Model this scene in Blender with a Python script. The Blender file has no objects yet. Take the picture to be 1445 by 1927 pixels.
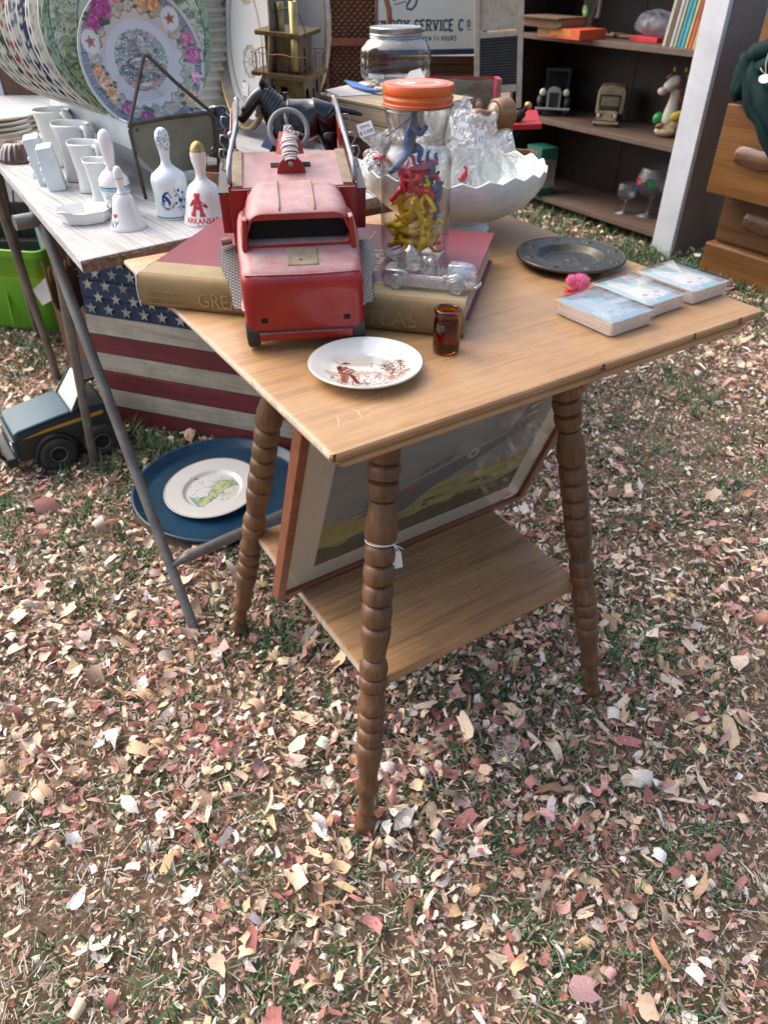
import bpy, bmesh, math, random
import numpy as np
from mathutils import Vector, Matrix, Euler
R = math.radians
PI = math.pi
rng = random.Random(7)
sc = bpy.context.scene
col = sc.collection

# ------------------------------------------------------------------ camera
cam_d = bpy.data.cameras.new('camera')
cam = bpy.data.objects.new('camera', cam_d); col.objects.link(cam)
PITCH = R(37.55)
CH = 1.08
cam.location = (0, 0, CH)
cam.rotation_euler = (PI/2 - PITCH, 0, 0)
cam_d.sensor_fit = 'VERTICAL'; cam_d.sensor_height = 24.0
cam_d.lens = 24.0*1366/1927
cam_d.clip_start = 0.02; cam_d.clip_end = 200
cam_d.dof.use_dof = True; cam_d.dof.focus_distance = 0.92; cam_d.dof.aperture_fstop = 5.6
sc.camera = cam
# ------------------------------------------------------------------ sky, sun, exposure
SUN_EL, SUN_AZ = R(48), R(-62)          # azimuth: 0 = +Y, positive towards +X
w = bpy.data.worlds.new('World'); sc.world = w; w.use_nodes = True
nt = w.node_tree; nt.nodes.clear()
sky = nt.nodes.new('ShaderNodeTexSky'); sky.sky_type = 'NISHITA'; sky.sun_disc = False
sky.sun_elevation = SUN_EL; sky.sun_rotation = SUN_AZ; sky.dust_density = 6.0; sky.ozone_density = 1.0; sky.air_density = 1.0
bgn = nt.nodes.new('ShaderNodeBackground'); bgn.inputs[1].default_value = 0.15
wo = nt.nodes.new('ShaderNodeOutputWorld')
nt.links.new(sky.outputs[0], bgn.inputs[0]); nt.links.new(bgn.outputs[0], wo.inputs[0])
sd = bpy.data.lights.new('sun', 'SUN'); sd.energy = 1.3; sd.angle = R(100); sd.color = (1.0, 0.985, 0.965)
sun = bpy.data.objects.new('sun', sd); col.objects.link(sun)
sdir = Vector((math.sin(SUN_AZ)*math.cos(SUN_EL), math.cos(SUN_AZ)*math.cos(SUN_EL), math.sin(SUN_EL)))
sun.rotation_euler = sdir.to_track_quat('Z', 'Y').to_euler(); sun.location = (-3, 1, 4)
sc.view_settings.view_transform = 'Standard'; sc.view_settings.look = 'None'
sc.view_settings.exposure = 0.92; sc.view_settings.gamma = 1.0
sc.view_settings.use_curve_mapping = False
sc.cycles.use_denoising = True
sc.cycles.max_bounces = 10; sc.cycles.transparent_max_bounces = 24; sc.cycles.transmission_bounces = 8
sc.cycles.glossy_bounces = 4; sc.cycles.diffuse_bounces = 4; sc.cycles.caustics_reflective = False

# ------------------------------------------------------------------ photograph rays -> world points on real surfaces
def ray(px, py):
    fw = np.array([0, math.cos(PITCH), -math.sin(PITCH)]); up = np.array([0, math.sin(PITCH), math.cos(PITCH)])
    return fw*1366 + np.array([1., 0, 0])*(px-722.5) - up*(py-963.5)
def onz(px, py, z):
    d = ray(px, py); p = np.array([0, 0, CH]) + d*(z-CH)/d[2]; return Vector(p)
def onpl(px, py, P0, n):
    d = ray(px, py); n = np.array(n, float); C = np.array([0, 0, CH]); return Vector(C + d*(n@(np.array(P0, float)-C))/(n@d))

# ------------------------------------------------------------------ mesh building
class MB:
    def __init__(s): s.v = []; s.f = []; s.mi = []; s.M = Matrix.Identity(4); s.k = 0; s.uv = None
    def at(s, M): s.M = M; return s
    def add(s, vs, fs):
        b = len(s.v); M = s.M
        s.v.extend((M @ Vector(v))[:] for v in vs)
        s.f.extend(tuple(i+b for i in f) for f in fs); s.mi.extend([s.k]*len(fs)); return s
    def box(s, c, d, rot=None, taper=1.0):
        x, y, z = d[0]/2, d[1]/2, d[2]/2; t = taper
        vs = [(-x,-y,-z),(x,-y,-z),(x,y,-z),(-x,y,-z),(-x*t,-y*t,z),(x*t,-y*t,z),(x*t,y*t,z),(-x*t,y*t,z)]
        Rm = rot.to_matrix() if rot is not None else Matrix.Identity(3)
        c = Vector(c); vs = [c + Rm @ Vector(v) for v in vs]
        return s.add(vs, [(3,2,1,0),(4,5,6,7),(0,1,5,4),(1,2,6,5),(2,3,7,6),(3,0,4,7)])
    def hexa(s, p):  # 8 corners: bottom 4 ccw, top 4 ccw
        return s.add(p, [(3,2,1,0),(4,5,6,7),(0,1,5,4),(1,2,6,5),(2,3,7,6),(3,0,4,7)])
    def lathe(s, prof, n=32, sx=1.0, sy=1.0, wob=None):
        vs = []; fs = []; idx = []
        for (r, z) in prof:
            if r <= 1e-7: idx.append([len(vs)]); vs.append((0, 0, z))
            else:
                a = []
                for k in range(n):
                    t = 2*PI*k/n; q = r*(1+(wob(t, z) if wob else 0)); a.append(len(vs)); vs.append((q*math.cos(t)*sx, q*math.sin(t)*sy, z))
                idx.append(a)
        for a, b in zip(idx, idx[1:]):
            if len(a) == 1 and len(b) == 1: continue
            for k in range(n):
                k2 = (k+1) % n
                if len(a) == 1: fs.append((a[0], b[k2], b[k]))
                elif len(b) == 1: fs.append((a[k], a[k2], b[0]))
                else: fs.append((a[k], a[k2], b[k2], b[k]))
        return s.add(vs, fs)
    def cyl(s, p, q, r0, r1=None, n=12, cap=True):
        r1 = r0 if r1 is None else r1; p = Vector(p); q = Vector(q); L = (q-p).length
        if L < 1e-9: return s
        M0 = s.M; s.M = M0 @ Matrix.Translation(p) @ (q-p).to_track_quat('Z', 'Y').to_matrix().to_4x4()
        s.lathe(([(0, 0)] if cap else []) + [(r0, 0), (r1, L)] + ([(0, L)] if cap else []), n); s.M = M0; return s
    def tube(s, pts, r, n=8, closed=False, cap=True):
        pts = [Vector(p) for p in pts]; m = len(pts); rad = r if isinstance(r, (list, tuple)) else [r]*m
        vs = []; fs = []; nrm = None
        for i, p in enumerate(pts):
            a = pts[(i-1) % m] if (closed or i > 0) else p; b = pts[(i+1) % m] if (closed or i < m-1) else p
            t = (b-a).normalized() if (b-a).length > 1e-9 else Vector((0, 0, 1))
            if nrm is None:
                nrm = t.orthogonal().normalized()
            nrm = (nrm - t*nrm.dot(t))
            nrm = nrm.normalized() if nrm.length > 1e-6 else t.orthogonal().normalized()
            bi = t.cross(nrm)
            for k in range(n):
                th = 2*PI*k/n; vs.append(p + (nrm*math.cos(th) + bi*math.sin(th))*rad[i])
        for i in range(m if closed else m-1):
            j = (i+1) % m
            for k in range(n): fs.append((i*n+k, i*n+(k+1) % n, j*n+(k+1) % n, j*n+k))
        if cap and not closed: fs.append(tuple(range(n-1, -1, -1))); fs.append(tuple((m-1)*n+k for k in range(n)))
        return s.add(vs, fs)
    def ell(s, c, r, rot=None, nu=12, nv=8):
        M0 = s.M; Rm = (rot.to_matrix().to_4x4() if rot is not None else Matrix.Identity(4))
        s.M = M0 @ Matrix.Translation(c) @ Rm @ Matrix.Diagonal((r[0], r[1], r[2], 1))
        s.lathe([(math.sin(PI*i/nv) if 0 < i < nv else 0, -math.cos(PI*i/nv)) for i in range(nv+1)], nu); s.M = M0; return s
    def grid(s, fn, nu, nv):
        vs = [fn(i/nu, j/nv) for j in range(nv+1) for i in range(nu+1)]
        fs = [(j*(nu+1)+i, j*(nu+1)+i+1, (j+1)*(nu+1)+i+1, (j+1)*(nu+1)+i) for j in range(nv) for i in range(nu)]
        return s.add(vs, fs)
    def prism(s, poly, z0, z1):
        n = len(poly); vs = [(x, y, z0) for x, y in poly] + [(x, y, z1) for x, y in poly]
        return s.add(vs, [tuple(range(n-1, -1, -1)), tuple(range(n, 2*n))] + [(i, (i+1) % n, n+(i+1) % n, n+i) for i in range(n)])
    def loft(s, rings, cap=True):
        n = len(rings[0]); vs = [p for r in rings for p in r]; fs = []
        for i in range(len(rings)-1):
            for k in range(n): fs.append((i*n+k, i*n+(k+1) % n, (i+1)*n+(k+1) % n, (i+1)*n+k))
        if cap: fs.append(tuple(range(n-1, -1, -1))); fs.append(tuple((len(rings)-1)*n+k for k in range(n)))
        return s.add(vs, fs)
    def text(s, txt, size, P, bold=0.0, shear=0.0, sx=1.0, align='CENTER'):
        vs, fs = text_geo(txt, size, bold, shear, sx, align)
        return s.add([P(x, y) for x, y in vs], fs)
    def ribbon(s, pts, wd, P, closed=False):
        m = len(pts); vs = []; fs = []
        for i, p in enumerate(pts):
            a = pts[(i-1) % m] if (closed or i > 0) else p; b = pts[(i+1) % m] if (closed or i < m-1) else p
            dx, dy = b[0]-a[0], b[1]-a[1]; L = math.hypot(dx, dy) or 1; nx, ny = -dy/L, dx/L
            ww = (wd[i] if isinstance(wd, (list, tuple)) else wd)/2
            vs += [P(p[0]+nx*ww, p[1]+ny*ww), P(p[0]-nx*ww, p[1]-ny*ww)]
        for i in range(m if closed else m-1):
            j = (i+1) % m; fs.append((2*i+1, 2*j+1, 2*j, 2*i))
        return s.add(vs, fs)
    def build(s, name, mats, parent=None, smooth=False, bevel=0, angle=None, recalc=False):
        me = bpy.data.meshes.new(name); me.from_pydata([tuple(v) for v in s.v], [], s.f)
        if not isinstance(mats, (list, tuple)): mats = [mats]
        for m in mats: me.materials.append(m)
        if len(mats) > 1: me.polygons.foreach_set('material_index', s.mi)
        if recalc:
            b = bmesh.new(); b.from_mesh(me); bmesh.ops.remove_doubles(b, verts=b.verts, dist=1e-6); bmesh.ops.recalc_face_normals(b, faces=b.faces); b.to_mesh(me); b.free()
        me.update()
        if smooth or angle is not None:
            me.polygons.foreach_set('use_smooth', [True]*len(me.polygons))
            if angle is not None:
                try: me.set_sharp_from_angle(angle=R(angle))
                except Exception: pass
        o = bpy.data.objects.new(name, me); col.objects.link(o)
        if parent is not None: o.parent = parent
        if bevel:
            md = o.modifiers.new('bevel', 'BEVEL'); md.width = bevel; md.segments = 2; md.limit_method = 'ANGLE'; md.angle_limit = R(40)
        return o

_tc = {}
def text_geo(txt, size, bold, shear, sx, align):
    key = (txt, bold, shear, align)
    if key not in _tc:
        cu = bpy.data.curves.new('t', 'FONT'); cu.body = txt; cu.size = 1.0; cu.offset = bold; cu.shear = shear
        cu.align_x = align; cu.align_y = 'CENTER'; cu.resolution_u = 3
        ob = bpy.data.objects.new('t', cu); col.objects.link(ob)
        bpy.context.view_layer.update()
        me = ob.to_mesh(); vs = [(v.co.x, v.co.y) for v in me.vertices]; fs = [tuple(p.vertices) for p in me.polygons]
        ob.to_mesh_clear(); bpy.data.objects.remove(ob); bpy.data.curves.remove(cu); _tc[key] = (vs, fs)
    vs, fs = _tc[key]
    return [(x*size*sx, y*size) for x, y in vs], fs

def tag(o, label=None, cat=None, group=None, kind=None):
    if label: o['label'] = label
    if cat: o['category'] = cat
    if group: o['group'] = group
    if kind: o['kind'] = kind
    return o
def thing(name, label, cat, loc=(0, 0, 0), rz=0, group=None, rot=None, scale=1):
    o = bpy.data.objects.new(name, None); col.objects.link(o); o.empty_display_size = 0.02
    o.location = loc; o.rotation_euler = rot if rot is not None else (0, 0, rz); o.scale = (scale,)*3
    return tag(o, label, cat, group)
def copy_tree(o, parent=None, label=None):
    c = o.copy(); col.objects.link(c); c.parent = parent
    if label: c['label'] = label
    for ch in list(o.children): copy_tree(ch, c)
    return c
def lookat(P, axis_x=None, normal=None):   # frame matrix from origin, x axis, normal(z)
    z = Vector(normal).normalized(); x = Vector(axis_x); x = (x - z*x.dot(z)).normalized(); y = z.cross(x)
    M = Matrix((x, y, z)).transposed().to_4x4(); M.translation = Vector(P); return M

# ------------------------------------------------------------------ materials
def nmat(name):
    m = bpy.data.materials.new(name); m.use_nodes = True; t = m.node_tree; return m, t, t.nodes['Principled BSDF']
def N(t, kind, **kw):
    n = t.nodes.new(kind)
    for k, v in kw.items():
        if k in n.inputs: n.inputs[k].default_value = v
        else: setattr(n, k, v)
    return n
def rgba(c): return (c[0], c[1], c[2], 1.0)
def coords(t, scale=(1, 1, 1), rot=(0, 0, 0), kind='Object', rnd=False):
    tc = N(t, 'ShaderNodeTexCoord'); mp = N(t, 'ShaderNodeMapping'); mp.inputs['Scale'].default_value = scale; mp.inputs['Rotation'].default_value = rot
    t.links.new(tc.outputs[kind], mp.inputs[0])
    if rnd:
        oi = N(t, 'ShaderNodeObjectInfo'); ml = N(t, 'ShaderNodeMath', operation='MULTIPLY'); ml.inputs[1].default_value = 37.0
        t.links.new(oi.outputs['Random'], ml.inputs[0]); t.links.new(ml.outputs[0], mp.inputs['Location'])
    return mp.outputs[0]
def ramp(t, src, stops):
    r = N(t, 'ShaderNodeValToRGB'); e = r.color_ramp.elements
    while len(e) > 1: e.remove(e[-1])
    e[0].position = stops[0][0]; e[0].color = rgba(stops[0][1])
    for p, c in stops[1:]: q = e.new(p); q.color = rgba(c)
    t.links.new(src, r.inputs[0]); return r.outputs[0]
def mixc(t, fac, a, b, mode='MIX'):
    m = N(t, 'ShaderNodeMix', data_type='RGBA', blend_type=mode)
    for sock, v in ((m.inputs[0], fac), (m.inputs[6], a), (m.inputs[7], b)):
        if isinstance(v, (int, float)): sock.default_value = v
        elif isinstance(v, (tuple, list)): sock.default_value = rgba(v)
        else: t.links.new(v, sock)
    return m.outputs[2]
def noise(t, vec, scale, detail=4, rough=0.55, dist=0.0):
    n = N(t, 'ShaderNodeTexNoise', Scale=scale, Detail=detail, Roughness=rough, Distortion=dist); t.links.new(vec, n.inputs['Vector']); return n.outputs[0]
def bump(t, b, h, strength=0.3, dist=0.001):
    n = N(t, 'ShaderNodeBump', Strength=strength, Distance=dist); t.links.new(h, n.inputs['Height']); t.links.new(n.outputs[0], b.inputs['Normal'])

def plain(name, c, rough=0.5, metal=0.0, var=0.12, scale=30, bmp=0.0, spec=0.5, coat=0.0, dirt=None, dirt_amt=0.5, sss=0, sheen=0, bdist=0.0006, bscale=None):
    m, t, b = nmat(name); v = coords(t, rnd=True)
    n = noise(t, v, scale)
    lo = tuple(x*(1-var) for x in c); hi = tuple(min(1, x*(1+var)) for x in c)
    cc = ramp(t, n, [(0.3, lo), (0.7, hi)])
    if dirt:
        n2 = noise(t, v, scale*0.35, 8, 0.7); f = ramp(t, n2, [(0.5, (0, 0, 0)), (0.72, (dirt_amt,)*3)]); cc = mixc(t, f, cc, dirt)
    t.links.new(cc, b.inputs['Base Color']); b.inputs['Roughness'].default_value = rough; b.inputs['Metallic'].default_value = metal
    b.inputs['Specular IOR Level'].default_value = spec; b.inputs['Coat Weight'].default_value = coat; b.inputs['Coat Roughness'].default_value = 0.08
    if sheen: b.inputs['Sheen Weight'].default_value = sheen
    if sss: b.inputs['Subsurface Weight'].default_value = sss; b.inputs['Subsurface Scale'].default_value = 0.01
    if bmp: bump(t, b, noise(t, v, bscale or scale*4, 6), bmp, bdist)
    return m
def wood(name, dark, mid, light, axis=0, scale=1.0, rough=0.45, streak=1.0, wear=None, wear_amt=0.6, rings=True, bmp=0.25, coat=0.0, gap=None):
    m, t, b = nmat(name)
    s1 = [26*scale]*3; s1[axis] = 2.2*scale; s2 = [250*scale]*3; s2[axis] = 6*scale
    v1 = coords(t, s1, rnd=True); v2 = coords(t, s2, rnd=True)
    n1 = noise(t, v1, 1.0, 5, 0.6, 1.2); n2 = noise(t, v2, 1.0, 3, 0.7)
    c1 = ramp(t, n1, [(0.25, dark), (0.5, mid), (0.78, light)])
    f2 = ramp(t, n2, [(0.34, (0.46,)*3), (0.54, (1, 1, 1))])
    cc = mixc(t, 0.75*streak, c1, f2, 'MULTIPLY')
    if wear:
        n3 = noise(t, coords(t, (14, 14, 14), rnd=True), 1.0, 9, 0.72); f = ramp(t, n3, [(0.42, (0, 0, 0)), (0.62, (wear_amt,)*3)]); cc = mixc(t, f, cc, wear)
    t.links.new(cc, b.inputs['Base Color']); b.inputs['Roughness'].default_value = rough; b.inputs['Coat Weight'].default_value = coat; b.inputs['Coat Roughness'].default_value = 0.25
    bump(t, b, n2, bmp, 0.0006); return m
def vcol(name, rough=0.3, coat=0.0, spec=0.5, bmp=0.0, metal=0):
    m, t, b = nmat(name); a = N(t, 'ShaderNodeVertexColor'); a.layer_name = 'Col'
    t.links.new(a.outputs[0], b.inputs['Base Color']); b.inputs['Roughness'].default_value = rough; b.inputs['Coat Weight'].default_value = coat; b.inputs['Coat Roughness'].default_value = 0.05
    b.inputs['Specular IOR Level'].default_value = spec; b.inputs['Metallic'].default_value = metal
    if bmp: bump(t, b, noise(t, coords(t), 400, 4), bmp, 0.0004)
    return m
def glass(name, c=(1, 1, 1), rough=0.0, ior=1.45):
    m, t, b = nmat(name); b.inputs['Base Color'].default_value = rgba(c); b.inputs['Roughness'].default_value = rough
    b.inputs['Transmission Weight'].default_value = 1.0; b.inputs['IOR'].default_value = ior
    n = noise(t, coords(t), 60, 2); bump(t, b, n, 0.15, 0.0006); return m
def film(name, tint=(0.95, 0.96, 0.97), gloss=0.25, crinkle=0.5, scale=90, haze=0.06, hazec=(.9, .92, .95), dist=0.004):
    # thin clear sheet: transparent body, mirror-like skin with crumple relief, a little milky scatter
    m, t, b = nmat(name); t.nodes.remove(b); out = t.nodes['Material Output']
    tr = N(t, 'ShaderNodeBsdfTransparent', Color=rgba(tint)); gl = N(t, 'ShaderNodeBsdfGlossy', Roughness=0.06); df = N(t, 'ShaderNodeBsdfDiffuse', Color=rgba(hazec))
    fr = N(t, 'ShaderNodeLayerWeight', Blend=0.5); pw = N(t, 'ShaderNodeMath', operation='POWER'); pw.inputs[1].default_value = 4.0; t.links.new(fr.outputs['Facing'], pw.inputs[0])
    ad = N(t, 'ShaderNodeMath', operation='MULTIPLY_ADD'); ad.inputs[1].default_value = 0.9; ad.inputs[2].default_value = 0.035+gloss*0.12
    m1 = N(t, 'ShaderNodeMixShader'); m2 = N(t, 'ShaderNodeMixShader'); m1.inputs[0].default_value = haze
    n = noise(t, coords(t, rnd=True), scale, 5, 0.6, 0.8); bp = N(t, 'ShaderNodeBump', Strength=crinkle, Distance=dist); t.links.new(n, bp.inputs['Height'])
    t.links.new(bp.outputs[0], gl.inputs['Normal']); t.links.new(bp.outputs[0], fr.inputs['Normal'])
    t.links.new(pw.outputs[0], ad.inputs[0]); t.links.new(tr.outputs[0], m1.inputs[1]); t.links.new(df.outputs[0], m1.inputs[2])
    t.links.new(ad.outputs[0], m2.inputs[0]); t.links.new(m1.outputs[0], m2.inputs[1]); t.links.new(gl.outputs[0], m2.inputs[2]); t.links.new(m2.outputs[0], out.inputs[0])
    return m
# smooth value noise for painting colours on geometry
_ng = np.random.RandomState(3).rand(64, 64)
def vn(x, y, s=1.0, seed=0):
    x = np.asarray(x)*s + seed*7.31; y = np.asarray(y)*s + seed*3.77; xi = np.floor(x).astype(int); yi = np.floor(y).astype(int); fx = x-xi; fy = y-yi
    fx = fx*fx*(3-2*fx); fy = fy*fy*(3-2*fy); g = lambda a, b: _ng[a % 64, b % 64]
    return (g(xi, yi)*(1-fx)+g(xi+1, yi)*fx)*(1-fy)+(g(xi, yi+1)*(1-fx)+g(xi+1, yi+1)*fx)*fy
def fbm(x, y, s, seed=0): return (vn(x, y, s, seed)*.5+vn(x, y, s*2.1, seed+1)*.3+vn(x, y, s*4.3, seed+2)*.2)
class Paint:
    def __init__(s, x, y, base): s.x = x; s.y = y; s.c = np.tile(np.array(base, float), (len(x), 1))
    def put(s, mask, c): mk = np.clip(np.asarray(mask, float), 0, 1)[:, None]; s.c = s.c*(1-mk)+np.array(c, float)[None, :]*mk
    def disc(s, cx, cy, r, c, rx=1, ry=1, soft=.15):
        d = np.hypot((s.x-cx)/rx, (s.y-cy)/ry)/r; s.put((1-d)/soft+.5, c)
    def ring(s, cx, cy, r, w, c): d = np.abs(np.hypot(s.x-cx, s.y-cy)-r); s.put((w/2-d)/(w*.3)+.5, c)
    def line(s, pts, w, c):
        for (ax, ay), (bx, by) in zip(pts, pts[1:]):
            dx, dy = bx-ax, by-ay; L2 = dx*dx+dy*dy+1e-12; t = np.clip(((s.x-ax)*dx+(s.y-ay)*dy)/L2, 0, 1)
            d = np.hypot(s.x-ax-t*dx, s.y-ay-t*dy); s.put((w/2-d)/(w*.35)+.5, c)
    def poly(s, pts, c, soft=0):
        inside = np.zeros(len(s.x), bool); n = len(pts)
        for i in range(n):
            (x1, y1), (x2, y2) = pts[i], pts[(i+1) % n]
            cnd = ((y1 > s.y) != (y2 > s.y)) & (s.x < (x2-x1)*(s.y-y1)/((y2-y1) or 1e-9)+x1); inside ^= cnd
        s.put(inside, c)
def setcol(o, c):
    me = o.data; a = me.color_attributes.new('Col', 'FLOAT_COLOR', 'POINT'); c4 = np.ones((len(me.vertices), 4), np.float32); c4[:, :3] = c; a.data.foreach_set('color', c4.ravel())
def xyz(o):
    a = np.empty(len(o.data.vertices)*3, np.float32); o.data.vertices.foreach_get('co', a); return a.reshape(-1, 3).astype(float)
def skin(name, vs, es, mat, parent=None, sub=1, root=0):
    me = bpy.data.meshes.new(name); me.from_pydata([v[:3] for v in vs], es, []); me.materials.append(mat)
    o = bpy.data.objects.new(name, me); col.objects.link(o)
    if parent is not None: o.parent = parent
    sk = o.modifiers.new('skin', 'SKIN'); sk.use_smooth_shade = True
    if not me.skin_vertices: me.attributes.new('skin', 'SKIN', 'POINT') if False else None
    d = me.skin_vertices[0].data
    for i, v in enumerate(vs):
        rr = v[3]; d[i].radius = (rr, rr) if not isinstance(rr, tuple) else rr
        d[i].use_root = (i == root)
    if sub: s2 = o.modifiers.new('sub', 'SUBSURF'); s2.levels = sub; s2.render_levels = sub
    return o

# ------------------------------------------------------------------ ground
def ground_mat():
    m, t, b = nmat('litter_soil'); v = coords(t)
    n1 = noise(t, v, 170, 8, 0.75, 1.5); n2 = noise(t, v, 2.2, 4, 0.6); n3 = noise(t, v, 60, 6, 0.7, 2.0)
    c1 = ramp(t, n1, [(0.3, (0.055, 0.040, 0.026)), (0.44, (0.20, 0.15, 0.10)), (0.58, (0.36, 0.27, 0.18)), (0.68, (0.56, 0.46, 0.35))])
    c2 = ramp(t, n3, [(0.35, (0.10, 0.05, 0.035)), (0.55, (0.22, 0.15, 0.09)), (0.7, (0.34, 0.21, 0.17))])
    c = mixc(t, 0.45, c1, c2)
    f = ramp(t, n2, [(0.52, (0, 0, 0)), (0.68, (0.55,)*3)]); c = mixc(t, f, c, (0.05, 0.085, 0.022))
    t.links.new(c, b.inputs['Base Color']); b.inputs['Roughness'].default_value = 0.95; b.inputs['Specular IOR Level'].default_value = 0.15
    bump(t, b, n1, 0.9, 0.006); return m
mb = MB()
def gz(x, y): return -0.004 - 0.006*float(fbm(np.array([x]), np.array([y]), 3.0, 5)[0])
mb.grid(lambda u, v: (-4+8*u, -1+8*v, gz(-4+8*u, -1+8*v)), 80, 80)
for (x0, x1, y0, y1) in ((-60, -4, -60, 60), (4, 60, -60, 60), (-4, 4, -60, -1), (-4, 4, 7, 60)):
    mb.grid(lambda u, v, a=(x0, x1, y0, y1): (a[0]+(a[1]-a[0])*u, a[2]+(a[3]-a[2])*v, -0.008), 4, 4)
g = mb.build('ground', ground_mat(), smooth=True); tag(g, kind='structure')
g['label'] = 'soil and litter ground of the tent floor'

def vis_x(y): return 0.42*y + 0.35
def grain_mat():
    m, t, b = nmat('shaving'); a = N(t, 'ShaderNodeVertexColor'); a.layer_name = 'Col'
    uv = N(t, 'ShaderNodeUVMap'); mp = N(t, 'ShaderNodeMapping'); mp.inputs['Scale'].default_value = (3.4, .35, 1); t.links.new(uv.outputs[0], mp.inputs[0])
    n = noise(t, mp.outputs[0], 3.0, 4, 0.7); f = ramp(t, n, [(0.36, (0.50, 0.44, 0.38)), (0.56, (1, 1, 1))])
    c = mixc(t, 0.8, a.outputs[0], f, 'MULTIPLY'); t.links.new(c, b.inputs['Base Color']); b.inputs['Roughness'].default_value = 0.75; b.inputs['Specular IOR Level'].default_value = 0.25
    bump(t, b, n, 0.5, 0.0008); return m
M_chip = grain_mat()
nr = np.random.RandomState(11)
PAL = np.array([(.72,.62,.46),(.66,.54,.37),(.56,.43,.28),(.80,.77,.70),(.50,.35,.21),(.38,.17,.15),(.44,.23,.20),(.54,.34,.32),(.30,.12,.10),(.42,.24,.15),(.22,.14,.09),(.60,.51,.41),(.76,.70,.60)])
PW = np.array([.13,.13,.11,.10,.08,.07,.08,.085,.05,.045,.05,.08,.07]); PW /= PW.sum()
def sample_xy(n, y0, y1, power, keep):
    X = []; Yv = []; c = 0
    while c < n:
        u = nr.rand(n); y = (y0**power + u*(y1**power-y0**power))**(1/power); x = (nr.rand(n)*2-1)*(vis_x(y)+0.2)
        k = nr.rand(n) < keep(x, y); X.append(x[k]); Yv.append(y[k]); c += k.sum()
    X = np.concatenate(X)[:n]; Yv = np.concatenate(Yv)[:n]; k = (np.hypot((X+.398)/1.04, Yv-1.468) > .214) | (nr.rand(len(X)) < .0015)
    return X[k], Yv[k]
def strips(name, label, x, y, L, Wd, seg, cols, z0, tilt, curl, shape, jag, mat, yaw=None, kind='stuff', nw=3):
    # every piece is a (seg+1) x 3 sheet, bent along its length
    n = len(x); s = np.linspace(-1, 1, seg+1); wv = np.linspace(-1, 1, nw)
    prof = np.stack([1-0.15*s**2, 1-0.75*np.abs(s)**2.2, np.interp(s, [-1, 1], [1, .55]), 0.6+0.4*np.cos(s*1.3)], 0)[shape]
    S = np.broadcast_to(s[None, :, None], (n, seg+1, nw)).copy(); Wc = wv[None, None, :]*prof[:, :, None]
    ends = np.zeros((n, seg+1, nw)); ends[:, 0] = nr.randn(n, nw)*jag; ends[:, -1] = nr.randn(n, nw)*jag; S = S+ends
    Wc = Wc*(1+nr.randn(n, seg+1, nw)*0.12)
    k = curl[:, None, None]; ang = S*k; rad = 1/np.where(np.abs(k) < .05, .05, k)
    lx = np.sin(ang)*rad*L[:, None, None]/2; lz = (1-np.cos(ang))*rad*L[:, None, None]/2
    cw = (nr.randn(n)*0.25)[:, None, None]; lz = lz + cw*(Wc**2)*Wd[:, None, None]/2
    ly = Wc*Wd[:, None, None]/2
    P = np.stack([lx, ly, lz+0*ly], -1).reshape(n, -1, 3)
    ya = nr.rand(n)*2*PI if yaw is None else yaw; ta = nr.randn(n)*tilt; tb = nr.randn(n)*tilt
    def rot(P, a, i, j):
        c, s_ = np.cos(a)[:, None], np.sin(a)[:, None]; q = P.copy(); q[..., i] = P[..., i]*c-P[..., j]*s_; q[..., j] = P[..., i]*s_+P[..., j]*c; return q
    flip = nr.rand(n) < .4; P[flip, :, 2] *= -1
    P = rot(P, ta, 0, 2); P = rot(P, tb, 1, 2); P = rot(P, ya, 0, 1)
    P[..., 2] -= P[..., 2].min(axis=1, keepdims=True)*0.85; P[..., 0] += x[:, None]; P[..., 1] += y[:, None]; P[..., 2] += z0[:, None]
    nv = (seg+1)*nw; idx = []
    for i in range(seg):
        for j in range(nw-1): idx.append((i*nw+j, (i+1)*nw+j, (i+1)*nw+j+1, i*nw+j+1))
    F = (np.arange(n)[:, None, None]*nv + np.array(idx)[None]).reshape(-1, 4)
    me = bpy.data.meshes.new(name); me.vertices.add(n*nv); me.vertices.foreach_set('co', P.astype(np.float32).ravel())
    me.loops.add(F.size); me.loops.foreach_set('vertex_index', F.astype(np.int32).ravel()); me.polygons.add(len(F)); me.polygons.foreach_set('loop_start', np.arange(0, F.size, 4, dtype=np.int32))
    me.materials.append(mat)
    a = me.color_attributes.new('Col', 'FLOAT_COLOR', 'POINT'); C4 = np.ones((n, nv, 4), np.float32); C4[..., :3] = cols[:, None, :]; a.data.foreach_set('color', C4.ravel())
    U = np.stack([Wc*Wd[:, None, None]*60+nr.rand(n)[:, None, None]*50, S*L[:, None, None]*60+nr.rand(n)[:, None, None]*50+0*Wc], -1).reshape(-1, 2)
    uvl = me.uv_layers.new(name='UVMap'); uvl.data.foreach_set('uv', U[F.ravel()].astype(np.float32).ravel())
    me.update(); me.validate(); me.polygons.foreach_set('use_smooth', np.ones(len(F), bool))
    o = bpy.data.objects.new(name, me); col.objects.link(o); tag(o, label, None, None, kind); return o
def chipcol(n, k=0.10):
    c = PAL[nr.choice(len(PAL), n, p=PW)]*(1+nr.randn(n, 1)*k)*np.array([1.05, .985, 1.0]); return np.clip(c*(1+nr.randn(n, 3)*0.03), 0.02, .9)
def dens(x, y):
    d = fbm(x, y, 2.6, 9); c = np.exp(-((x-0.08)**2/0.40+(y-0.85)**2/0.45)); f = np.clip((y-.35)/.25, .25, 1); return np.clip((0.10+1.9*(d-.40)*1.6+0.75*c)*f+.10, .05, 1)
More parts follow.
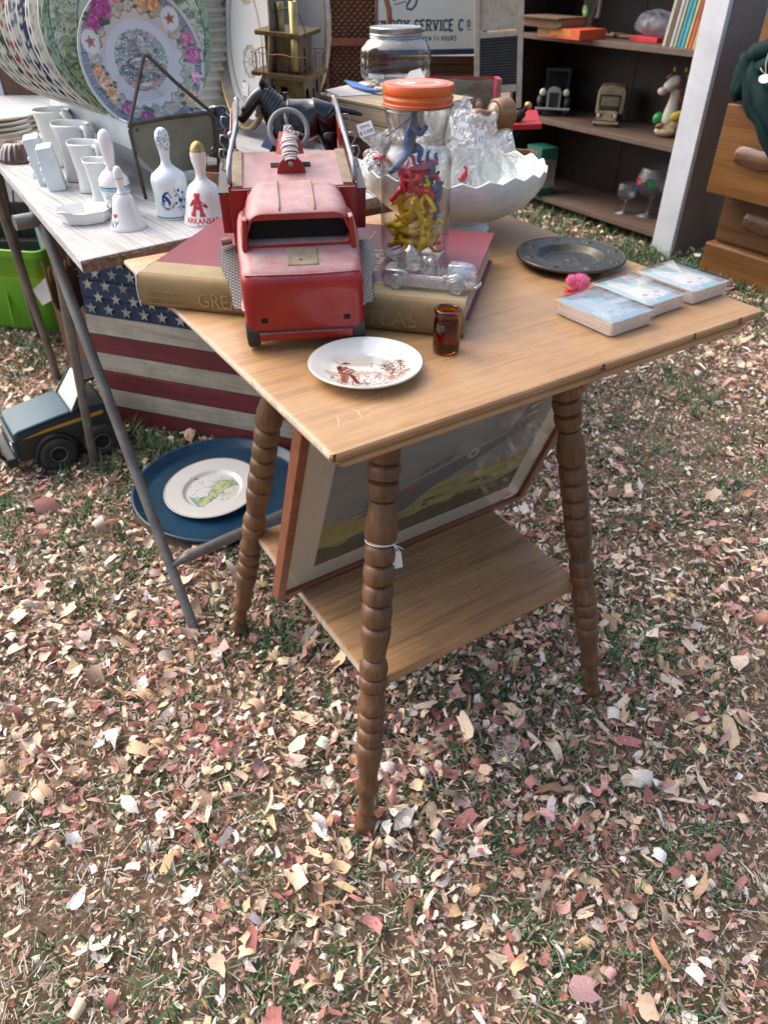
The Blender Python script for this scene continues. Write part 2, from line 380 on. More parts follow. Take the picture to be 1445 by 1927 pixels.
# large shavings, small chips, then the straw and crumbs between them
x, y = sample_xy(25500, .2, 5, 1.2, dens); n = len(x)
sz = np.exp(nr.randn(n)*.40)*.0182; L = np.clip(sz, .008, .046); Wd = L*np.clip(nr.rand(n)**1.6*.62+.17, .17, .75)
strips('wood_shavings', 'large curled cream and pink wood shavings strewn over the ground', x, y, L, Wd, 4, chipcol(n)*1.14, nr.rand(n)*.016+.002, .36, nr.randn(n)*1.05, nr.choice(4, n, p=[.45, .12, .25, .18]), .24, M_chip, nw=4)
x, y = sample_xy(78000, .2, 5.2, 1.2, lambda x, y: np.clip(.45+.6*dens(x, y), 0, 1)); n = len(x)
L = np.clip(np.exp(nr.randn(n)*.45)*.0098, .003, .026); Wd = L*np.clip(nr.rand(n)**1.5*.55+.14, .12, .7)
strips('wood_chips', 'small pale and reddish wood chips covering the ground', x, y, L, Wd, 2, chipcol(n, .14)*1.08, nr.rand(n)*.008, .28, nr.randn(n)*.6, nr.choice(4, n, p=[.45, .15, .25, .15]), .22, M_chip)
x, y = sample_xy(135000, .2, 5.2, 1.15, lambda x, y: np.ones_like(x)); n = len(x)
L = np.clip(np.exp(nr.randn(n)*.5)*.0155, .005, .05); Wd = nr.rand(n)**2*.0014+.0008
sc_ = np.array([(.34,.27,.19),(.55,.47,.36),(.72,.66,.56),(.18,.13,.09),(.27,.29,.20),(.46,.29,.23),(.50,.47,.42)])[nr.randint(0, 7, n)]*(1+nr.randn(n, 1)*.15)
strips('dry_straw', 'thin dry straws, needles and splinters between the chips', x, y, L, Wd, 1, np.clip(sc_, .02, .8), nr.rand(n)*.014, .20, nr.randn(n)*.7, nr.randint(0, 2, n), .05, M_chip, nw=2)
x, y = sample_xy(125000, .2, 4.2, 1.05, lambda x, y: np.ones_like(x)); n = len(x)
L = np.clip(np.exp(nr.randn(n)*.35)*.0066, .002, .012); Wd = L*(nr.rand(n)*.6+.3); cc_ = np.concatenate([PAL*.95, PAL*.95, np.array([(.20,.15,.10),(.34,.27,.19),(.16,.11,.075),(.26,.22,.16),(.45,.36,.26)])]); cc_ = cc_[nr.randint(0, len(cc_), n)]*(1+nr.randn(n, 1)*.15)
strips('bark_crumbs', 'fine crumbs of bark and sawdust between the larger chips', x, y, L, Wd, 1, np.clip(cc_, .02, .85), nr.rand(n)*.009-.001, .5, nr.randn(n)*.5, nr.randint(0, 2, n), .15, M_chip, nw=2)
# twigs
x, y = sample_xy(160, .3, 3.0, 1.1, lambda x, y: np.ones_like(x)); n = len(x)
strips('twigs', 'dark thin twigs lying among the wood chips', x, y, nr.rand(n)*.08+.05, nr.rand(n)*.0015+.002, 6, np.tile([(.13, .08, .055)], (n, 1))*(1+nr.randn(n, 1)*.2), nr.rand(n)*.006+.006, .05, nr.randn(n)*.35, np.zeros(n, int), .02, M_chip)
# grass
def grass():
    C = []
    # (x, y, spread, clumps, length, dark)
    pts = [(1130, 1270, .11, 26, .050), (760, 1350, .14, 20, .035), (900, 1370, .10, 26, .04), (1050, 1440, .12, 16, .035), (1240, 1300, .10, 18, .045), (540, 1110, .07, 30, .05), (600, 1180, .08, 30, .045), (1000, 1150, .10, 16, .04), (500, 1240, .06, 12, .04),
           (320, 960, .10, 34, .045), (180, 960, .16, 34, .04), (60, 1060, .15, 22, .035), (60, 700, .25, 70, .05), (150, 760, .2, 40, .05), (30, 860, .2, 36, .04), (240, 860, .12, 36, .06), (330, 850, .12, 40, .06), (440, 850, .1, 30, .06), (700, 1620, .16, 18, .035), (1180, 1560, .14, 16, .03), (960, 1560, .14, 16, .03),
           (250, 1400, .2, 16, .03), (300, 1680, .16, 14, .03), (80, 1800, .12, 12, .03), (1100, 1760, .14, 10, .03), (1390, 1380, .16, 12, .03), (500, 1500, .14, 12, .03), (1200, 800, .2, 26, .04), (1330, 900, .2, 26, .04), (1400, 760, .22, 44, .05), (1180, 1000, .15, 16, .035), (1300, 1090, .16, 18, .035), (850, 1250, .12, 14, .03)]
    for px, py, sp, k, ln in pts:
        p = onz(px, py, 0)
        for _ in range(k): C.append((p.x+rng.gauss(0, sp), p.y+rng.gauss(0, sp*1.2), ln))
    for _ in range(900):
        t = rng.random(); C.append((0.55+rng.random()*1.2+ (1-t)*.2, 2.55+rng.random()*1.6, .055))
    for _ in range(240): C.append((-1.9+rng.random()*1.3, 1.9+rng.random()*2.4, .05))
    for _ in range(900):
        yy = .3+rng.random()*3; C.append(((rng.random()*2-1)*vis_x(yy), yy, .026))
    X = []; Yv = []; Ln = []; dirs = []
    for cx, cy, ln in C:
        for _ in range(rng.randint(8, 17)):
            X.append(cx+rng.gauss(0, .012)); Yv.append(cy+rng.gauss(0, .012)); Ln.append(ln*(.5+rng.random()*.9)); dirs.append(rng.random()*2*PI)
    X = np.array(X); Yv = np.array(Yv); Ln = np.array(Ln); D = np.array(dirs); kk = np.hypot((X+.398)/1.04, Yv-1.468) > .222; X, Yv, Ln, D = X[kk], Yv[kk], Ln[kk], D[kk]; n = len(X); sg = 4; s = np.linspace(0, 1, sg+1)
    lean = np.abs(nr.randn(n))*.55+.15; bend = nr.rand(n)*1.1
    a = lean[:, None]+bend[:, None]*s[None, :]; dx = np.cumsum(np.sin(a), 1)-np.sin(a[:, :1]); dz = np.cumsum(np.cos(a), 1)-np.cos(a[:, :1]); h = dx*Ln[:, None]/sg; z = dz*Ln[:, None]/sg-.003
    wd = (nr.rand(n)*.0011+.0010)[:, None]*(1-s[None, :]**1.8*.95)*np.clip(.7+.3*Yv[:, None], 1, 1.7); c, sn = np.cos(D)[:, None], np.sin(D)[:, None]
    P = np.zeros((n, sg+1, 2, 3))
    for q, sgn in ((0, 1), (1, -1)):
        P[:, :, q, 0] = X[:, None]+h*c-sn*wd*sgn; P[:, :, q, 1] = Yv[:, None]+h*sn+c*wd*sgn; P[:, :, q, 2] = z
    nv = (sg+1)*2; idx = np.array([(i*2, i*2+1, i*2+3, i*2+2) for i in range(sg)]); F = (np.arange(n)[:, None, None]*nv+idx[None]).reshape(-1, 4)
    me = bpy.data.meshes.new('grass'); me.vertices.add(n*nv); me.vertices.foreach_set('co', P.astype(np.float32).ravel())
    me.loops.add(F.size); me.loops.foreach_set('vertex_index', F.astype(np.int32).ravel()); me.polygons.add(len(F)); me.polygons.foreach_set('loop_start', np.arange(0, F.size, 4, dtype=np.int32))
    cp = np.array([(.06,.16,.06),(.045,.12,.045),(.10,.19,.06),(.04,.12,.07),(.17,.22,.12),(.28,.28,.18)])[nr.choice(6, n, p=[.28,.27,.18,.15,.07,.05])]*(1+nr.randn(n, 1)*.15)
    at = me.color_attributes.new('Col', 'FLOAT_COLOR', 'POINT'); C4 = np.ones((n, nv, 4), np.float32); C4[..., :3] = np.clip(cp, .01, 1)[:, None, :]; at.data.foreach_set('color', C4.ravel())
    me.update(); me.validate(); me.materials.append(vcol('grass_blade', .55, spec=.3)); o = bpy.data.objects.new('grass', me); col.objects.link(o); tag(o, 'short green grass growing up through the wood chips', kind='stuff')
grass()

# ------------------------------------------------------------------ oak side table
OAK = wood('oak_top', (.315, .165, .068), (.435, .242, .104), (.51, .30, .138), 0, 1.2, .42, .70, wear=(.56, .35, .18), wear_amt=.35, bmp=.3, coat=.25)
OAK_END = wood('oak_end_grain', (.42, .33, .24), (.55, .46, .36), (.66, .58, .48), 2, 1.0, .7, .9)
OAK_LEG = wood('dark_oak_turned', (.100, .042, .016), (.180, .084, .034), (.265, .135, .056), 2, 1.6, .48, 1.0, wear=(.055, .027, .014), wear_amt=.55, bmp=.8, coat=.15)
OAK_SHELF = wood('oak_shelf', (.35, .175, .075), (.47, .26, .115), (.55, .32, .15), 0, .8, .5, .9, wear=(.20, .13, .08), wear_amt=.35, bmp=.25)
TC = Vector((.046, .933, 0)); TY = R(32.5)
TU = Vector((math.cos(TY), math.sin(TY), 0)); TV = Vector((-TU.y, TU.x, 0))
def tl(a, b, z): return TC + TU*a + TV*b + Vector((0, 0, z))
table = thing('side_table', 'square oak lamp table with beaded turned legs and a lower shelf, standing in the middle', 'side table', TC, TY)
H2 = .2985
def rrect(x0, x1, y0, y1, z, r=.004, n=3):
    pts = []
    for cx, cy, a0 in ((x1-r, y1-r, 0), (x0+r, y1-r, 90), (x0+r, y0+r, 180), (x1-r, y0+r, 270)):
        for i in range(n+1): a = R(a0+90*i/n); pts.append((cx+r*math.cos(a), cy+r*math.sin(a), z))
    return pts
rings = []
for z, iv, ul, ur in ((.720, .004, .014, .044), (.7225, .0022, .011, .037), (.7265, .0030, .0085, .024), (.7280, .0055, .0080, .020), (.7290, .0030, .003, .013), (.7325, .0004, .001, .005), (.7365, 0, 0, .001), (.7390, .0012, .001, .0005), (.7400, .0035, .0025, .002)):
    rings.append(rrect(-H2+ul, H2-ur, -H2+iv, H2-iv, z))
mb = MB(); mb.loft(rings); mb.build('tabletop', OAK, table, angle=30)
mb = MB()   # pale end grain shows along the left edge
e0 = [(-H2+.0003, -H2+.004), (-H2+.0003, H2-.004)]
mb.grid(lambda u, v: ((-H2-.0002+(.0012 if v > .8 else 0)+ (.003*(1-v*2) if v < .5 else 0)), -H2+.003+(2*H2-.006)*u, .7292+.0100*v), 40, 4)
mb.build('end_grain_edge', OAK_END, table, smooth=True)
mb = MB()
for a, b in (((-.145, .012), (-.125, .026)), ((-.10, -.0), (-.09, .022))): pass
LEGP = [(-.02, .0148), (-.008, .018), (.012, .0165), (.034, .010), (.045, .0132), (.052, .0138), (.060, .0128), (.068, .0115), (.095, .0116), (.108, .0160), (.120, .0178), (.131, .0170), (.140, .0140), (.165, .0148), (.190, .0172), (.212, .0186), (.222, .0187), (.233, .0178), (.239, .0160), (.246, .0180), (.262, .0191), (.273, .0182), (.279, .0160), (.286, .0180), (.300, .0187), (.311, .0180), (.316, .0158), (.321, .0182), (.329, .0191), (.340, .0182), (.345, .0163), (.372, .0160), (.375, .0182), (.387, .0191), (.397, .0184), (.402, .0168), (.406, .0182), (.418, .0189), (.428, .0176), (.442, .0152), (.462, .0158), (.482, .0184), (.500, .0197), (.509, .0192), (.515, .0170), (.521, .0190), (.540, .0199), (.554, .0190), (.561, .0165), (.567, .0188), (.582, .0197), (.596, .0188), (.602, .0166), (.608, .0188), (.622, .0197), (.637, .0188), (.643, .0164), (.648, .0186), (.661, .0196), (.675, .0190), (.683, .0168), (.690, .0192), (.704, .0204), (.722, .0196), (.748, .0160), (.762, .0147), (.768, .0150), (.774, .0178), (.785, .0189), (.794, .0180), (.799, .0152), (.803, .0180), (.812, .0192), (.823, .0190), (.829, .0174), (.836, .0180), (.90, .0175), (1.0, .0180)]
LEGP = [((s_+.02)*.114/.134 if s_ < .114 else s_, r_*(1.06 if s_ > .2 else 1)) for s_, r_ in LEGP]
LEGP2 = []
for i, (s_, r_) in enumerate(LEGP):
    g_ = 0 < i < len(LEGP)-1 and s_ > .2 and r_ < LEGP[i-1][1] and r_ < LEGP[i+1][1] and min(LEGP[i+1][0]-s_, s_-LEGP[i-1][0]) < .016
    LEGP2 += [(s_-.0022, r_*.975), (s_, r_-.0040), (s_+.0022, r_*.975)] if g_ else [(s_, r_)]
for sx, sy in ((-1, -1), (1, -1), (-1, 1), (1, 1)):
    p = Vector((.245*sx, .245*sy, 0)); q = Vector((.128*sx, .128*sy, .7195)); Lg = (q-p).length
    mb = MB(); mb.M = Matrix.Translation(p) @ (q-p).to_track_quat('Z', 'Y').to_matrix().to_4x4()
    mb.lathe([(0, LEGP[0][0]*Lg)]+[(r, s*Lg) for s, r in LEGP]+[(0, Lg)], 40); mb.v = [v for v in mb.v]
    o = MB(); o.lathe([(0, LEGP[0][0]*Lg)]+[((r if r > .0170 or s < .2 or 2 else r), s*Lg) for s, r in LEGP2]+[(0, Lg)], 40); lg = o.build('leg', OAK_LEG, table, angle=50)
    lg.location = p; lg.rotation_euler = (q-p).to_track_quat('Z', 'Y').to_euler()
S2 = .1975
mb = MB(); mb.loft([rrect(-S2, S2, -S2, S2, z, .003) for z in (.2515, .2525, .268, .269)]); 
mb.v = [(v[0]+(.001 if abs(v[2]-.2515) < 1e-5 or abs(v[2]-.269) < 1e-5 else 0)*(-1 if v[0] > 0 else 1), v[1], v[2]) for v in mb.v]
mb.build('shelf', OAK_SHELF, table, angle=30)
mb = MB(); mb.grid(lambda u, v: (-S2-.0003, -S2+.004+(2*S2-.008)*u, .2530+.0145*v), 8, 1); mb.build('shelf_end_grain', OAK_END, table)
# knots and splits in the front edge, pale scuffs near the corner
CRK = plain('dark_split', (.03, .018, .01), .9)
mb = MB()
for px, py, s in ((1135, 688, 1), (1396, 591, .9), (1308, 627, .7), (628, 851, .4)):
    P = onpl(px, py, tl(0, -H2, .735), (-TV.x, -TV.y, 0)); a = (P-TC).dot(TU)
    for k in range(3): mb.add([(a-.004*s+k*.003*s, -H2-.0006, .7325), (a-.0025*s+k*.003*s, -H2-.0006, .7325), (a+.0005+k*.001, -H2+.0006, .7397), (a-.0005+k*.001, -H2+.0006, .7397)], [(0, 1, 2, 3)])
mb.build('edge_splits', CRK, table)
SCF = plain('pale_scuff', (.52, .35, .21), .5); mb = MB(); SP = lambda x, y: (x, y, .7403)
for pts in ([(-.27, -.262), (-.263, -.250), (-.262, -.243)], [(-.245, -.262), (-.240, -.246), (-.243, -.238)], [(-.238, -.25), (-.229, -.247)], [(-.205, -.235), (-.200, -.233)]): mb.ribbon(pts, [.0012, .0026, .0008][:len(pts)], SP)
mb.build('scuff_marks', SCF, table)

# price tag on a string round the front leg
PAPER = plain('white_paper', (.80, .80, .79), .7, var=.03); STR = plain('white_string', (.78, .77, .73), .8, var=.05, bmp=.4)
leg_p = tl(-.245, -.245, 0); leg_q = tl(-.128, -.128, .7195); ax = (leg_q-leg_p).normalized()
pt = leg_p + (leg_q-leg_p)*.684
ptag = thing('price_tag', 'small white paper price tag tied with string round the front table leg', 'price tag', pt)
mb = MB(); s1 = ax.cross(Vector((0, 1, 0))).normalized(); s2 = ax.cross(s1)
mb.tube([(s1*math.cos(a)+s2*math.sin(a))*.0192+ax*(.0012*math.sin(a*1.0)) for a in [2*PI*i/28 for i in range(28)]], .0007, 6, closed=True)
mb.tube([(s1*math.cos(a)+s2*math.sin(a))*.0195+ax*(.002+.0016*math.sin(a*1.0+1)) for a in [2*PI*i/28 for i in range(28)]], .0006, 6, closed=True)
kn = Vector((.0165, -.010, .002)); mb.ell(kn, (.0022, .002, .002), nu=8, nv=6)
mb.tube([kn, kn+Vector((.005, -.001, -.006)), kn+Vector((.009, .000, -.013))], .0008, 6); mb.tube([kn, kn+Vector((.006, .001, -.004)), kn+Vector((.012, .002, -.009))], .0007, 6)
mb.tube([kn, kn+Vector((.002, 0, -.006)), kn+Vector((.003, .001, -.014))], .0006, 6)
mb.build('string', STR, ptag, smooth=True)
mb = MB(); c0 = kn+Vector((.003, .001, -.012)); X = Vector((.92, .25, .1)).normalized(); Z = Vector((.10, .05, -1)).normalized(); Nn = X.cross(Z)
out = [(-.002, 0), (.002, 0), (.0065, .004), (.0065, .030), (-.0065, .030), (-.0065, .004)]
vs = [c0+X*a+Z*b for a, b in out]+[c0+X*a+Z*b+Nn*.0004 for a, b in out]
mb.add(vs, [(5, 4, 3, 2, 1, 0), (6, 7, 8, 9, 10, 11)]+[(i, (i+1) % 6, 6+(i+1) % 6, 6+i) for i in range(6)]); mb.build('card', PAPER, ptag)

# ------------------------------------------------------------------ framed aircraft print leaning on the shelf
A = onz(522, 1133, .272); B = onz(983, 937, .272); e = (B-A).normalized(); th = R(-20); hd = Vector((-e.y, e.x, 0)); wv = hd*math.sin(th)+Vector((0, 0, 1))*math.cos(th)
nn = e.cross(wv); nn = nn if nn.dot(Vector((0, -1, 0))) > 0 else -nn
FW, FH = .508, .400
Mf = lookat(A + Vector((0, 0, -.0015)), e, nn); 
pic = thing('framed_picture', 'framed airplane print in a reddish wood frame with cream mat, leaning on the table shelf', 'framed picture'); pic.matrix_world = Mf
FRM = wood('red_brown_frame', (.16, .042, .018), (.235, .066, .028), (.30, .10, .045), 0, 1.6, .35, .8, coat=.3)
b0 = .013
for (x0, y0, x1, y1, nm) in ((0, 0, FW, b0, 0), (0, FH-b0, FW, FH, 0), (0, 0, b0, FH, 1), (FW-b0, 0, FW, FH, 1)):
    mb = MB()
    if nm == 0:
        yo, yi = (y0, y1) if y0 == 0 else (y1, y0); p = [(x0, yo), (x1, yo), (x1-b0, yi), (x0+b0, yi)]
    else:
        xo, xi = (x0, x1) if x0 == 0 else (x1, x0); p = [(xo, 0), (xi, b0), (xi, FH-b0), (xo, FH)]
    if (p[1][0]-p[0][0])*(p[2][1]-p[1][1])-(p[1][1]-p[0][1])*(p[2][0]-p[1][0]) < 0: p = p[::-1]
    mb.hexa([(a, b, -.020) for a, b in p]+[(a, b, .0) for a, b in p]); mb.build('frame_rail', FRM, pic, bevel=.0012)
# print + mat, painted on a fine sheet
mb = MB(); mb.grid(lambda u, v: (b0+(FW-2*b0)*u, b0+(FH-2*b0)*v, -.0075), 230, 180); art = mb.build('mat_board', vcol('print_paper', .55), pic)
q = xyz(art); P = Paint(q[:, 0], q[:, 1], (.60, .535, .41)); X, Y = q[:, 0], q[:, 1]
ix0, ix1, iy0, iy1 = .062, FW-.052, .056, FH-.055
P.poly([(ix0-.013, iy0-.013), (ix1+.013, iy0-.013), (ix1+.013, iy1+.013), (ix0-.013, iy1+.013)], (.28, .24, .17)); P.poly([(ix0-.0122, iy0-.0122), (ix1+.0122, iy0-.0122), (ix1+.0122, iy1+.0122), (ix0-.0122, iy1+.0122)], (.62, .555, .43))
inside = (X > ix0) & (X < ix1) & (Y > iy0) & (Y < iy1); vv = (Y-iy0)/(iy1-iy0); cl = fbm(X, Y*3, 9, 2)
skyc = np.stack([.17+.10*cl, .19+.10*cl, .19+.09*cl], 1); P.c[inside] = skyc[inside]
gnd = inside & (vv < .36+.02*cl); gc = np.stack([.28+.12*vn(X, Y*6, 18), .26+.10*vn(X, Y*6, 18), .10+.05*vn(X, Y*6, 18)], 1); P.c[gnd] = gc[gnd]
st = gnd & (fbm(X, Y*9, 14, 4) > .55); P.c[st] = (.30, .235, .085); dk = inside & (vv < .12+.06*vn(X, Y, 30)); P.c[dk] = np.stack([.05+.10*vn(X, Y*5, 90), .055+.09*vn(X, Y*5, 90), .035+.04*vn(X, Y*5, 90)], 1)[dk]
dk2 = inside & (vv > .13) & (vv < .30) & (fbm(X, Y*3, 40, 6) > .58) & (X > .25); P.c[dk2] = (.09, .09, .05)
G1, G2, G3 = (.115, .13, .14), (.24, .265, .275), (.06, .065, .07)
# airplane: long grey fuselage, wings, canopy, propeller, striped tail
def rot2(pts, a, cx, cy): c_, s_ = math.cos(a), math.sin(a); return [(cx+x*c_-y*s_, cy+x*s_+y*c_) for x, y in pts]
an = R(14); cx, cy = .235, .185
P.poly(rot2([(-.11, -.012), (-.07, -.024), (.02, -.030), (.12, -.012), (.185, .006), (.185, .018), (.10, .022), (.02, .026), (-.06, .016), (-.10, .004)], an, cx, cy), G1)
P.poly(rot2([(-.105, -.004), (-.05, .010), (.10, .014), (.185, .012), (.185, .018), (.10, .022), (.02, .026), (-.06, .016)], an, cx, cy), G2)
P.poly(rot2([(-.02, -.012), (.05, -.010), (-.02, -.050), (-.13, -.075), (-.135, -.062), (-.06, -.035)], an, cx, cy), G1)
P.poly(rot2([(-.01, .022), (.045, .022), (.06, .034), (.03, .036), (.0, .032)], an, cx, cy), (.10, .14, .16)); P.line(rot2([(.01, .022), (.012, .034)], an, cx, cy), .002, G2); P.line(rot2([(.03, .022), (.032, .035)], an, cx, cy), .002, G2)
P.poly(rot2([(.15, .012), (.20, .010), (.215, .066), (.185, .064)], an, cx, cy), (.10, .13, .19))
for k in range(5):
    yb = .022+k*.0095; P.poly(rot2([(.180+.003*k, yb), (.203+.002*k, yb), (.204+.002*k, yb+.005), (.181+.003*k, yb+.005)], an, cx, cy), (.42, .10, .055) if k % 2 == 0 else (.5, .46, .38))
P.poly(rot2([(-.03, .000), (.03, .003), (.03, .007), (-.03, .005)], an, cx, cy), (.35, .12, .08)); P.disc(*rot2([(.09, .006)], an, cx, cy)[0], .011, (.40, .40, .36)); P.disc(*rot2([(.09, .006)], an, cx, cy)[0], .006, (.11, .14, .22)); P.disc(*rot2([(-.02, -.012)], an, cx, cy)[0], .009, (.22, .09, .07))
for k in range(5): P.line(rot2([(-.075+k*.008, -.014), (-.070+k*.008, .006)], an, cx, cy), .0018, G3)
for a_ in (0, 50, 110): P.line([(cx-.095-.03*math.cos(R(a_)), cy-.02-.03*math.sin(R(a_))), (cx-.095+.03*math.cos(R(a_)), cy-.02+.03*math.sin(R(a_)))], .0022, G3)
setcol(art, P.c)
mb = MB(); mb.add([(b0-.002, b0-.002, -.0045), (FW-b0+.002, b0-.002, -.0045), (FW-b0+.002, FH-b0+.002, -.0045), (b0-.002, FH-b0+.002, -.0045)], [(0, 1, 2, 3)]); mb.build('glass_pane', film('picture_glass', (.98, .985, .98), .0, .0, 1, .008), pic)
mb = MB(); mb.add([(FW-.052, .020, -.0040), (FW-.030, .020, -.0040), (FW-.030, .027, -.0040), (FW-.052, .027, -.0040)], [(0, 1, 2, 3)]); mb.build('price_sticker', PAPER, pic)

# ------------------------------------------------------------------ atlas book
BX = Vector((.971, -.240, 0)).normalized(); BY = Vector((-BX.y, BX.x, 0)); b_o = onz(268, 578, .74); BL, BD, BT = .392, .262, .040
Mbk = Matrix((BX, BY, Vector((0, 0, 1)))).transposed().to_4x4(); Mbk.translation = (b_o.x, b_o.y, .7405)
book = thing('atlas_book', 'big old atlas with maroon boards and tan cloth spine lying under the red truck', 'book'); book.matrix_world = Mbk
MAR = plain('maroon_board', (.20, .040, .058), .42, var=.10, scale=18, bmp=.15, dirt=(.26, .10, .11), dirt_amt=.35)
TANC = plain('tan_book_cloth', (.33, .26, .155), .85, var=.10, scale=22, bmp=.9, bscale=900, dirt=(.22, .16, .09), dirt_amt=.6)
TANS = plain('brown_spine_cloth', (.25, .17, .075), .8, var=.14, scale=30, bmp=.9, bscale=900, dirt=(.14, .09, .04), dirt_amt=.6)
GILT = plain('worn_gilt', (.33, .23, .10), .55, .3, var=.35, scale=300); PGS = wood('page_block', (.40, .32, .22), (.52, .43, .31), (.60, .52, .40), 1, 3, .9, .9)
st_ = .046
def cover_sheet(z0, z1, name):
    mb = MB(); mb.box((BL/2, (st_+BD)/2+.0, (z0+z1)/2), (BL, BD-st_, z1-z0)); mb.build(name, MAR, book, bevel=.001)
    mb = MB(); mb.box((BL/2, (.008+st_)/2, (z0+z1)/2), (BL, st_-.008, z1-z0+.0006)); mb.build('cloth_strip', TANC, book, bevel=.0008)
cover_sheet(BT-.0035, BT, 'front_board'); cover_sheet(0, .0035, 'back_board')
mb = MB()
def spine(u, v):   # rounded back with joint grooves, frayed at the head
    a = -PI/2+PI*v; yy = .008-.010*math.cos(a)**.7 if math.cos(a) > 1e-3 else .008; zz = BT/2+(BT/2)*math.sin(a)
    return (BL*u, yy, zz)
mb.grid(spine, 40, 14); mb.build('spine', TANS, book, smooth=True)
mb = MB(); mb.box((BL/2, BD/2+.001, BT/2), (BL-.010, BD-.012, BT-.0072)); mb.build('page_block', PGS, book)
mb = MB()
for k in range(26):
    z_ = .001+k*.0015; mb.tube([(-.0004+rng.random()*.0005, .0-.001*math.sin(k), z_), (-.0008-rng.random()*.0018, .001, z_+.001)], .0003, 4)
mb.tube([(0, -.0015, .002), (-.0008, -.002, .014), (-.0002, -.002, .028), (.0, .002, BT-.001), (.0002, .030, BT+.0006), (.0002, .046, BT+.0003)], .0005, 5); mb.build('frayed_thread', STR, book)
# spine lettering and rules, cover lettering
SPF = lambda x, y: (x, -.0026+ .0, BT/2+y)
mb = MB(); mb.text('GREAT WORLD', .024, lambda x, y: (.070+.0*x + x, -.0028, BT*.40+y), .004, align='LEFT'); 
mb.v = [v for v in mb.v]; bb = mb
xs = [v[0] for v in bb.v]; s_ = .150/(max(xs)-min(xs)); m0 = min(xs); bb.v = [(.078+(v[0]-m0)*s_*1.0, v[1], v[2]) for v in bb.v]
mb.text('ATLAS', .024, lambda x, y: (.262+x*1.15, -.0028, BT*.40+y), .004, align='LEFT')
for (xa, xb) in ((.012, .062),):
    for zz in (.007, .014, .022): mb.box(((xa+xb)/2, -.0027, zz), (xb-xa, .0006, .0005))
mb.box((.17, -.0027, .008), (.15, .0006, .0004)); mb.build('spine_lettering', GILT, book)
GILT2 = plain('pale_gold_foil', (.50, .38, .22), .45, .3, var=.15)
mb = MB(); CT = lambda x0, y0: (lambda x, y: (x0-y, y0+x, BT+.0003))
mb.text('GREAT', .048, CT(.258, .068), .012, align='LEFT', sx=.62); mb.text('READER\'S ATLAS', .014, CT(.222, .085), .004, align='LEFT', sx=.8)
for x_ in (.234, .300): mb.box((x_, .145, BT+.0002), (.0014, .17, .0003))
mb.build('cover_lettering', GILT2, book)

# ------------------------------------------------------------------ red toy fire truck
def dusty_red():
    m, t, b = nmat('dusty_red_enamel'); v = coords(t)
    ge = N(t, 'ShaderNodeNewGeometry'); sp = N(t, 'ShaderNodeSeparateXYZ'); t.links.new(ge.outputs['Normal'], sp.inputs[0])
    n1 = noise(t, v, 55, 9, .72, .6); n2 = noise(t, v, 340, 5, .7); n3 = noise(t, v, 16, 4, .6)
    base = ramp(t, n3, [(.3, (.24, .007, .009)), (.7, (.34, .013, .014))])
    ad = N(t, 'ShaderNodeMath', operation='MULTIPLY_ADD'); t.links.new(n1, ad.inputs[0]); ad.inputs[1].default_value = 1.5; ad.inputs[2].default_value = -.06; ad.use_clamp = True
    up = N(t, 'ShaderNodeMapRange'); up.inputs[1].default_value = .35; up.inputs[2].default_value = .95; up.inputs[3].default_value = 0; up.inputs[4].default_value = 1; t.links.new(sp.outputs[2], up.inputs[0])
    ml = N(t, 'ShaderNodeMath', operation='MULTIPLY'); t.links.new(up.outputs[0], ml.inputs[0]); t.links.new(ad.outputs[0], ml.inputs[1])
    c = mixc(t, ml.outputs[0], base, (.42, .31, .30))                       # settled dust on what faces up
    f = ramp(t, n1, [(.665, (0, 0, 0)), (.70, (1, 1, 1))]); c = mixc(t, f, c, (.16, .13, .085))   # chips down to bare metal
    f2 = ramp(t, n2, [(.70, (0, 0, 0)), (.76, (.6,)*3)]); c = mixc(t, f2, c, (.30, .10, .09))
    t.links.new(c, b.inputs['Base Color']); r = N(t, 'ShaderNodeMapRange'); t.links.new(ml.outputs[0], r.inputs[0]); r.inputs[3].default_value = .32; r.inputs[4].default_value = .75; t.links.new(r.outputs[0], b.inputs['Roughness'])
    b.inputs['Coat Weight'].default_value = .15; bump(t, b, n2, .12, .0004); return m
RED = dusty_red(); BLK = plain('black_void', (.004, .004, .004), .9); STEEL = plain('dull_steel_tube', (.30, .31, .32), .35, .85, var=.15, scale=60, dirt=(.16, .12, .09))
TYRE = plain('old_rubber', (.035, .033, .030), .75, var=.3, scale=80, bmp=.4, dirt=(.14, .12, .09), dirt_amt=.5)
KHAKI = plain('dusty_bare_metal', (.27, .22, .15), .7, .1, var=.25, scale=70, dirt=(.35, .10, .09), dirt_amt=.5)
def diamond():
    m, t, b = nmat('diamond_plate'); v = coords(t, (1, 1, 1), (0, 0, R(45)))
    ch = N(t, 'ShaderNodeTexVoronoi', Scale=210.0, Randomness=0.0); t.links.new(v, ch.inputs['Vector'])
    c = ramp(t, ch.outputs['Distance'], [(.20, (.38, .37, .35)), (.42, (.08, .075, .07))]); t.links.new(c, b.inputs['Base Color'])
    b.inputs['Metallic'].default_value = .55; b.inputs['Roughness'].default_value = .42; n = N(t, 'ShaderNodeMath', operation='SUBTRACT'); n.inputs[0].default_value = 1; t.links.new(ch.outputs['Distance'], n.inputs[1]); bump(t, b, n.outputs[0], .8, .0012); return m
DIA = diamond()
tyaw, tpit = R(8), R(8)
tX = Vector((math.cos(tyaw), math.sin(tyaw), 0)); tYh = Vector((-math.sin(tyaw), math.cos(tyaw), 0))
tYb = tYh*math.cos(tpit)+Vector((0, 0, math.sin(tpit))); tZ = -tYh*math.sin(tpit)+Vector((0, 0, math.cos(tpit)))
Mt = Matrix((tX, tYb, tZ)).transposed().to_4x4(); Mt.translation = (-.083, .734, .7408)
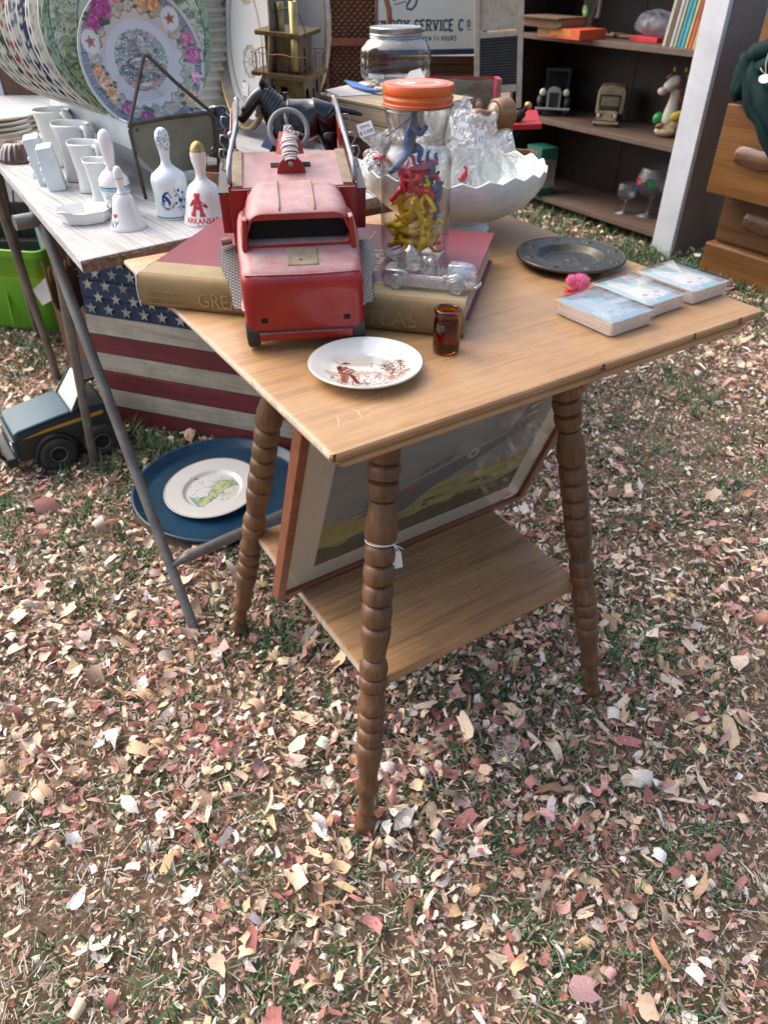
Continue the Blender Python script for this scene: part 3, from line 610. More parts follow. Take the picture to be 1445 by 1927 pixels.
truck = thing('toy_fire_truck', 'dusty red steel toy fire truck with an empty windshield, facing the camera', 'toy truck'); truck.matrix_world = Mt
def rr(hw, z0, z1, y, rt, rb, n=6, hb=None):   # rounded section in xz at station y
    hb = hw if hb is None else hb; pts = []
    for cx, cz, r, a0 in ((hw-rt, z1-rt, rt, 0), (-hw+rt, z1-rt, rt, 90), (-hb+rb, z0+rb, rb, 180), (hb-rb, z0+rb, rb, 270)):
        for i in range(n+1): a = R(a0+90*i/n); pts.append((cx+r*math.cos(a), y, cz+r*math.sin(a)))
    return pts[::-1]
mb = MB(); mb.loft([rr(.044, .027, .070, -.0032, .014, .010, hb=.046), rr(.051, .020, .078, -.0022, .014, .010, hb=.052), rr(.0555, .0175, .0835, .0010, .013, .008, hb=.0565), rr(.0575, .0165, .0868, .006, .012, .006, hb=.0580), rr(.0583, .016, .0888, .014, .012, .004, hb=.0588), rr(.0588, .016, .0908, .030, .012, .004, hb=.0595), rr(.0596, .016, .0925, .046, .011, .004, hb=.0605), rr(.0606, .016, .0945, .075, .010, .004, hb=.0615), rr(.061, .018, .0955, .120, .010, .004, hb=.062), rr(.060, .020, .0955, .1375, .010, .004)])
mb.build('cab_body', RED, truck, angle=45)
# cabin shell with the open windshield
def ring_c(hw, hb, z0, z1, y, r): return rr(hw, z0, z1, y, r, .006, 6, hb)
mb = MB(); mb.loft([ring_c(.040, .050, .093, .1225, .1365, .016), ring_c(.0455, .0535, .092, .1275, .130, .018), ring_c(.0495, .0555, .0915, .1305, .105, .019), ring_c(.0505, .0560, .0915, .1310, .075, .018), ring_c(.0500, .0555, .0915, .1300, .056, .017), ring_c(.0488, .0545, .0915, .1285, .0475, .016), ring_c(.0480, .0535, .092, .1275, .0462, .0155),
              ring_c(.0450, .0500, .0955, .1210, .0468, .0060), ring_c(.0440, .0490, .0962, .1200, .0520, .0055), ring_c(.0480, .0520, .0965, .1240, .0560, .008), ring_c(.0470, .0510, .0965, .1230, .1250, .008)])
mb.build('cabin', RED, truck, angle=50)
mb = MB(); mb.box((0, .090, .110), (.091, .066, .0245)); mb.build('dark_interior', BLK, truck)  # black block stands in for the shade inside the hollow cab
mb = MB()
for s in (-1, 1): mb.tube([(s*.0165, .050+.079*k/10, .1310+.0006*math.sin(PI*k/10)-.0035*(max(0, k-7)/3)**2-(.002 if k == 0 else 0)) for k in range(11)], .0011, 6)
mb.k = 0; mb.build('roof_rib', KHAKI, truck, smooth=True)
for s in (-1, 1):
    o4 = [(.0495, .040, .0925), (.0545, .040, .0915), (.0560, .052, .0915), (.0490, .052, .0925), (.0475, .0445, .122), (.0515, .0445, .123), (.0520, .052, .124), (.0470, .052, .124)]
    mb = MB(); mb.hexa([(s*x, y, z) for x, y, z in o4]); mb.build('windshield_pillar', RED, truck, bevel=.001, recalc=True)
mb = MB(); mb.hexa([(-.015, .012, .0868), (.018, .012, .0868), (.018, .042, .0910), (-.015, .042, .0910), (-.014, .013, .0898), (.017, .013, .0898), (.017, .041, .0937), (-.014, .041, .0937)]); mb.build('hood_plate', KHAKI, truck, bevel=.0008)
mb = MB(); mb.ell((-.001, .021, .0918), (.0016, .0016, .0010), nu=10, nv=6); mb.build('rivet', STEEL, truck, smooth=True)
mb = MB(); mb.tube([(-.054, .004, .0845), (-.03, .002, .0848), (0, .0015, .0845), (.03, .002, .0848), (.054, .004, .0845)], .0012, 6)
mb.build('hood_crease', RED, truck, smooth=True)
for x in (-.0395, .0405): mb = MB(); mb.box((x, -.0030, .0375), (.0062, .0022, .0050)); mb.build('lamp_slot', BLK, truck)
mb = MB(); mb.box((.000, -.0022, .0185), (.092, .005, .0085)); mb.box((-.0415, -.0028, .0185), (.009, .0052, .0089)); mb.build('bumper_strip', RED, truck, bevel=.0006)
mb = MB(); mb.box((0, -.0024, .0238), (.094, .003, .0012)); mb.build('bumper_gap', plain('dark_gap_strip', (.06, .05, .04), .8), truck)  # thin dark strip along the gap above the bumper
for s in (-1, 1):   # front fender crease and wheels
    mb = MB(); mb.tube([(s*.0520, -.0005, .047), (s*.0585, .006, .0445), (s*.0598, .030, .040), (s*.0603, .060, .038)], [.0008, .0020, .0022, .001], 6); mb.build('fender_crease', RED, truck, smooth=True)
def wheel(x, y, z, r, wd, par, hub=None):
    g = MB(); g.M = Matrix.Translation((x, y, z)) @ Matrix.Rotation(R(90), 4, 'Y')
    nT = 44; g.lathe([(0, -wd/2), (r*.62, -wd/2), (r*.70, -wd/2-.0008), (r*.94, -wd/2), (r, -wd*.30), (r*1.0, 0), (r, wd*.30), (r*.94, wd/2), (r*.70, wd/2+.0008), (r*.62, wd/2), (0, wd/2)], nT, wob=lambda t, zz: (-.045 if (int(t/(2*PI)*nT+.5) % 2) and abs(zz) < wd*.45 else 0))
    wo_ = g.build('wheel', TYRE, par, angle=40); h = MB(); h.M = g.M; h.lathe([(0, -wd/2-.0012), (r*.5, -wd/2-.0012), (r*.5, wd/2+.0012), (0, wd/2+.0012)], 20); hb = h.build('hub_cap', hub or STEEL, wo_, angle=40); return wo_
for s in (-1, 1): wheel(s*.0560, .0135, .0175, .0178, .0125, truck); wheel(s*.064, .315, .0262, .0240, .014, truck)
mb = MB(); mb.cyl((-.06, .3150, .0262), (.06, .315, .0262), .002); mb.cyl((-.05, .0135, .0175), (.05, .0135, .0175), .0018); mb.build('axle', STEEL, truck)
for s in (-1, 1):
    mb = MB(); pl_ = [(.0595, .012), (.0735, .018), (.0790, .070), (.0900, .118), (.0905, .165), (.0595, .165)]; pl_ = [(s*a, b) for a, b in pl_]
    if s < 0: pl_ = pl_[::-1]
    mb.prism(pl_, .0400, .0416); mb.build('running_board', DIA, truck)
# bed: front wall, deck, sides, floor
mb = MB(); mb.box((0, .1420, .0735), (.138, .003, .0830)); mb.build('bed_front_wall', RED, truck, bevel=.0006)
mb = MB(); mb.box((0, .1965, .1150), (.136, .107, .0026)); mb.build('deck', RED, truck, bevel=.0006)
for s in (-1, 1):
    mb = MB(); mb.box((s*.0700, .275, .0760), (.0022, .266, .0850)); mb.build('bed_side', RED, truck, bevel=.0005)
    mb = MB(); mb.box((s*.0610, .196, .1175), (.011, .104, .0022)); mb.build('deck_edge_strip', KHAKI, truck, bevel=.0005)
    mb = MB(); mb.box((s*.0640, .315, .1270), (.0020, .110, .0200)); mb.build('side_panel', RED, truck, bevel=.0005)
    mb = MB(); mb.box((s*.0775, .210, .1020), (.0135, .090, .0024)); mb.build('side_step', DIA, truck)
    mb = MB(); mb.box((s*.0775, .210, .0780), (.0125, .088, .0450)); mb.build('side_locker', RED, truck, bevel=.0008)
    xt = .0655 if s > 0 else -.0600
    mb = MB(); mb.tube([(s*.0690, .150, .114), (s*.0690, .150, .124), (s*.0685, .155, .132), (s*.0675, .163, .137), (s*.0665, .180, .139), (xt, .26, .1425), (xt*.985, .345, .146)], .0030, 10); mb.ell((xt*.985, .347, .146), (.0036, .003, .0036), nu=10, nv=6); mb.ell((s*.0658, .235, .1415), (.0040, .0040, .0038), nu=10, nv=6)
    mb.build('hand_rail', STEEL, truck, smooth=True)
    for yy in (.190, .235, .300):
        mb = MB(); mb.tube([(s*.0700, yy, .140), (s*.0775, yy, .141), (s*.0790, yy-.003, .135), (s*.0745, yy-.004, .128), (s*.0775, yy-.005, .121), (s*.0715, yy-.006, .118)], .0011, 6); mb.build('ladder_hook', STEEL, truck, smooth=True)
mb = MB(); mb.box((0, .325, .0560), (.138, .160, .0024)); mb.build('bed_floor', RED, truck)
mb = MB(); mb.cyl((-.076, .160, .050), (-.088, .158, .049), .0042, n=14); mb.build('side_peg', KHAKI, truck, angle=40)
# hose reel wheel with its string-wound post
mb = MB(); mb.box((0, .205, .1168), (.046, .012, .0012)); mb.build('deck_slot', BLK, truck)
mb = MB(); mb.prism([(.0165*math.cos(R(a)), .0165*math.sin(R(a))*1.25-.008) for a in range(0, 181, 12)], 0, .0016)
mb.v = [(v[0], .180+v[2], .1166+v[1]+.006) for v in mb.v]; mb.build('reel_bracket', RED, truck, bevel=.0004, recalc=True)
mb = MB(); mb.M = Matrix.Translation((0, .1785, .1275)) @ Matrix.Rotation(R(90), 4, 'X'); mb.lathe([(0, -.002), (.003, -.002), (.003, .002), (.002, .003), (0, .003)], 12); mb.build('pin', STEEL, truck, angle=40)
mb = MB(); mb.cyl((0, .186, .126), (.0, .206, .150), .0055, .0075); mb.build('reel_post', RED, truck, smooth=True)
mb = MB(); mb.cyl((0, .207, .128), (0, .214, .150), .0165, .0110, n=20); mb.build('reel_cone', RED, truck, angle=40)
mb = MB(); pts = []
a0 = Vector((0, .183, .127)); a1 = Vector((0, .202, .149)); axs = (a1-a0).normalized(); q1 = axs.orthogonal().normalized(); q2 = axs.cross(q1)
for i in range(200): t = i/199; an = t*2*PI*10; r = .0068+.0020*math.sin(t*PI)+.0008*math.sin(t*37); pts.append(a0.lerp(a1, t)+q1*r*math.cos(an)+q2*r*math.sin(an))
mb.tube(pts, .0011, 5)
for k in range(14): c = a1+Vector((rng.gauss(0, .004), rng.gauss(0, .002), rng.gauss(0, .003))); mb.tube([c+Vector((rng.gauss(0, .004), rng.gauss(0, .002), rng.gauss(0, .004))) for _ in range(4)], .0006, 4)
mb.build('wound_string', STR, truck, smooth=True)
GREY = plain('grey_plastic', (.19, .19, .185), .5, var=.15, dirt=(.3, .27, .22), dirt_amt=.3)
wc = Vector((.001, .222, .1490)); wn = Vector((.02, -.80, .60)).normalized(); w1 = Vector((1, 0, 0)); w1 = (w1-wn*w1.dot(wn)).normalized(); w2 = wn.cross(w1)
mb = MB(); mb.tube([wc+w1*.0215*math.cos(a)+w2*.0215*math.sin(a) for a in [2*PI*i/36 for i in range(36)]], .0030, 8, closed=True)
for a in (100, 220, 340): mb.tube([wc, wc+w1*.0205*math.cos(R(a))+w2*.0205*math.sin(R(a))], .0021, 6)
mb.ell(wc, (.006, .006, .006), nu=12, nv=8); mb.build('reel_wheel', GREY, truck, smooth=True)

for ch_ in truck.children:
    if ch_.name.split('.')[0] in ('cab_body', 'cabin', 'dark_interior', 'windshield_pillar', 'hood_crease', 'fender_crease', 'bumper_strip', 'bumper_gap', 'lamp_slot', 'roof_rib'): ch_.scale.x = 1.075

# ------------------------------------------------------------------ black toy horse standing in the truck bed
BP = plain('black_plastic', (.008, .011, .012), .22, var=.1, scale=60, coat=.3, spec=.6)
def TW(x, y, z): return Mt @ Vector((x, y, z))
horse = thing('toy_horse', 'glossy black plastic toy horse with a long head standing in the truck bed', 'toy horse', TW(.002, .315, .062), tyaw, scale=.118)
hv = [(.30, 0, .58, (.19, .215)), (.12, 0, .56, (.175, .20)), (-.05, 0, .56, (.17, .205)), (-.13, 0, .66, (.125, .165)), (-.20, 0, .78, (.10, .13)), (-.27, 0, .83, (.085, .095)), (-.37, -.01, .72, (.065, .075)), (-.46, -.01, .60, (.045, .055)), (-.50, -.01, .555, (.040, .045)),
      (.46, 0, .60, (.14, .16)), (.55, 0, .66, (.035, .04)), (.70, -.01, .63, (.030, .035)), (.82, -.01, .60, (.018, .02)),
      (-.08, -.10, .36, .085), (-.20, -.11, .22, .05), (-.34, -.11, .10, .035), (-.36, -.11, .02, .045),
      (-.06, .10, .34, .08), (-.08, .10, .16, .04), (-.09, .10, .01, .045),
      (.43, -.10, .36, .10), (.50, -.11, .20, .045), (.45, -.11, .02, .045), (.43, .10, .36, .10), (.48, .11, .19, .045), (.46, .11, .02, .045)]
he = [(0, 1), (1, 2), (2, 3), (3, 4), (4, 5), (5, 6), (6, 7), (7, 8), (0, 9), (9, 10), (10, 11), (11, 12), (2, 13), (13, 14), (14, 15), (15, 16), (2, 17), (17, 18), (18, 19), (9, 20), (20, 21), (21, 22), (9, 23), (23, 24), (24, 25)]
skin('body', hv, he, BP, horse, 2, 1)
for s in (-1, 1): mb = MB(); mb.cyl((-.235, s*.045, .90), (-.225, s*.055, .985), .030, .006, n=8); mb.build('ear', BP, horse, smooth=True)
mb = MB()
for k in range(11): t = k/10; c = Vector((-.23+.17*t, 0, .915-.17*t)); mb.ell(c, (.028, .022, .045), Euler((0, R(40), 0)), 8, 6)
mb.build('mane', BP, horse, smooth=True)
for k in range(7):
    t = k/6; mb = MB(); cc = Vector((-.22+.14*t, 0, .80-.17*t)); rr_ = .108+.05*t
    mb.tube([cc+Vector((math.cos(a)*rr_*.62+.25*rr_*0, math.sin(a)*rr_*.86, math.cos(a)*rr_*.80)) for a in [2*PI*i/20 for i in range(20)]], .005, 5, closed=True); mb.build('neck_rib', BP, horse, smooth=True)
mb = MB(); mb.tube([(.02+.0*math.cos(a), math.sin(a)*.208, .57+math.cos(a)*.222) for a in [2*PI*i/24 for i in range(24)]], .012, 6, closed=True); mb.box((.0, -.03, .80), (.05, .05, .06)); mb.build('harness_strap', BP, horse, smooth=False)
mb = MB(); mb.prism([(-.30, .20), (-.16, .42), (-.13, .30), (-.20, .16)], -.14, -.13); mb.v = [(v[0], v[2], v[1]+.14) for v in mb.v]; mb.build('pale_bib', plain('pale_blue_plastic', (.35, .42, .62), .4), horse, recalc=True)

# ------------------------------------------------------------------ jar of toy figures
JX, JY, JZ = .0375, .908, .7808
jar = thing('glass_jar', 'tall clear glass jar with orange screw lid, full of plastic toy figures', 'jar', (JX, JY, JZ))
def jarglass():
    m, t, b = nmat('jar_glass'); t.nodes.remove(b); out = t.nodes['Material Output']
    lw = N(t, 'ShaderNodeLayerWeight', Blend=.25); cr = ramp(t, lw.outputs['Facing'], [(0, (.97, .975, .97)), (.40, (.93, .94, .935)), (.60, (.80, .81, .81)), (.80, (.55, .56, .57)), (1, (.26, .27, .29))])
    tr = N(t, 'ShaderNodeBsdfTransparent'); t.links.new(cr, tr.inputs[0]); gl = N(t, 'ShaderNodeBsdfGlossy', Roughness=.02); fr = N(t, 'ShaderNodeLayerWeight', Blend=0.5); pw = N(t, 'ShaderNodeMath', operation='POWER'); pw.inputs[1].default_value = 2.6; t.links.new(fr.outputs['Facing'], pw.inputs[0]); ad = N(t, 'ShaderNodeMath', operation='MULTIPLY_ADD'); ad.inputs[1].default_value = .80; ad.inputs[2].default_value = .07; t.links.new(pw.outputs[0], ad.inputs[0]); mx = N(t, 'ShaderNodeMixShader')
    n = noise(t, coords(t), 45, 3); bp = N(t, 'ShaderNodeBump', Strength=.25, Distance=.002); t.links.new(n, bp.inputs['Height']); t.links.new(bp.outputs[0], gl.inputs['Normal']); t.links.new(bp.outputs[0], fr.inputs['Normal'])
    t.links.new(ad.outputs[0], mx.inputs[0]); t.links.new(tr.outputs[0], mx.inputs[1]); t.links.new(gl.outputs[0], mx.inputs[2]); t.links.new(mx.outputs[0], out.inputs[0]); return m
JG = jarglass()
outp = [(0, .0015), (.028, .001), (.034, .0015), (.0392, .008), (.0408, .018), (.0412, .03), (.0412, .105), (.0405, .113), (.0378, .1205), (.0338, .1265), (.0320, .131), (.0322, .137), (.0335, .146), (.0355, .156), (.0372, .1625), (.0372, .164), (.0360, .165), (.0372, .1665), (.0360, .1685), (.0350, .1870)]
mb = MB(); mb.lathe(outp, 56); mb.build('glass_wall', JG, jar, smooth=True)
mb = MB(); mb.lathe([(0, .0055)]+[(.030, .005), (.0372, .013), (.0386, .03), (.0386, .105), (.0378, .1125), (.0352, .1195), (.0316, .126), (.0300, .131), (.0302, .137), (.0315, .146), (.0335, .156), (.0345, .170)], 48); mb.build('inner_wall', film('inner_glass_skin', (.985, .985, .985), 0, .2, 40, 0, dist=.001), jar, smooth=True)
ORG = plain('orange_enamel_lid', (.66, .115, .018), .35, var=.10, scale=40, dirt=(.12, .06, .03), dirt_amt=.75, coat=.2)
mb = MB(); mb.lathe([(.0385, .1800), (.0391, .1812), (.0391, .1870), (.0382, .1884), (.0365, .1888), (.0330, .1882), (0, .1880)], 96, wob=lambda t, z: (-.012 if (int(t/(2*PI)*96+.5) % 2) and .1805 < z < .1872 else 0)); lid = mb.build('lid', ORG, jar, angle=30)
mb = MB(); mb.lathe([(.0372, .1680), (.0392, .1690), (.0378, .1705), (.0372, .1718), (.0386, .1735), (.0386, .1755), (.0374, .1768), (.0372, .1785), (.0388, .1800)], 64); mb.build('screw_band', ORG, jar, smooth=True)
mb = MB(); mb.lathe([(.0377, .1667), (.0399, .1672), (.0399, .1682), (.0377, .1686)], 64); mb.build('lower_lip', plain('rusty_lip', (.33, .10, .06), .5, .3, var=.3, scale=120), jar, smooth=True)
mb = MB(); mb.grid(lambda u, v: ((.0012+.031*v)*math.cos(2*PI*u), (.0012+.031*v)*math.sin(2*PI*u), .18865), 90, 26); top = mb.build('lid_print', vcol('lid_ink', .4, .2), lid)
q = xyz(top); P = Paint(q[:, 0], q[:, 1], (.70, .13, .05)); P.put(fbm(q[:, 0], q[:, 1], 120, 3)*1.4-.35, (.66, .20, .13)); P.ring(0, 0, .0225, .0022, (.78, .62, .52)); P.disc(-.010, -.001, .0072, (.80, .74, .66)); P.ring(-.010, -.001, .0060, .0006, (.3, .3, .25)); P.disc(.009, -.003, .006, (.30, .06, .05), 1.3, .7); P.disc(.008, .006, .005, (.28, .15, .08), 1.4, .6); P.disc(.0, .008, .004, (.75, .3, .25), 2, .5); P.line([(-.006, -.013), (.008, -.013)], .002, (.3, .08, .05)); setcol(top, P.c)

PL = dict(yellow=plain('yellow_plastic', (.66, .44, .012), .45, var=.12, scale=120, sss=.05), red=plain('red_plastic', (.50, .012, .030), .38, var=.12, scale=120), blue=plain('blue_plastic', (.025, .095, .235), .38, var=.15, scale=120), green=plain('green_plastic', (.035, .14, .06), .4), ltgreen=plain('mint_plastic', (.03, .36, .17), .4), white=plain('milky_plastic', (.6, .6, .55), .4))
def figure(label, group, colr, loc, rot, pose=0, prop=None, sc_=.1, name='toy_figure'):
    # small plastic play figure: body as one skin, base plate or gear as parts. Units 1/10 m, about 0.55 tall
    o = thing(name, label, 'toy figure', loc, group=group, rot=rot, scale=sc_); m = PL[colr]
    r = random.Random(hash((round(loc[0]*1e4), round(loc[2]*1e4), pose)) & 0xffff)
    j = lambda a: r.uniform(-a, a)
    if pose == 0:     # striding, one arm raised
        V = [(0, 0, .27, .045), (0, 0, .36, .050), (0, .005, .43, .040), (0, .005, .475, .022), (0, .0, .525, (.034, .040)), (.035, 0, .25, .034), (.07, .05+j(.03), .14, .028), (.06, -.03, .03, .022), (.065, .03, .012, .018), (-.035, 0, .25, .034), (-.08, -.04, .15, .028), (-.10, -.10+j(.04), .03, .022), (-.10, -.05, .012, .018),
             (.055, 0, .42, .026), (.12, .03, .38+j(.04), .021), (.14, .11, .44+j(.06), .018), (-.055, 0, .42, .026), (-.12, .02, .34, .021), (-.11, .10, .31+j(.05), .018)]
        E_ = [(0, 1), (1, 2), (2, 3), (3, 4), (0, 5), (5, 6), (6, 7), (7, 8), (0, 9), (9, 10), (10, 11), (11, 12), (2, 13), (13, 14), (14, 15), (2, 16), (16, 17), (17, 18)]
    elif pose == 1:   # crouching forward, arms out in front, long hair
        V = [(0, 0, .20, .048), (.03, 0, .28, .052), (.075, 0, .35, .045), (.095, 0, .39, .024), (.115, 0, .435, (.042, .042)), (-.01, .04, .17, .036), (.10, .06, .13, .030), (.04, .06, .02, .022), (.085, .06, .010, .018), (-.03, -.04, .16, .036), (-.12, -.05, .08, .030), (-.22, -.05, .015, .022), (-.25, -.05, .03, .016),
             (.08, .055, .34, .026), (.14, .08, .26, .021), (.19, .03, .31, .018), (.07, -.055, .34, .026), (.13, -.09, .27, .021), (.21, -.08, .34, .018), (.10, .0, .50, .034), (.06, 0, .44, .034)]
        E_ = [(0, 1), (1, 2), (2, 3), (3, 4), (0, 5), (5, 6), (6, 7), (7, 8), (0, 9), (9, 10), (10, 11), (11, 12), (2, 13), (13, 14), (14, 15), (2, 16), (16, 17), (17, 18), (4, 19), (4, 20)]
    else:             # bow-legged rider
        V = [(0, 0, .22, .046), (0, 0, .31, .050), (0, .01, .39, .040), (0, .01, .43, .022), (0, .01, .48, (.034, .038)), (.05, 0, .20, .034), (.12, .03, .12, .028), (.09, .02, .02, .022), (.10, .07, .012, .018), (-.05, 0, .20, .034), (-.12, .03, .12, .028), (-.09, .02, .02, .022), (-.10, .07, .012, .018),
             (.05, 0, .38, .026), (.10, .06, .31, .021), (.04, .12, .30, .018), (-.05, 0, .38, .026), (-.14, -.02, .40, .021), (-.19, .03, .48+j(.04), .018)]
        E_ = [(0, 1), (1, 2), (2, 3), (3, 4), (0, 5), (5, 6), (6, 7), (7, 8), (0, 9), (9, 10), (10, 11), (11, 12), (2, 13), (13, 14), (14, 15), (2, 16), (16, 17), (17, 18)]
    skin('body', [(a, b_, c_, (tuple(q*1.4 for q in d_) if isinstance(d_, tuple) else d_*1.36)) for a, b_, c_, d_ in V], E_, m, o, 1, 0)
    if prop == 'hat': mb = MB(); mb.M = Matrix.Translation(V[4][:3]); mb.lathe([(0, .035), (.028, .034), (.036, .012), (.070, .004), (.068, .0), (.02, 0)], 14); mb.build('hat', m, o, smooth=True)
    if prop == 'shield': mb = MB(); mb.M = Matrix.Translation((.15, .10, .36)) @ Euler((.6, .5, 0)).to_matrix().to_4x4(); mb.prism([(.13*math.cos(2*PI*k/6), .11*math.sin(2*PI*k/6)) for k in range(6)], -.006, .006); mb.build('shield', m, o, bevel=.004)
    if prop == 'board': mb = MB(); mb.M = Matrix.Translation((.12, .11, .40)) @ Euler((1.3, .2, 0)).to_matrix().to_4x4(); mb.prism([(.045*math.cos(2*PI*k/16), .12*math.sin(2*PI*k/16)) for k in range(16)], -.006, .006); mb.build('canoe_shield', m, o)
    if prop == 'rifle': mb = MB(); mb.tube([(-.05, .12, .28), (.10, .12, .34), (.30, .11, .42)], [.014, .011, .006], 6); mb.build('rifle', m, o, smooth=True)
    if prop == 'spear': mb = MB(); mb.tube([(-.22, .11, .30), (.24, .11, .48)], .007, 6); mb.build('spear', m, o, smooth=True)
    if prop == 'base': mb = MB(); mb.prism([(.13*math.cos(2*PI*k/14), .08*math.sin(2*PI*k/14)) for k in range(14)], -.012, 0); mb.build('base_plate', m, o)
    return o
GF = 'plastic toy figures in the jar'
def jarfig(lb, colr, x, y, z, rt, ps, pr, s_=.082, k=.76):
    off = Euler(rt).to_matrix() @ Vector((0, 0, .27*s_)); zc = max(z*.98+.010, .017)
    return figure(lb, GF, colr, (JX+x*k-off.x, JY+y*k-off.y, JZ+zc-off.z), rt, ps, pr, s_)
yl = [(-.018, -.012, .012, (1.4, .3, .5), 0, 'shield', 'yellow toy figure with hexagon shield low at the front of the jar'), (.012, -.016, .010, (1.2, -.9, 2.2), 2, 'base', 'yellow toy figure lying head down at the jar bottom front'), (.016, .008, .016, (.5, 1.3, .4), 0, 'shield', 'yellow toy figure with a shield against the right wall of the jar bottom'),
      (-.012, .012, .014, (-1.0, .5, 3.2), 2, 'rifle', 'yellow toy rifleman lying across the jar bottom'), (-.016, -.006, .040, (.4, .8, .3), 0, 'base', 'yellow toy figure kneeling sideways in the middle left of the jar'), (.010, -.012, .036, (1.0, -.4, 1.2), 2, 'shield', 'yellow toy figure with wide shield in the middle front of the jar'),
      (-.002, .010, .046, (-.7, .4, 4.1), 0, 'hat', 'yellow toy figure with round hat in the middle of the jar'), (.018, -.004, .056, (.2, 1.0, 5.2), 2, 'spear', 'yellow toy spearman reaching to the right wall of the jar'), (-.022, .0, .055, (.1, -.3, 1.0), 0, None, 'yellow toy figure standing against the left wall of the jar'),
      (.014, -.020, .070, (.3, .5, 2.1), 0, 'board', 'yellow toy figure holding up a long oval shield')]
more = [(-.020, .014, .020, (.9, 1.0, 2.0), 2, None, 'yellow toy figure at the back left of the jar bottom'), (.020, -.014, .030, (-.6, .7, 3.6), 0, 'shield', 'yellow toy figure pressed to the right front wall of the jar'), (-.020, -.016, .028, (1.1, -.2, 5.0), 2, 'board', 'yellow toy figure pressed to the left front wall of the jar'), (.004, -.020, .052, (.5, .2, 4.4), 0, 'base', 'yellow toy figure above the wide shield at the jar front'), (.022, .010, .040, (-1.2, .3, 1.4), 2, 'hat', 'yellow toy figure with hat at the back right of the jar'), (-.008, -.022, .008, (1.5, 0, 3.0), 0, None, 'yellow toy figure flat on the bottom at the jar front')]
yl += more
for x, y, z, rt, ps, pr, lb in yl: jarfig(lb, 'yellow', x, y, z, rt, ps, pr)
rd = [(-.014, -.012, .076, (.9, .4, .6), 0, 'hat', 'red toy figure bent over at the left of the jar middle'), (.002, -.018, .074, (-.8, .9, 1.9), 2, 'rifle', 'red toy rifleman tipped forward in the jar middle'), (-.010, .006, .084, (1.5, -.5, 2.9), 0, None, 'red toy figure lying with arms wide in the jar middle'), (.006, -.004, .094, (.3, 1.4, 4.0), 2, 'shield', 'red toy figure with shield under the blue crouching figure'), (.018, .004, .004, (1.4, .2, 1.0), 0, 'spear', 'red toy spearman at the very bottom of the jar')]
rd += [(.016, .002, .084, (.6, -1.1, 5.1), 0, None, 'red toy figure with one arm against the right wall of the jar'), (-.020, -.006, .090, (-.7, .2, .9), 2, 'board', 'red toy figure with oval shield at the left wall of the jar')]
for x, y, z, rt, ps, pr, lb in rd: jarfig(lb, 'red', x, y, z, rt, ps, pr)
figure('blue toy figure with long hair crouching on top of the pile in the jar', GF, 'blue', (JX-.003, JY-.008, JZ+.106), (0, -.25, -.1), 1, 'spear', .118)
figure('blue toy figure standing at the right wall of the jar', GF, 'blue', (JX+.023, JY-.006, JZ+.052), (.2, -.15, .8), 0, 'board', .082)
figure('blue toy figure upside down behind the red figures in the jar', GF, 'blue', (JX+.016, JY+.012, JZ+.118), (2.8, .3, .8), 2, None, .075)

# ------------------------------------------------------------------ clear glass toy car on the book
GLS = film('clear_pressed_glass', (.90, .91, .91), 1.9, .5, 150, .06, (.9, .93, .95), .002)
p0 = Vector((-.004, .812, 0)); p1 = Vector((.100, .782, 0)); ex = (p1-p0).normalized(); ey = Vector((-ex.y, ex.x, 0)); Mg = Matrix((ex, ey, Vector((0, 0, 1)))).transposed().to_4x4(); Mg.translation = (p0.x+ey.x*.012, p0.y+ey.y*.012, .7809)
gcar = thing('glass_toy_car', 'clear pressed glass toy car with a ribbed dome, sitting on the atlas cover', 'toy car'); gcar.matrix_world = Mg
GL = .108
def gpart(nm, fn, **k): mb = MB(); fn(mb); return mb.build(nm, GLS, gcar, **k)
gpart('chassis', lambda m: m.loft([[(x, -w_, z) , (x, w_, z), (x, w_*.92, z2), (x, -w_*.92, z2)] for x, w_, z, z2 in ((0, .010, .004, .016), (.006, .015, .003, .020), (.028, .0165, .003, .021), (.034, .0165, .003, .017), (.070, .0165, .003, .017), (.074, .0150, .003, .019), (.100, .0125, .004, .0185), (GL, .010, .006, .014))]), bevel=.0016, angle=40)
gpart('hood', lambda m: m.loft([[(x, y_*w_, z_) for y_, z_ in ((-1, .018), (-1, .024), (-.6, h_), (.6, h_), (1, .024), (1, .018))] for x, w_, h_ in ((.076, .011, .0290), (.090, .0105, .0295), (.102, .0095, .0285), (.106, .008, .026))]), bevel=.001, angle=40)
gpart('windshield', lambda m: m.hexa([(.066, -.012, .017), (.070, -.012, .017), (.070, .012, .017), (.066, .012, .017), (.062, -.010, .036), (.0645, -.010, .036), (.0645, .010, .036), (.062, .010, .036)]), bevel=.001)
gpart('seat_block', lambda m: (m.ell((.056, -.004, .022), (.006, .005, .012), nu=12, nv=8), m.ell((.048, .004, .022), (.006, .005, .011), nu=12, nv=8)), smooth=True)
gpart('beehive_dome', lambda m: (setattr(m, 'M', Matrix.Translation((.031, 0, .020))), m.lathe([(0, 0), (.0135, 0), (.0145, .002), (.0125, .004), (.0142, .006), (.0122, .008), (.0136, .010), (.0112, .012), (.0120, .014), (.0088, .0165), (.0092, .018), (.004, .021), (.0025, .024), (0, .025)], 32)), smooth=True)
for x in (.020, .088):
    for s in (-1, 1): gpart('wheel', lambda m, x=x, s=s: (setattr(m, 'M', Matrix.Translation((x, s*.0165, .0085)) @ Matrix.Rotation(R(90), 4, 'X')), m.lathe([(0, -.003), (.0035, -.003), (.0045, -.0018), (.006, -.003), (.0085, -.0025), (.0085, .0025), (.006, .003), (.0045, .0018), (.0035, .003), (0, .003)], 22)), smooth=True)
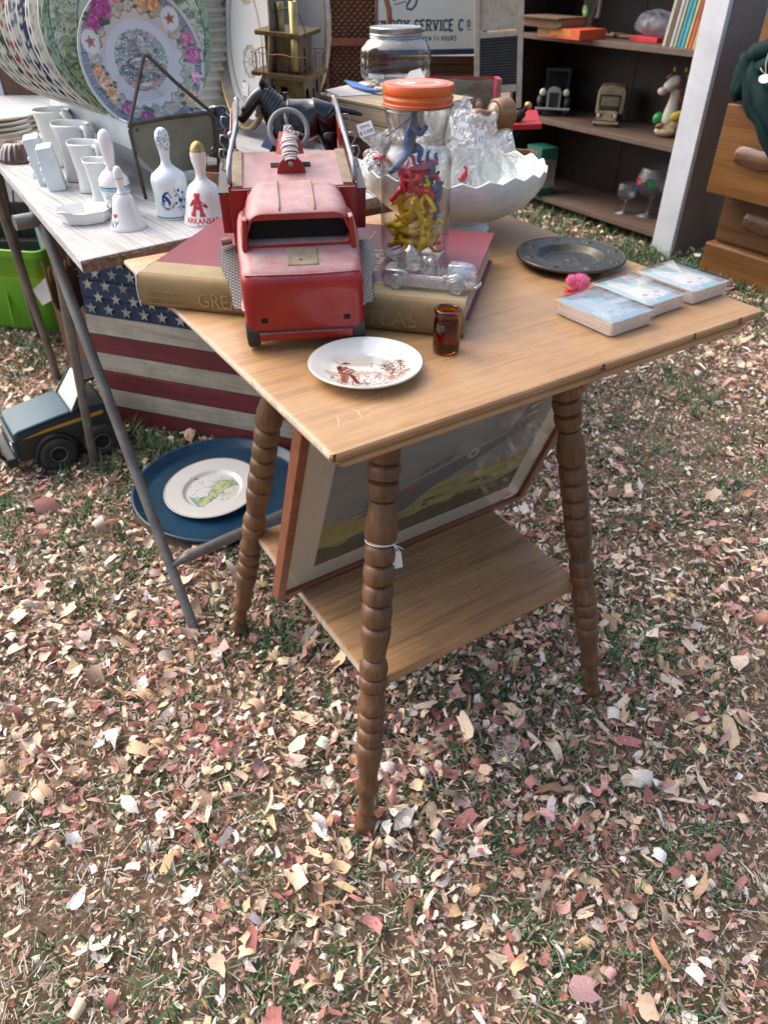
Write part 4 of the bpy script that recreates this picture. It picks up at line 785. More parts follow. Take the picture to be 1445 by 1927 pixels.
for s in (-1, 1): gpart('fender', lambda m, s=s: m.tube([(.074, s*.0165, .012), (.079, s*.0170, .018), (.087, s*.0172, .0205), (.096, s*.0170, .017), (.102, s*.0165, .010)], [.0015, .003, .0035, .003, .0015], 8), smooth=True)
gpart('bumper', lambda m: m.tube([(.109, -.014, .008), (.1115, 0, .008), (.109, .014, .008)], .0018, 8), smooth=True)
for k in range(7): gpart('louvre', lambda m, k=k: m.box((.038+k*.0045, -.0168, .010), (.0016, .0016, .007)))

# ------------------------------------------------------------------ amber bottle
AMB = glass('amber_glass', (.42, .13, .012), .01, 1.5)
bot = thing('amber_bottle', 'small empty amber glass bottle standing in front of the atlas corner', 'bottle', (.0665, .7275, .7403))
mb = MB(); mb.lathe([(0, 0), (.0118, 0), (.0138, .0012), (.0145, .004), (.0145, .0335), (.0138, .0368), (.0128, .0395), (.0128, .0415), (.0140, .0425), (.0144, .0450), (.0140, .0472), (.0128, .0480), (.0112, .0474), (.0106, .0455), (.0108, .040), (.0122, .036), (.0128, .032), (.0128, .006), (.0110, .0030), (0, .0028)], 48)
mb.build('glass_body', AMB, bot, smooth=True)

# ------------------------------------------------------------------ small plate with brown hunting scene
def plate_mesh(mb, prof, nr_=40, na=160):
    rs = [p[0] for p in prof]; zs = [p[1] for p in prof]
    def f(u, v): r = max(1e-4, rs[-1]*v); return (r*math.cos(2*PI*u), r*math.sin(2*PI*u), float(np.interp(r, rs, zs)))
    return mb.grid(f, na, nr_)
CHINA = plain('cream_china', (.74, .72, .64), .18, var=.03, coat=.6)
plt = thing('small_plate', 'small cream plate printed with a brown hunter and tree scene, nearest to the table corner', 'plate', (-.0188, .676, .7402))
mb = MB(); plate_mesh(mb, [(0, .0042), (.030, .0042), (.036, .0052), (.046, .0090), (.0545, .0128), (.0575, .0137)], 90, 300); pf = mb.build('painted_face', vcol('plate_glaze', .12, .8), plt, smooth=True)
q = xyz(pf); S = .057; X, Y = q[:, 0]/S, q[:, 1]/S; P = Paint(X, Y, (.74, .73, .67)); r_ = np.hypot(X, Y)
cloud = .10+.06*np.sin(X*7)+.10*fbm(X, Y, 3, 2)*2-.08; bandm = (Y > cloud)*np.clip((.62-Y)/.25, 0, 1)*np.clip((.80-np.hypot(X, Y*.8))/.22, 0, 1); P.put(bandm*(.75*np.clip((.62-Y)/.5, 0, 1)), (.47, .42, .29)); P.put((fbm(X, Y*5, 3, 5) > .52)*bandm*.5, (.55, .51, .38))
BR, BR2 = (.145, .040, .020), (.30, .13, .075)
P.put(((Y > -.30) & (Y < -.12+.07*np.exp(-((X-.35)/.4)**2)) & True)*np.clip((.84-np.hypot(X-.05, Y))/.2, 0, 1)*.55, (.52, .36, .26))
for k in range(70):
    x_ = rng.uniform(-.25, .75); y_ = rng.uniform(-.30, -.10); P.line([(x_, y_), (x_+rng.uniform(.03, .12), y_+rng.uniform(-.01, .02))], .014, BR if k % 3 == 0 else BR2)
for k in range(260):
    x_ = rng.uniform(-.62, .74); y_ = rng.uniform(-.72, -.30)
    if math.hypot(x_, y_) < .82: P.line([(x_, y_), (x_+rng.uniform(-.02, .05), y_+rng.uniform(.05, .12))], .011, BR if k % 2 else BR2)
P.line([(-.72, -.20), (-.55, -.25), (-.3, -.26)], .013, BR2); P.line([(-.72, -.16), (-.5, -.20)], .010, BR2)
P.line([(.50, -.30), (.46, -.18), (.53, .02), (.60, .12)], .026, BR); P.line([(.50, -.08), (.36, .06), (.30, .16)], .016, BR); P.line([(.53, .02), (.47, .16), (.44, .30)], .014, BR); P.line([(.49, -.14), (.66, -.05), (.74, .02)], .014, BR)
for k in range(150):
    a = rng.uniform(0, 2*PI); rr_ = rng.uniform(0, 1)**.6; x_ = .48+.25*rr_*math.cos(a); y_ = .10+.24*rr_*math.sin(a); P.disc(x_, y_, .018, BR if k % 2 else BR2, 1.3, .8, .4)
for k in range(14): P.disc(rng.uniform(.1, .3), rng.uniform(.0, .22), .012, BR, 1.6, .7, .4)
P.poly([(-.50, .06), (-.34, .10), (-.26, -.10), (-.33, -.22), (-.48, -.16)], BR2); P.disc(-.31, -.10, .12, BR); P.disc(-.31, -.10, .095, (.48, .33, .30)); P.line([(-.38, -.05), (-.24, -.15)], .02, BR); P.line([(-.25, -.04), (-.37, -.16)], .02, BR); P.poly([(-.52, .10), (-.44, .12), (-.42, -.06), (-.50, -.06)], BR)
P.disc(-.375, .17, .055, (.55, .42, .32)); P.poly([(-.47, .17), (-.26, .20), (-.28, .22), (-.38, .27), (-.44, .20)], BR); P.line([(-.56, .30), (-.40, .05)], .012, BR2); P.poly([(-.44, -.20), (-.28, -.20), (-.30, -.62), (-.41, -.62)], BR2); P.poly([(-.30, -.20), (-.20, -.24), (-.08, -.56), (-.14, -.60)], BR); P.line([(-.37, -.25), (-.36, -.6)], .02, BR); P.line([(-.46, -.18), (-.24, -.18)], .03, BR)
setcol(pf, P.c)
mb = MB(); mb.lathe([(.0572, .0138), (.0582, .0132), (.0578, .0120), (.0500, .0075), (.038, .0022), (.034, .0), (.031, .0), (.030, .0015), (0, .0018)], 96); mb.build('rim_and_foot', CHINA, plt, smooth=True)

# ------------------------------------------------------------------ dark embossed metal dish
PEW = plain('dark_bronze', (.062, .060, .050), .42, .75, var=.3, scale=50, bmp=.5, bscale=260, dirt=(.15, .13, .09), dirt_amt=.5)
dish = thing('metal_dish', 'round dark bronze dish embossed with figures round its wide rim', 'dish', (.2565, 1.008, .7403))
mb = MB(); mm = [(2*PI*k/8+.2, .0615) for k in range(8)]
rs = [0, .030, .038, .0425, .046, .048, .070, .0725, .0735]; zs = [.0035, .0035, .0045, .009, .0125, .0118, .0132, .0142, .0128]
def dz(x, y):
    r = math.hypot(x, y); z = float(np.interp(r, rs, zs)); e_ = 0
    for a, rr_ in mm:
        dx, dy = x-rr_*math.cos(a), y-rr_*math.sin(a); d = math.hypot(dx, dy); th_ = math.atan2(dy, dx)
        L_ = .0082*(.62+.38*abs(math.cos(2.5*th_+a))); e_ += .0016*max(0, min(1, (L_-d)/.0015))
    if r < .030:
        d = math.hypot(x*.8+.004, y); e_ += .0022*max(0, math.sin(x*260+2)*math.cos(y*300+x*90))*max(0, 1-r/.028)
    e_ += .0005*math.sin(r*1400)*(1 if r > .049 else 0)*.3
    return z+e_
mb.grid(lambda u, v: (lambda r, a: (r*math.cos(a), r*math.sin(a), dz(r*math.cos(a), r*math.sin(a))))(max(.0735*v, 1e-4), 2*PI*u), 220, 74); mb.build('embossed_face', PEW, dish, smooth=True)
mb = MB(); mb.lathe([(.0734, .0128), (.0742, .0115), (.0735, .0100), (.052, .008), (.045, .0), (.042, .0), (0, .0012)], 80); mb.build('underside', PEW, dish, smooth=True)

# ------------------------------------------------------------------ three boxed card decks
CLR = film('clear_hard_plastic', (.985, .99, .99), .10, .2, 25, .03, (.85, .9, 1.), .0006); CARD = wood('card_edges', (.62, .50, .42), (.72, .60, .52), (.80, .70, .63), 0, 4, .6, .9, rings=False)
HOLO = film('crinkled_wrap', (.93, .96, 1.0), .9, .9, 420, .30, (.45, .70, .90), .003)
eL = Vector((.567, -.823, 0)).normalized(); eS = Vector((-eL.y, eL.x, 0))
def deck(cx, cy, label, seed, wrap):
    o = thing('card_deck', label, 'card deck', group='boxed card decks in a row'); M = Matrix((eL, eS, Vector((0, 0, 1)))).transposed().to_4x4(); M.translation = (cx, cy, .7403); o.matrix_world = M
    Ld, Wd_, Hd = .0905, .0735, .0185
    def rrx(x, y, z, r=.005, n=4): return [(a*1., b, c) for a, b, c in rrect(-x, x, -y, y, z, r, n)]
    mb = MB(); mb.loft([rrx(Ld/2-.001, Wd_/2-.001, 0), rrx(Ld/2, Wd_/2, .001), rrx(Ld/2, Wd_/2, .0112), rrx(Ld/2+.0008, Wd_/2+.0008, .0114), rrx(Ld/2+.0008, Wd_/2+.0008, Hd-.001), rrx(Ld/2-.0006, Wd_/2-.0006, Hd)]); mb.build('plastic_case', CLR, o, angle=35)
    mb = MB(); mb.loft([rrx(Ld/2-.0028, Wd_/2-.0028, z) for z in (.0012, .0160)]); mb.build('card_block', CARD, o, angle=35)
    mb = MB(); mb.loft([rrx(Ld/2+.001, Wd_/2+.001, z, .0055) for z in (Hd-.0012, Hd-.0002)], cap=False); mb.build('lid_rim', CLR, o)
    mb = MB(); mb.grid(lambda u, v: (-(Ld/2-.0035)+(Ld-.007)*u, -(Wd_/2-.0035)+(Wd_-.007)*v, .0164), 120, 96); c = mb.build('top_card', vcol('card_print', .3, .4), o)
    q = xyz(c); X, Y = q[:, 0]/.042, q[:, 1]/.042; P = Paint(X, Y, (.30, .52, .55)); P.put(fbm(X, Y, 4, seed)*.7, (.42, .62, .64))
    W_ = (.78, .74, .66); P.disc(.28, .0, .48, W_, 1., 1.25); P.disc(-.52, .42, .20, W_, 2.5, 1.); P.disc(-.40, -.30, .22, W_, 2.5, 1.05); P.disc(-.45, -.30, .10, (.76, .60, .55), 3.0, 1.); P.disc(-.55, .42, .09, (.76, .60, .55), 3.0, 1.)
    for y_ in (-.24, .26): P.disc(.40, y_, .085, (.22, .27, .36), .8, 1.1); P.disc(.37, y_+.02, .025, (.8, .8, .8))
    P.disc(.53, .0, .05, (.75, .42, .42)); P.disc(.66, .02, .05, (.62, .10, .16)); P.line([(.58, -.14), (.64, .02), (.58, .18)], .02, (.45, .30, .30)); P.disc(.55, -.42, .10, (.80, .60, .58)); P.disc(.55, .42, .10, (.80, .60, .58))
    P.poly([(.78, -.75), (.95, -.75), (.98, .78), (.80, .78), (.74, .3), (.72, -.1), (.74, -.4)], (.20, .48, .52)); P.disc(.80, -.52, .10, (.60, .38, .50)); P.disc(.84, -.34, .07, (.72, .5, .6))
    for a in range(5): P.disc(.80+.09*math.cos(a*1.257), .60+.09*math.sin(a*1.257), .07, (.62, .07, .16))
    setcol(c, P.c)
    mb = MB(); mb.add([(-Ld/2+.002, -Wd_/2+.002, Hd-.0004), (Ld/2-.002, -Wd_/2+.002, Hd-.0004), (Ld/2-.002, Wd_/2-.002, Hd-.0004), (-Ld/2+.002, Wd_/2-.002, Hd-.0004)], [(0, 1, 2, 3)]) if False else mb.grid(lambda u, v: (-(Ld/2-.003)+(Ld-.006)*u, -(Wd_/2-.003)+(Wd_-.006)*v, .0172+.0003*math.sin(u*40+v*23)*math.sin(v*51+seed)), 30, 24)
    mb.build('wrapper', HOLO if wrap else CLR, o, smooth=True)
    mb = MB(); mb.tube([(-Ld/2-.0009, -.008, .011), (-Ld/2-.0009, -.006, .0065), (-Ld/2-.0009, 0, .0050), (-Ld/2-.0009, .006, .0065), (-Ld/2-.0009, .008, .011)], .0004, 4) if False else mb.tube([(.01, -Wd_/2-.0006, .0110), (.012, -Wd_/2-.0006, .0065), (.020, -Wd_/2-.0006, .0045), (.028, -Wd_/2-.0006, .0060), (.030, -Wd_/2-.0006, .0110)], .0004, 4)
    mb.build('thumb_notch', CLR, o); return o
deck(.2565, .8150, 'card deck in a crinkly iridescent wrapper, nearest of the three boxed decks', 1, True)
deck(.3105, .8660, 'boxed rabbit card deck in the middle, between the wrapped deck and the corner deck', 2, False)
deck(.3785, .9100, 'boxed rabbit card deck closest to the right corner of the table', 3, False)

# ------------------------------------------------------------------ pink pom-pom bird
PK = plain('pink_chenille', (.80, .16, .30), .95, var=.15, scale=200, sheen=.5); RW = plain('red_pipe_cleaner', (.60, .02, .03), .8)
bird = thing('pompom_bird', 'tiny pink pompom bird with red wire feet lying beside the bronze dish', 'pompom bird', (.243, .897, .7403))
def fuzz(mb, c, r, n, l):
    for _ in range(n):
        a = rng.uniform(0, 2*PI); z = rng.uniform(-1, 1); s = math.sqrt(1-z*z); d = Vector((s*math.cos(a), s*math.sin(a), z)); p = Vector(c)+Vector((d.x*r[0], d.y*r[1], d.z*r[2])); t = d.orthogonal().normalized()*.0003; e_ = p+d*l*rng.uniform(.5, 1.2)+Vector((rng.gauss(0, .0008), rng.gauss(0, .0008), rng.gauss(0, .0008)))
        mb.add([p-t, p+t, e_], [(0, 1, 2)])
mb = MB(); mb.ell((.002, 0, .013), (.0112, .0095, .0105), nu=20, nv=14); mb.ell((-.0085, -.001, .0165), (.0062, .0062, .0062), nu=16, nv=10); mb.ell((-.006, -.002, .0075), (.004, .005, .0065), nu=12, nv=8)
fuzz(mb, (.002, 0, .013), (.0112, .0095, .0105), 1500, .0022); fuzz(mb, (-.0085, -.001, .0165), (.0062, .0062, .0062), 700, .0018); mb.build('fuzzy_body', PK, bird, smooth=True)
for dy, dx in ((-.003, 0), (-.009, .002)):
    mb = MB(); b0_ = Vector((-.007+dx, dy, .0035)); mb.tube([b0_+Vector((.006, .002, .004)), b0_, b0_+Vector((-.011, -.002, .001))], .0007, 5); mb.tube([b0_, b0_+Vector((-.010, .002, .004))], .0007, 5); mb.tube([b0_, b0_+Vector((-.010, -.005, -.001))], .0007, 5); mb.build('wire_foot', RW, bird, smooth=True)

# ------------------------------------------------------------------ milk glass bowl
MILK = plain('milk_glass', (.70, .76, .73), .22, var=.03, scale=20, bmp=.6, bscale=110, bdist=.003, coat=.5)
BWX, BWY = .106, 1.172
bowl = thing('milk_glass_bowl', 'white milk glass bowl with jagged scalloped rim on a low foot, holding bags of figures', 'bowl', (BWX, BWY, .7403))
def jag(t): k = 22; x = (t/(2*PI)*k) % 1; return (1-abs(2*x-1))
def bowlf(r0, r1, zz):
    def f(u, v):
        t = 2*PI*u; z0, r = zz(v); w_ = .0065*(jag(t)-.5+.25*math.sin(t*5))*max(0, (v-.7)/.3)**1.5; rib = 1+.010*math.sin(t*22)*v*(1-v)*2; return (r*rib*math.cos(t)*1.08, r*rib*math.sin(t)*.98, z0+w_)
    return f
def bprof(v): a = v; return (.018+.072*a**1.35, .048+.078*math.sin(a*PI/2)**.85)
mb = MB(); mb.grid(bowlf(0, 0, bprof), 176, 24)
mb.grid(lambda u, v: (lambda p: (p[0]*(1-.004/.12), p[1]*(1-.004/.12), p[2]-.0005+.003*(1-v)))(bowlf(0, 0, bprof)(1-u, v)), 176, 24)
mb.build('basin', MILK, bowl, smooth=True)
mb = MB()
def rimp(u, o): p = bowlf(0, 0, bprof)(u, 1); return (p[0]*o, p[1]*o, p[2])
mb.tube([rimp(i/176, .985) for i in range(176)], .0022, 6, closed=True); mb.build('jagged_rim', MILK, bowl, smooth=True)
mb = MB(); mb.lathe([(0, .020), (.050, .021), (.046, .016), (.047, .010), (.054, .003), (.056, 0), (.050, 0), (0, .002)], 48, sx=1.05); mb.build('foot', MILK, bowl, smooth=True)

# clear bags with small figures, standing in the bowl
BAG = film('crinkled_clear_bag', (.975, .98, .985), 1.2, 1.0, 120, .06, (.9, .93, .98), .012)
def bag(label, c, hx, hy, h, lean, seed, twist=.3, flat=.5):
    o = thing('plastic_bag', label, 'plastic bag', c, group='clear plastic bags of toy figures')
    r = random.Random(seed); ph = [r.uniform(0, 6) for _ in range(8)]
    def f(u, v):
        t = 2*PI*u; wv_ = math.sin(PI*min(1, v*1.15+.05))**.6*(1-.35*v) if v < .8 else (.42+.9*(v-.8)); ww = hx*(.45+.55*math.sin(PI*min(v*1.1, 1)**.8)) if v < .72 else hx*(.52+.9*(v-.72)); dd = hy*max(.06, (1-v)**.7)
        if v < .04: ww *= .5; dd *= .5
        n = .13*math.sin(5*t+ph[0]+v*9)+.10*abs(math.sin(6*t+ph[1]-v*13))+.09*abs(math.sin(9*t+ph[2]+v*17))+.05*math.sin(23*t+v*31)
        x = ww*(1+n)*math.cos(t); y = dd*(1+n*1.5)*math.sin(t)+.006*math.sin(v*11+ph[3]+t); a = twist*v; return (x*math.cos(a)-y*math.sin(a)+lean[0]*v+.004*math.sin(v*17+ph[4]+3*t), x*math.sin(a)+y*math.cos(a)+lean[1]*v, h*v+.004*math.sin(3*t+ph[5])*v)
    mb = MB(); mb.grid(f, 96, 60); mb.build('film_pouch', BAG, o, smooth=True)
    return o
def sticker(label, P_, X_, N_, w_, h_, l1, l2, par=None):
    M = lookat(P_, X_, N_); o = thing('price_sticker', label, 'price sticker') if par is None else None
    if o is not None: o.matrix_world = M
    mb = MB()
    if par is not None: mb.M = par.matrix_world.inverted() @ M
    mb.box((0, 0, 0), (w_, h_, .0003)); s = mb.build('sticker_paper' if par is None else 'price_sticker', PAPER, o or par); INK_ = bpy.data.materials.get('black_ink') or plain('black_ink', (.02, .02, .02), .6)
    mb = MB()
    if par is not None: mb.M = par.matrix_world.inverted() @ M
    mb.text(l1, h_*.30, lambda x, y: (x, y+h_*.20, .0003), .01); mb.text(l2, h_*.36, lambda x, y: (x, y-h_*.22, .0003), .012); mb.build('printed_price', INK_, s)
    return o
b1 = bag('crumpled clear bag with red and green figures left of the jar, priced $3.50', (.034, 1.20, .772), .052, .034, .105, (-.016, -.03), 3, .2)
b2 = bag('tall clear bag with pale figures standing just right of the jar', (.108, 1.185, .765), .045, .034, .150, (-.020, .0), 8, .35)
b3 = bag('clear bag with yellow figure, middle of the bags right of the jar', (.130, 1.175, .765), .040, .030, .135, (-.002, .0), 13, -.2)
b4 = bag('low clear bag with blue and green figures lying toward the right of the bowl', (.150, 1.165, .768), .042, .030, .105, (.010, .006), 21, .5)
GB = 'small plastic figures inside the clear bags'
bpy.context.view_layer.update()
for x, y, z, cl_, lb in ((.000, 1.180, .800, 'green', 'dark green figure in the bag left of the jar'), (.016, 1.178, .815, 'red', 'red figure at the top of the bag left of the jar'), (-.012, 1.185, .790, 'yellow', 'yellow piece lying across the bag left of the jar'), (-.006, 1.180, .832, 'red', 'second red figure near the price sticker of the left bag'), (.118, 1.165, .790, 'white', 'milky figure in the tall bag right of the jar'), (.128, 1.158, .782, 'yellow', 'yellow figure low in the middle bag'), (.120, 1.170, .812, 'red', 'small red figure in the tall bag right of the jar'), (.158, 1.150, .782, 'blue', 'blue figure low in the right bag'), (.172, 1.150, .780, 'ltgreen', 'bright green figure in the right bag'), (.100, 1.165, .784, 'green', 'green figure low behind the jar in the bowl')):
    figure(lb, GB, cl_, (x, y, z), (rng.uniform(-1.2, 1.2), rng.uniform(-1, 1), rng.uniform(0, 6)), rng.randint(0, 2), None, .07)
sticker('white price sticker reading $3.50 on the bag left of the jar', onpl(688, 243, (0, 1.135, 0), (0, 1, 0)), (.93, .1, .33), (.1, -.85, .5), .022, .018, 'KPAG', '$ 3.500')
sticker('white price sticker on the rightmost clear bag', onpl(904, 262, (0, 1.120, 0), (0, 1, 0)), (.12, .1, .98), (.3, -.85, .3), .024, .010, 'KPAG', '$ 3.50')
sticker('blurred white price sticker on the tall bag right of the jar', onpl(868, 246, (0, 1.125, 0), (0, 1, 0)), (.3, .1, .95), (-.1, -.85, .4), .022, .011, 'KPAG', '$ 3.50')

# ================================================================== folding table with its wares
FL = Vector((-.525, .851, 0)).normalized(); FWD = Vector((.772, .635, 0)).normalized(); FC = Vector((-.424, 1.018, 0))
WPW = wood('whitewashed_plywood', (.40, .39, .37), (.50, .52, .53), (.58, .61, .64), 1, .7, .7, 1.0, wear=(.33, .26, .19), wear_amt=.36, bmp=.7)
PLYE = wood('raw_plywood_edge', (.16, .10, .06), (.34, .24, .17), (.50, .42, .34), 0, 3, .9, 1, bmp=.9)
fyaw = math.atan2(FWD.y, FWD.x)
ft = thing('folding_table', 'long whitewashed plywood table on grey metal tube legs at the left', 'folding table', FC, fyaw)
fl = (FL.to_2d()); floc = Vector((FL.dot(FWD), FL.dot(Vector((-FWD.y, FWD.x, 0)))))   # long edge in table coordinates
def fq(a, b, z): return (a*1.0+b*floc.x, b*floc.y, z)
mb = MB(); rag = [0]+[i/60 for i in range(1, 60)]+[1]
mb.hexa([fq(0, 0, .7215), fq(.66, 0, .7215), fq(.66, 1.85, .7215), fq(0, 1.85, .7215), fq(0, 0, .7400), fq(.66, 0, .7400), fq(.66, 1.85, .7400), fq(0, 1.85, .7400)]); mb.build('tabletop', WPW, ft, bevel=.002)
mb = MB()
def redge(u, v):
    x = .66*u; n = .0016*math.sin(x*310)+.0012*math.sin(x*773+2)+.001*math.sin(x*1370)
    return fq(x, -.0012-abs(n)*(.6+.5*math.sin(v*PI)), .7225+.0165*v+.0006*math.sin(x*500+v*9))
mb.grid(redge, 160, 4); mb.build('splintered_edge', PLYE, ft, smooth=False)
for k in range(46):
    x = rng.random()**1.5*.5; mb = MB() if k == 0 else mb; p = Vector(fq(x, -.002, .7385)); mb.add([p, p+Vector((rng.uniform(.004, .014), -.001, rng.uniform(-.006, .001))), p+Vector((.002, -.002, -.003))], [(0, 1, 2)])
s_ = mb.build('loose_splinters', PLYE, ft); s_['kind'] = 'stuff'
GAL = plain('grey_steel_tube', (.22, .215, .205), .45, .6, var=.22, scale=25, bmp=.2, dirt=(.13, .09, .06), dirt_amt=.6)
def W2F(p): return ft_inv @ Vector(p)
bpy.context.view_layer.update(); ft_inv = ft.matrix_world.inverted()
ap = Vector((-.608, 1.338, .706)); ap2 = onz(-24, 312, .706)
for a, b, r in ((ap, Vector((-.379, 1.011, 0)), .0100), (ap+Vector((.02, -.01, 0)), Vector((-.765, 1.598, 0)), .0100), (ap2, Vector((-1.038, 2.098, 0)), .0105), (ap2+Vector((.02, 0, 0)), Vector((-1.237, 2.445, 0)), .011)):
    mb = MB(); mb.cyl(W2F(a), W2F(b), r, n=18); mb.build('leg', GAL, ft, smooth=False, angle=40)
mb = MB(); mb.cyl(W2F(ap+Vector((-.035, -.028, .002))), W2F(ap+Vector((.52, .42, .002))), .013, n=16); mb.build('crossbar', GAL, ft, angle=40)
brs = Vector((-.418, 1.066, .128)); mb = MB(); 
mb.tube([W2F(brs), W2F(brs+Vector((.03, .025, .002))), W2F(brs+Vector((.30, .24, .002))), W2F(brs+Vector((.52, .43, .002)))], [.006, .011, .011, .011], 10); mb.build('leg_brace', GAL, ft, smooth=True)
for q_ in (Vector((.10, 1.43, 0)),): mb = MB(); mb.cyl(W2F(q_+Vector((-.05, .04, .706))), W2F(q_+Vector((.03, -.03, 0))), .0125, n=14); mb.build('leg', GAL, ft, angle=40)
mb = MB(); mb.cyl(W2F(Vector((-.470, 1.142, .283))), W2F(Vector((-.463, 1.135, .283))), .003); mb.build('bolt', STEEL, ft)

PORC = plain('white_porcelain', (.74, .74, .72), .12, var=.02, coat=.8)
def uvmap(prof, phi0, z0):
    zs = [p[1] for p in prof]; rs = [p[0] for p in prof]
    o = sorted(zip(zs, rs)); zs = [a for a, b in o]; rs = [b for a, b in o]
    def P(x, y): z = z0+y; r = float(np.interp(z, zs, rs)); a = phi0+x/max(r, .004); return ((r+.0004)*math.cos(a), (r+.0004)*math.sin(a), z)
    return P
REDI = plain('red_glaze_print', (.55, .015, .03), .25); BLUI = plain('cobalt_glaze_print', (.02, .05, .22), .25); GRYI = plain('grey_glaze_print', (.22, .22, .22), .3); NAVI = plain('navy_glaze_print', (.02, .03, .10), .3); GOLD = plain('gold_trim', (.46, .30, .10), .3, .8)
def bell(label, x, y, prof, n=56, mat=None, lean=0):
    o = thing('souvenir_bell', label, 'bell', (x, y, .7402), group='souvenir china bells on the white table'); mb = MB(); mb.lathe(prof, n); b = mb.build('bell_body', mat or PORC, o, smooth=True); o.scale = (.93,)*3; return o, b, math.atan2(-y, -x)
# Arkansas
pa = [(.0400, 0), (.0405, .0015), (.0385, .006), (.0345, .018), (.0310, .034), (.0285, .048), (.0225, .059), (.0130, .066), (.0090, .071), (.0082, .078), (.0100, .086), (.0126, .096), (.0134, .105), (.0120, .114), (.0080, .121), (.0030, .1245), (0, .125)]
o, b, ph = bell('white china bell with a big red A and ARKANSAS lettering and gold tip', -.283, 1.208, pa)
mb = MB(); mb.text('ARKANSAS', .0118, uvmap(pa, ph-.25, .0095), .02); mb.text('HOG COUNTRY', .0035, uvmap(pa, ph-.15, .0030), .01); mb.build('red_lettering', REDI, o)
mb = MB(); Pm = uvmap(pa, ph-.42, .0345); AS = [[(-.0085, -.016), (-.0035, .015)], [(.0085, -.016), (.0035, .015)]]
def slab(Pm, w, off, mb):
    f = lambda x, y: tuple(np.array(Pm(x, y))*1.0+np.array([math.cos(ph-.3), math.sin(ph-.3), 0])*off)
    mb.ribbon([(-.0080, -.015), (-.0040, -.002), (-.0005, .014)], w, f); mb.ribbon([(.0080, -.015), (.0045, -.002), (.0005, .014)], w, f); mb.ribbon([(-.005, -.005), (0, -.005), (.005, -.005)], w*.8, f)
    for cx in (-.008, .008): mb.ribbon([(cx-.0045, -.0155), (cx, -.0155), (cx+.0045, -.0155)], w*.9, f)
    mb.ribbon([(-.005, .0145), (0, .0145), (.005, .0145)], w*.9, f)
slab(Pm, .0062, .0001, mb); mb.build('letter_outline', GRYI, o); mb = MB(); slab(Pm, .0042, .0004, mb); mb.build('letter_a', REDI, o)
mb = MB(); Pm2 = uvmap(pa, ph-.42, .036); mb.ribbon([(-.014, -.004), (-.006, .003), (.004, .002), (.013, -.003), (.017, -.006)], [.003, .007, .006, .005, .002], Pm2); mb.build('red_animal_shape', plain('dark_red_print', (.35, .02, .03), .3), o)
mb = MB(); mb.lathe([(.0128, .110), (.0118, .1155), (.0082, .1216), (.0032, .1252), (0, .1257)], 24); mb.build('gold_tip', GOLD, o, smooth=True)
# Wyoming, blue
BLW = plain('bluish_porcelain', (.66, .74, .76), .12, var=.03, coat=.8)
pb = [(.0300, 0), (.0308, .002), (.0298, .008), (.0290, .020), (.0292, .040), (.0306, .056), (.0305, .062), (.0270, .070), (.0160, .078), (.0090, .084), (.0075, .092), (.0085, .100), (.0112, .114), (.0122, .124), (.0105, .133), (.0055, .139), (0, .1405)]
o, b, ph = bell('pale blue and white china bell lettered WYOMING', -.342, 1.238, pb, mat=BLW)
mb = MB()
for i, ch in enumerate('WYOMING'):
    a = R(200+i*23); cx, cy = .0115*math.cos(a), .0115*math.sin(a); mb.text(ch, .0055, (lambda P, cx, cy, a: (lambda x, y: P(cx+x*math.cos(a+PI/2)-y*math.sin(a+PI/2), cy+x*math.sin(a+PI/2)+y*math.cos(a+PI/2))))(uvmap(pb, ph-.30, .030), cx, cy, a), .03)
mb.build('lettering', BLUI, o)
mb = MB(); Pm = uvmap(pb, ph-.30, .032)
mb.ribbon([(-.008, -.003), (-.006, .006), (-.001, .012), (.005, .014)], [.003, .005, .004, .002], Pm); mb.ribbon([(-.004, .008), (.001, .003), (.004, -.003), (.003, -.008)], [.003, .006, .005, .002], Pm); mb.ribbon([(0, .004), (-.005, -.001), (-.007, -.007)], .002, Pm); mb.ribbon([(.001, .014), (.006, .010), (.008, .004)], .0015, Pm)
Pf = uvmap(pb, ph+.45, .034)
mb.ribbon([(-.002, -.018), (.002, -.008), (-.001, .004), (-.006, .012), (-.008, .018)], .0012, Pf); mb.ribbon([(.001, -.008), (.006, -.002), (.008, .006)], .001, Pf); mb.ribbon([(0, -.012), (-.006, -.014)], .001, Pf)
for cx, cy, rr_ in ((.001, -.002, .0042), (-.001, .014, .0028), (.007, .009, .0026), (-.007, -.006, .0024), (.005, -.014, .0026), (-.006, .006, .002), (.009, -.003, .002)):
    for k in range(5): a = k*1.257; mb.ribbon([(cx, cy), (cx+rr_*.6*math.cos(a), cy+rr_*.6*math.sin(a)), (cx+rr_*math.cos(a), cy+rr_*math.sin(a))], [rr_*.3, rr_*.8, rr_*.2], Pf)
mb.build('flower_print', BLUI, o)
mb = MB(); Pz = uvmap(pb, ph, .0035)
for k in range(-14, 15): mb.ribbon([(k*.0026-.001, 0), (k*.0026, .0016), (k*.0026+.001, 0)], .0012, Pz)
mb.build('blue_border', BLUI, o); mb = MB(); Pz = uvmap(pb, ph, .122)
for k in range(90): x_, y_ = rng.uniform(-.022, .022), rng.uniform(-.016, .014); mb.ribbon([(x_, y_), (x_+rng.uniform(-.002, .002), y_+.0012)], .0013, Pz)
q_ = mb.build('handle_speckles', BLUI, o); q_['kind'] = 'stuff'
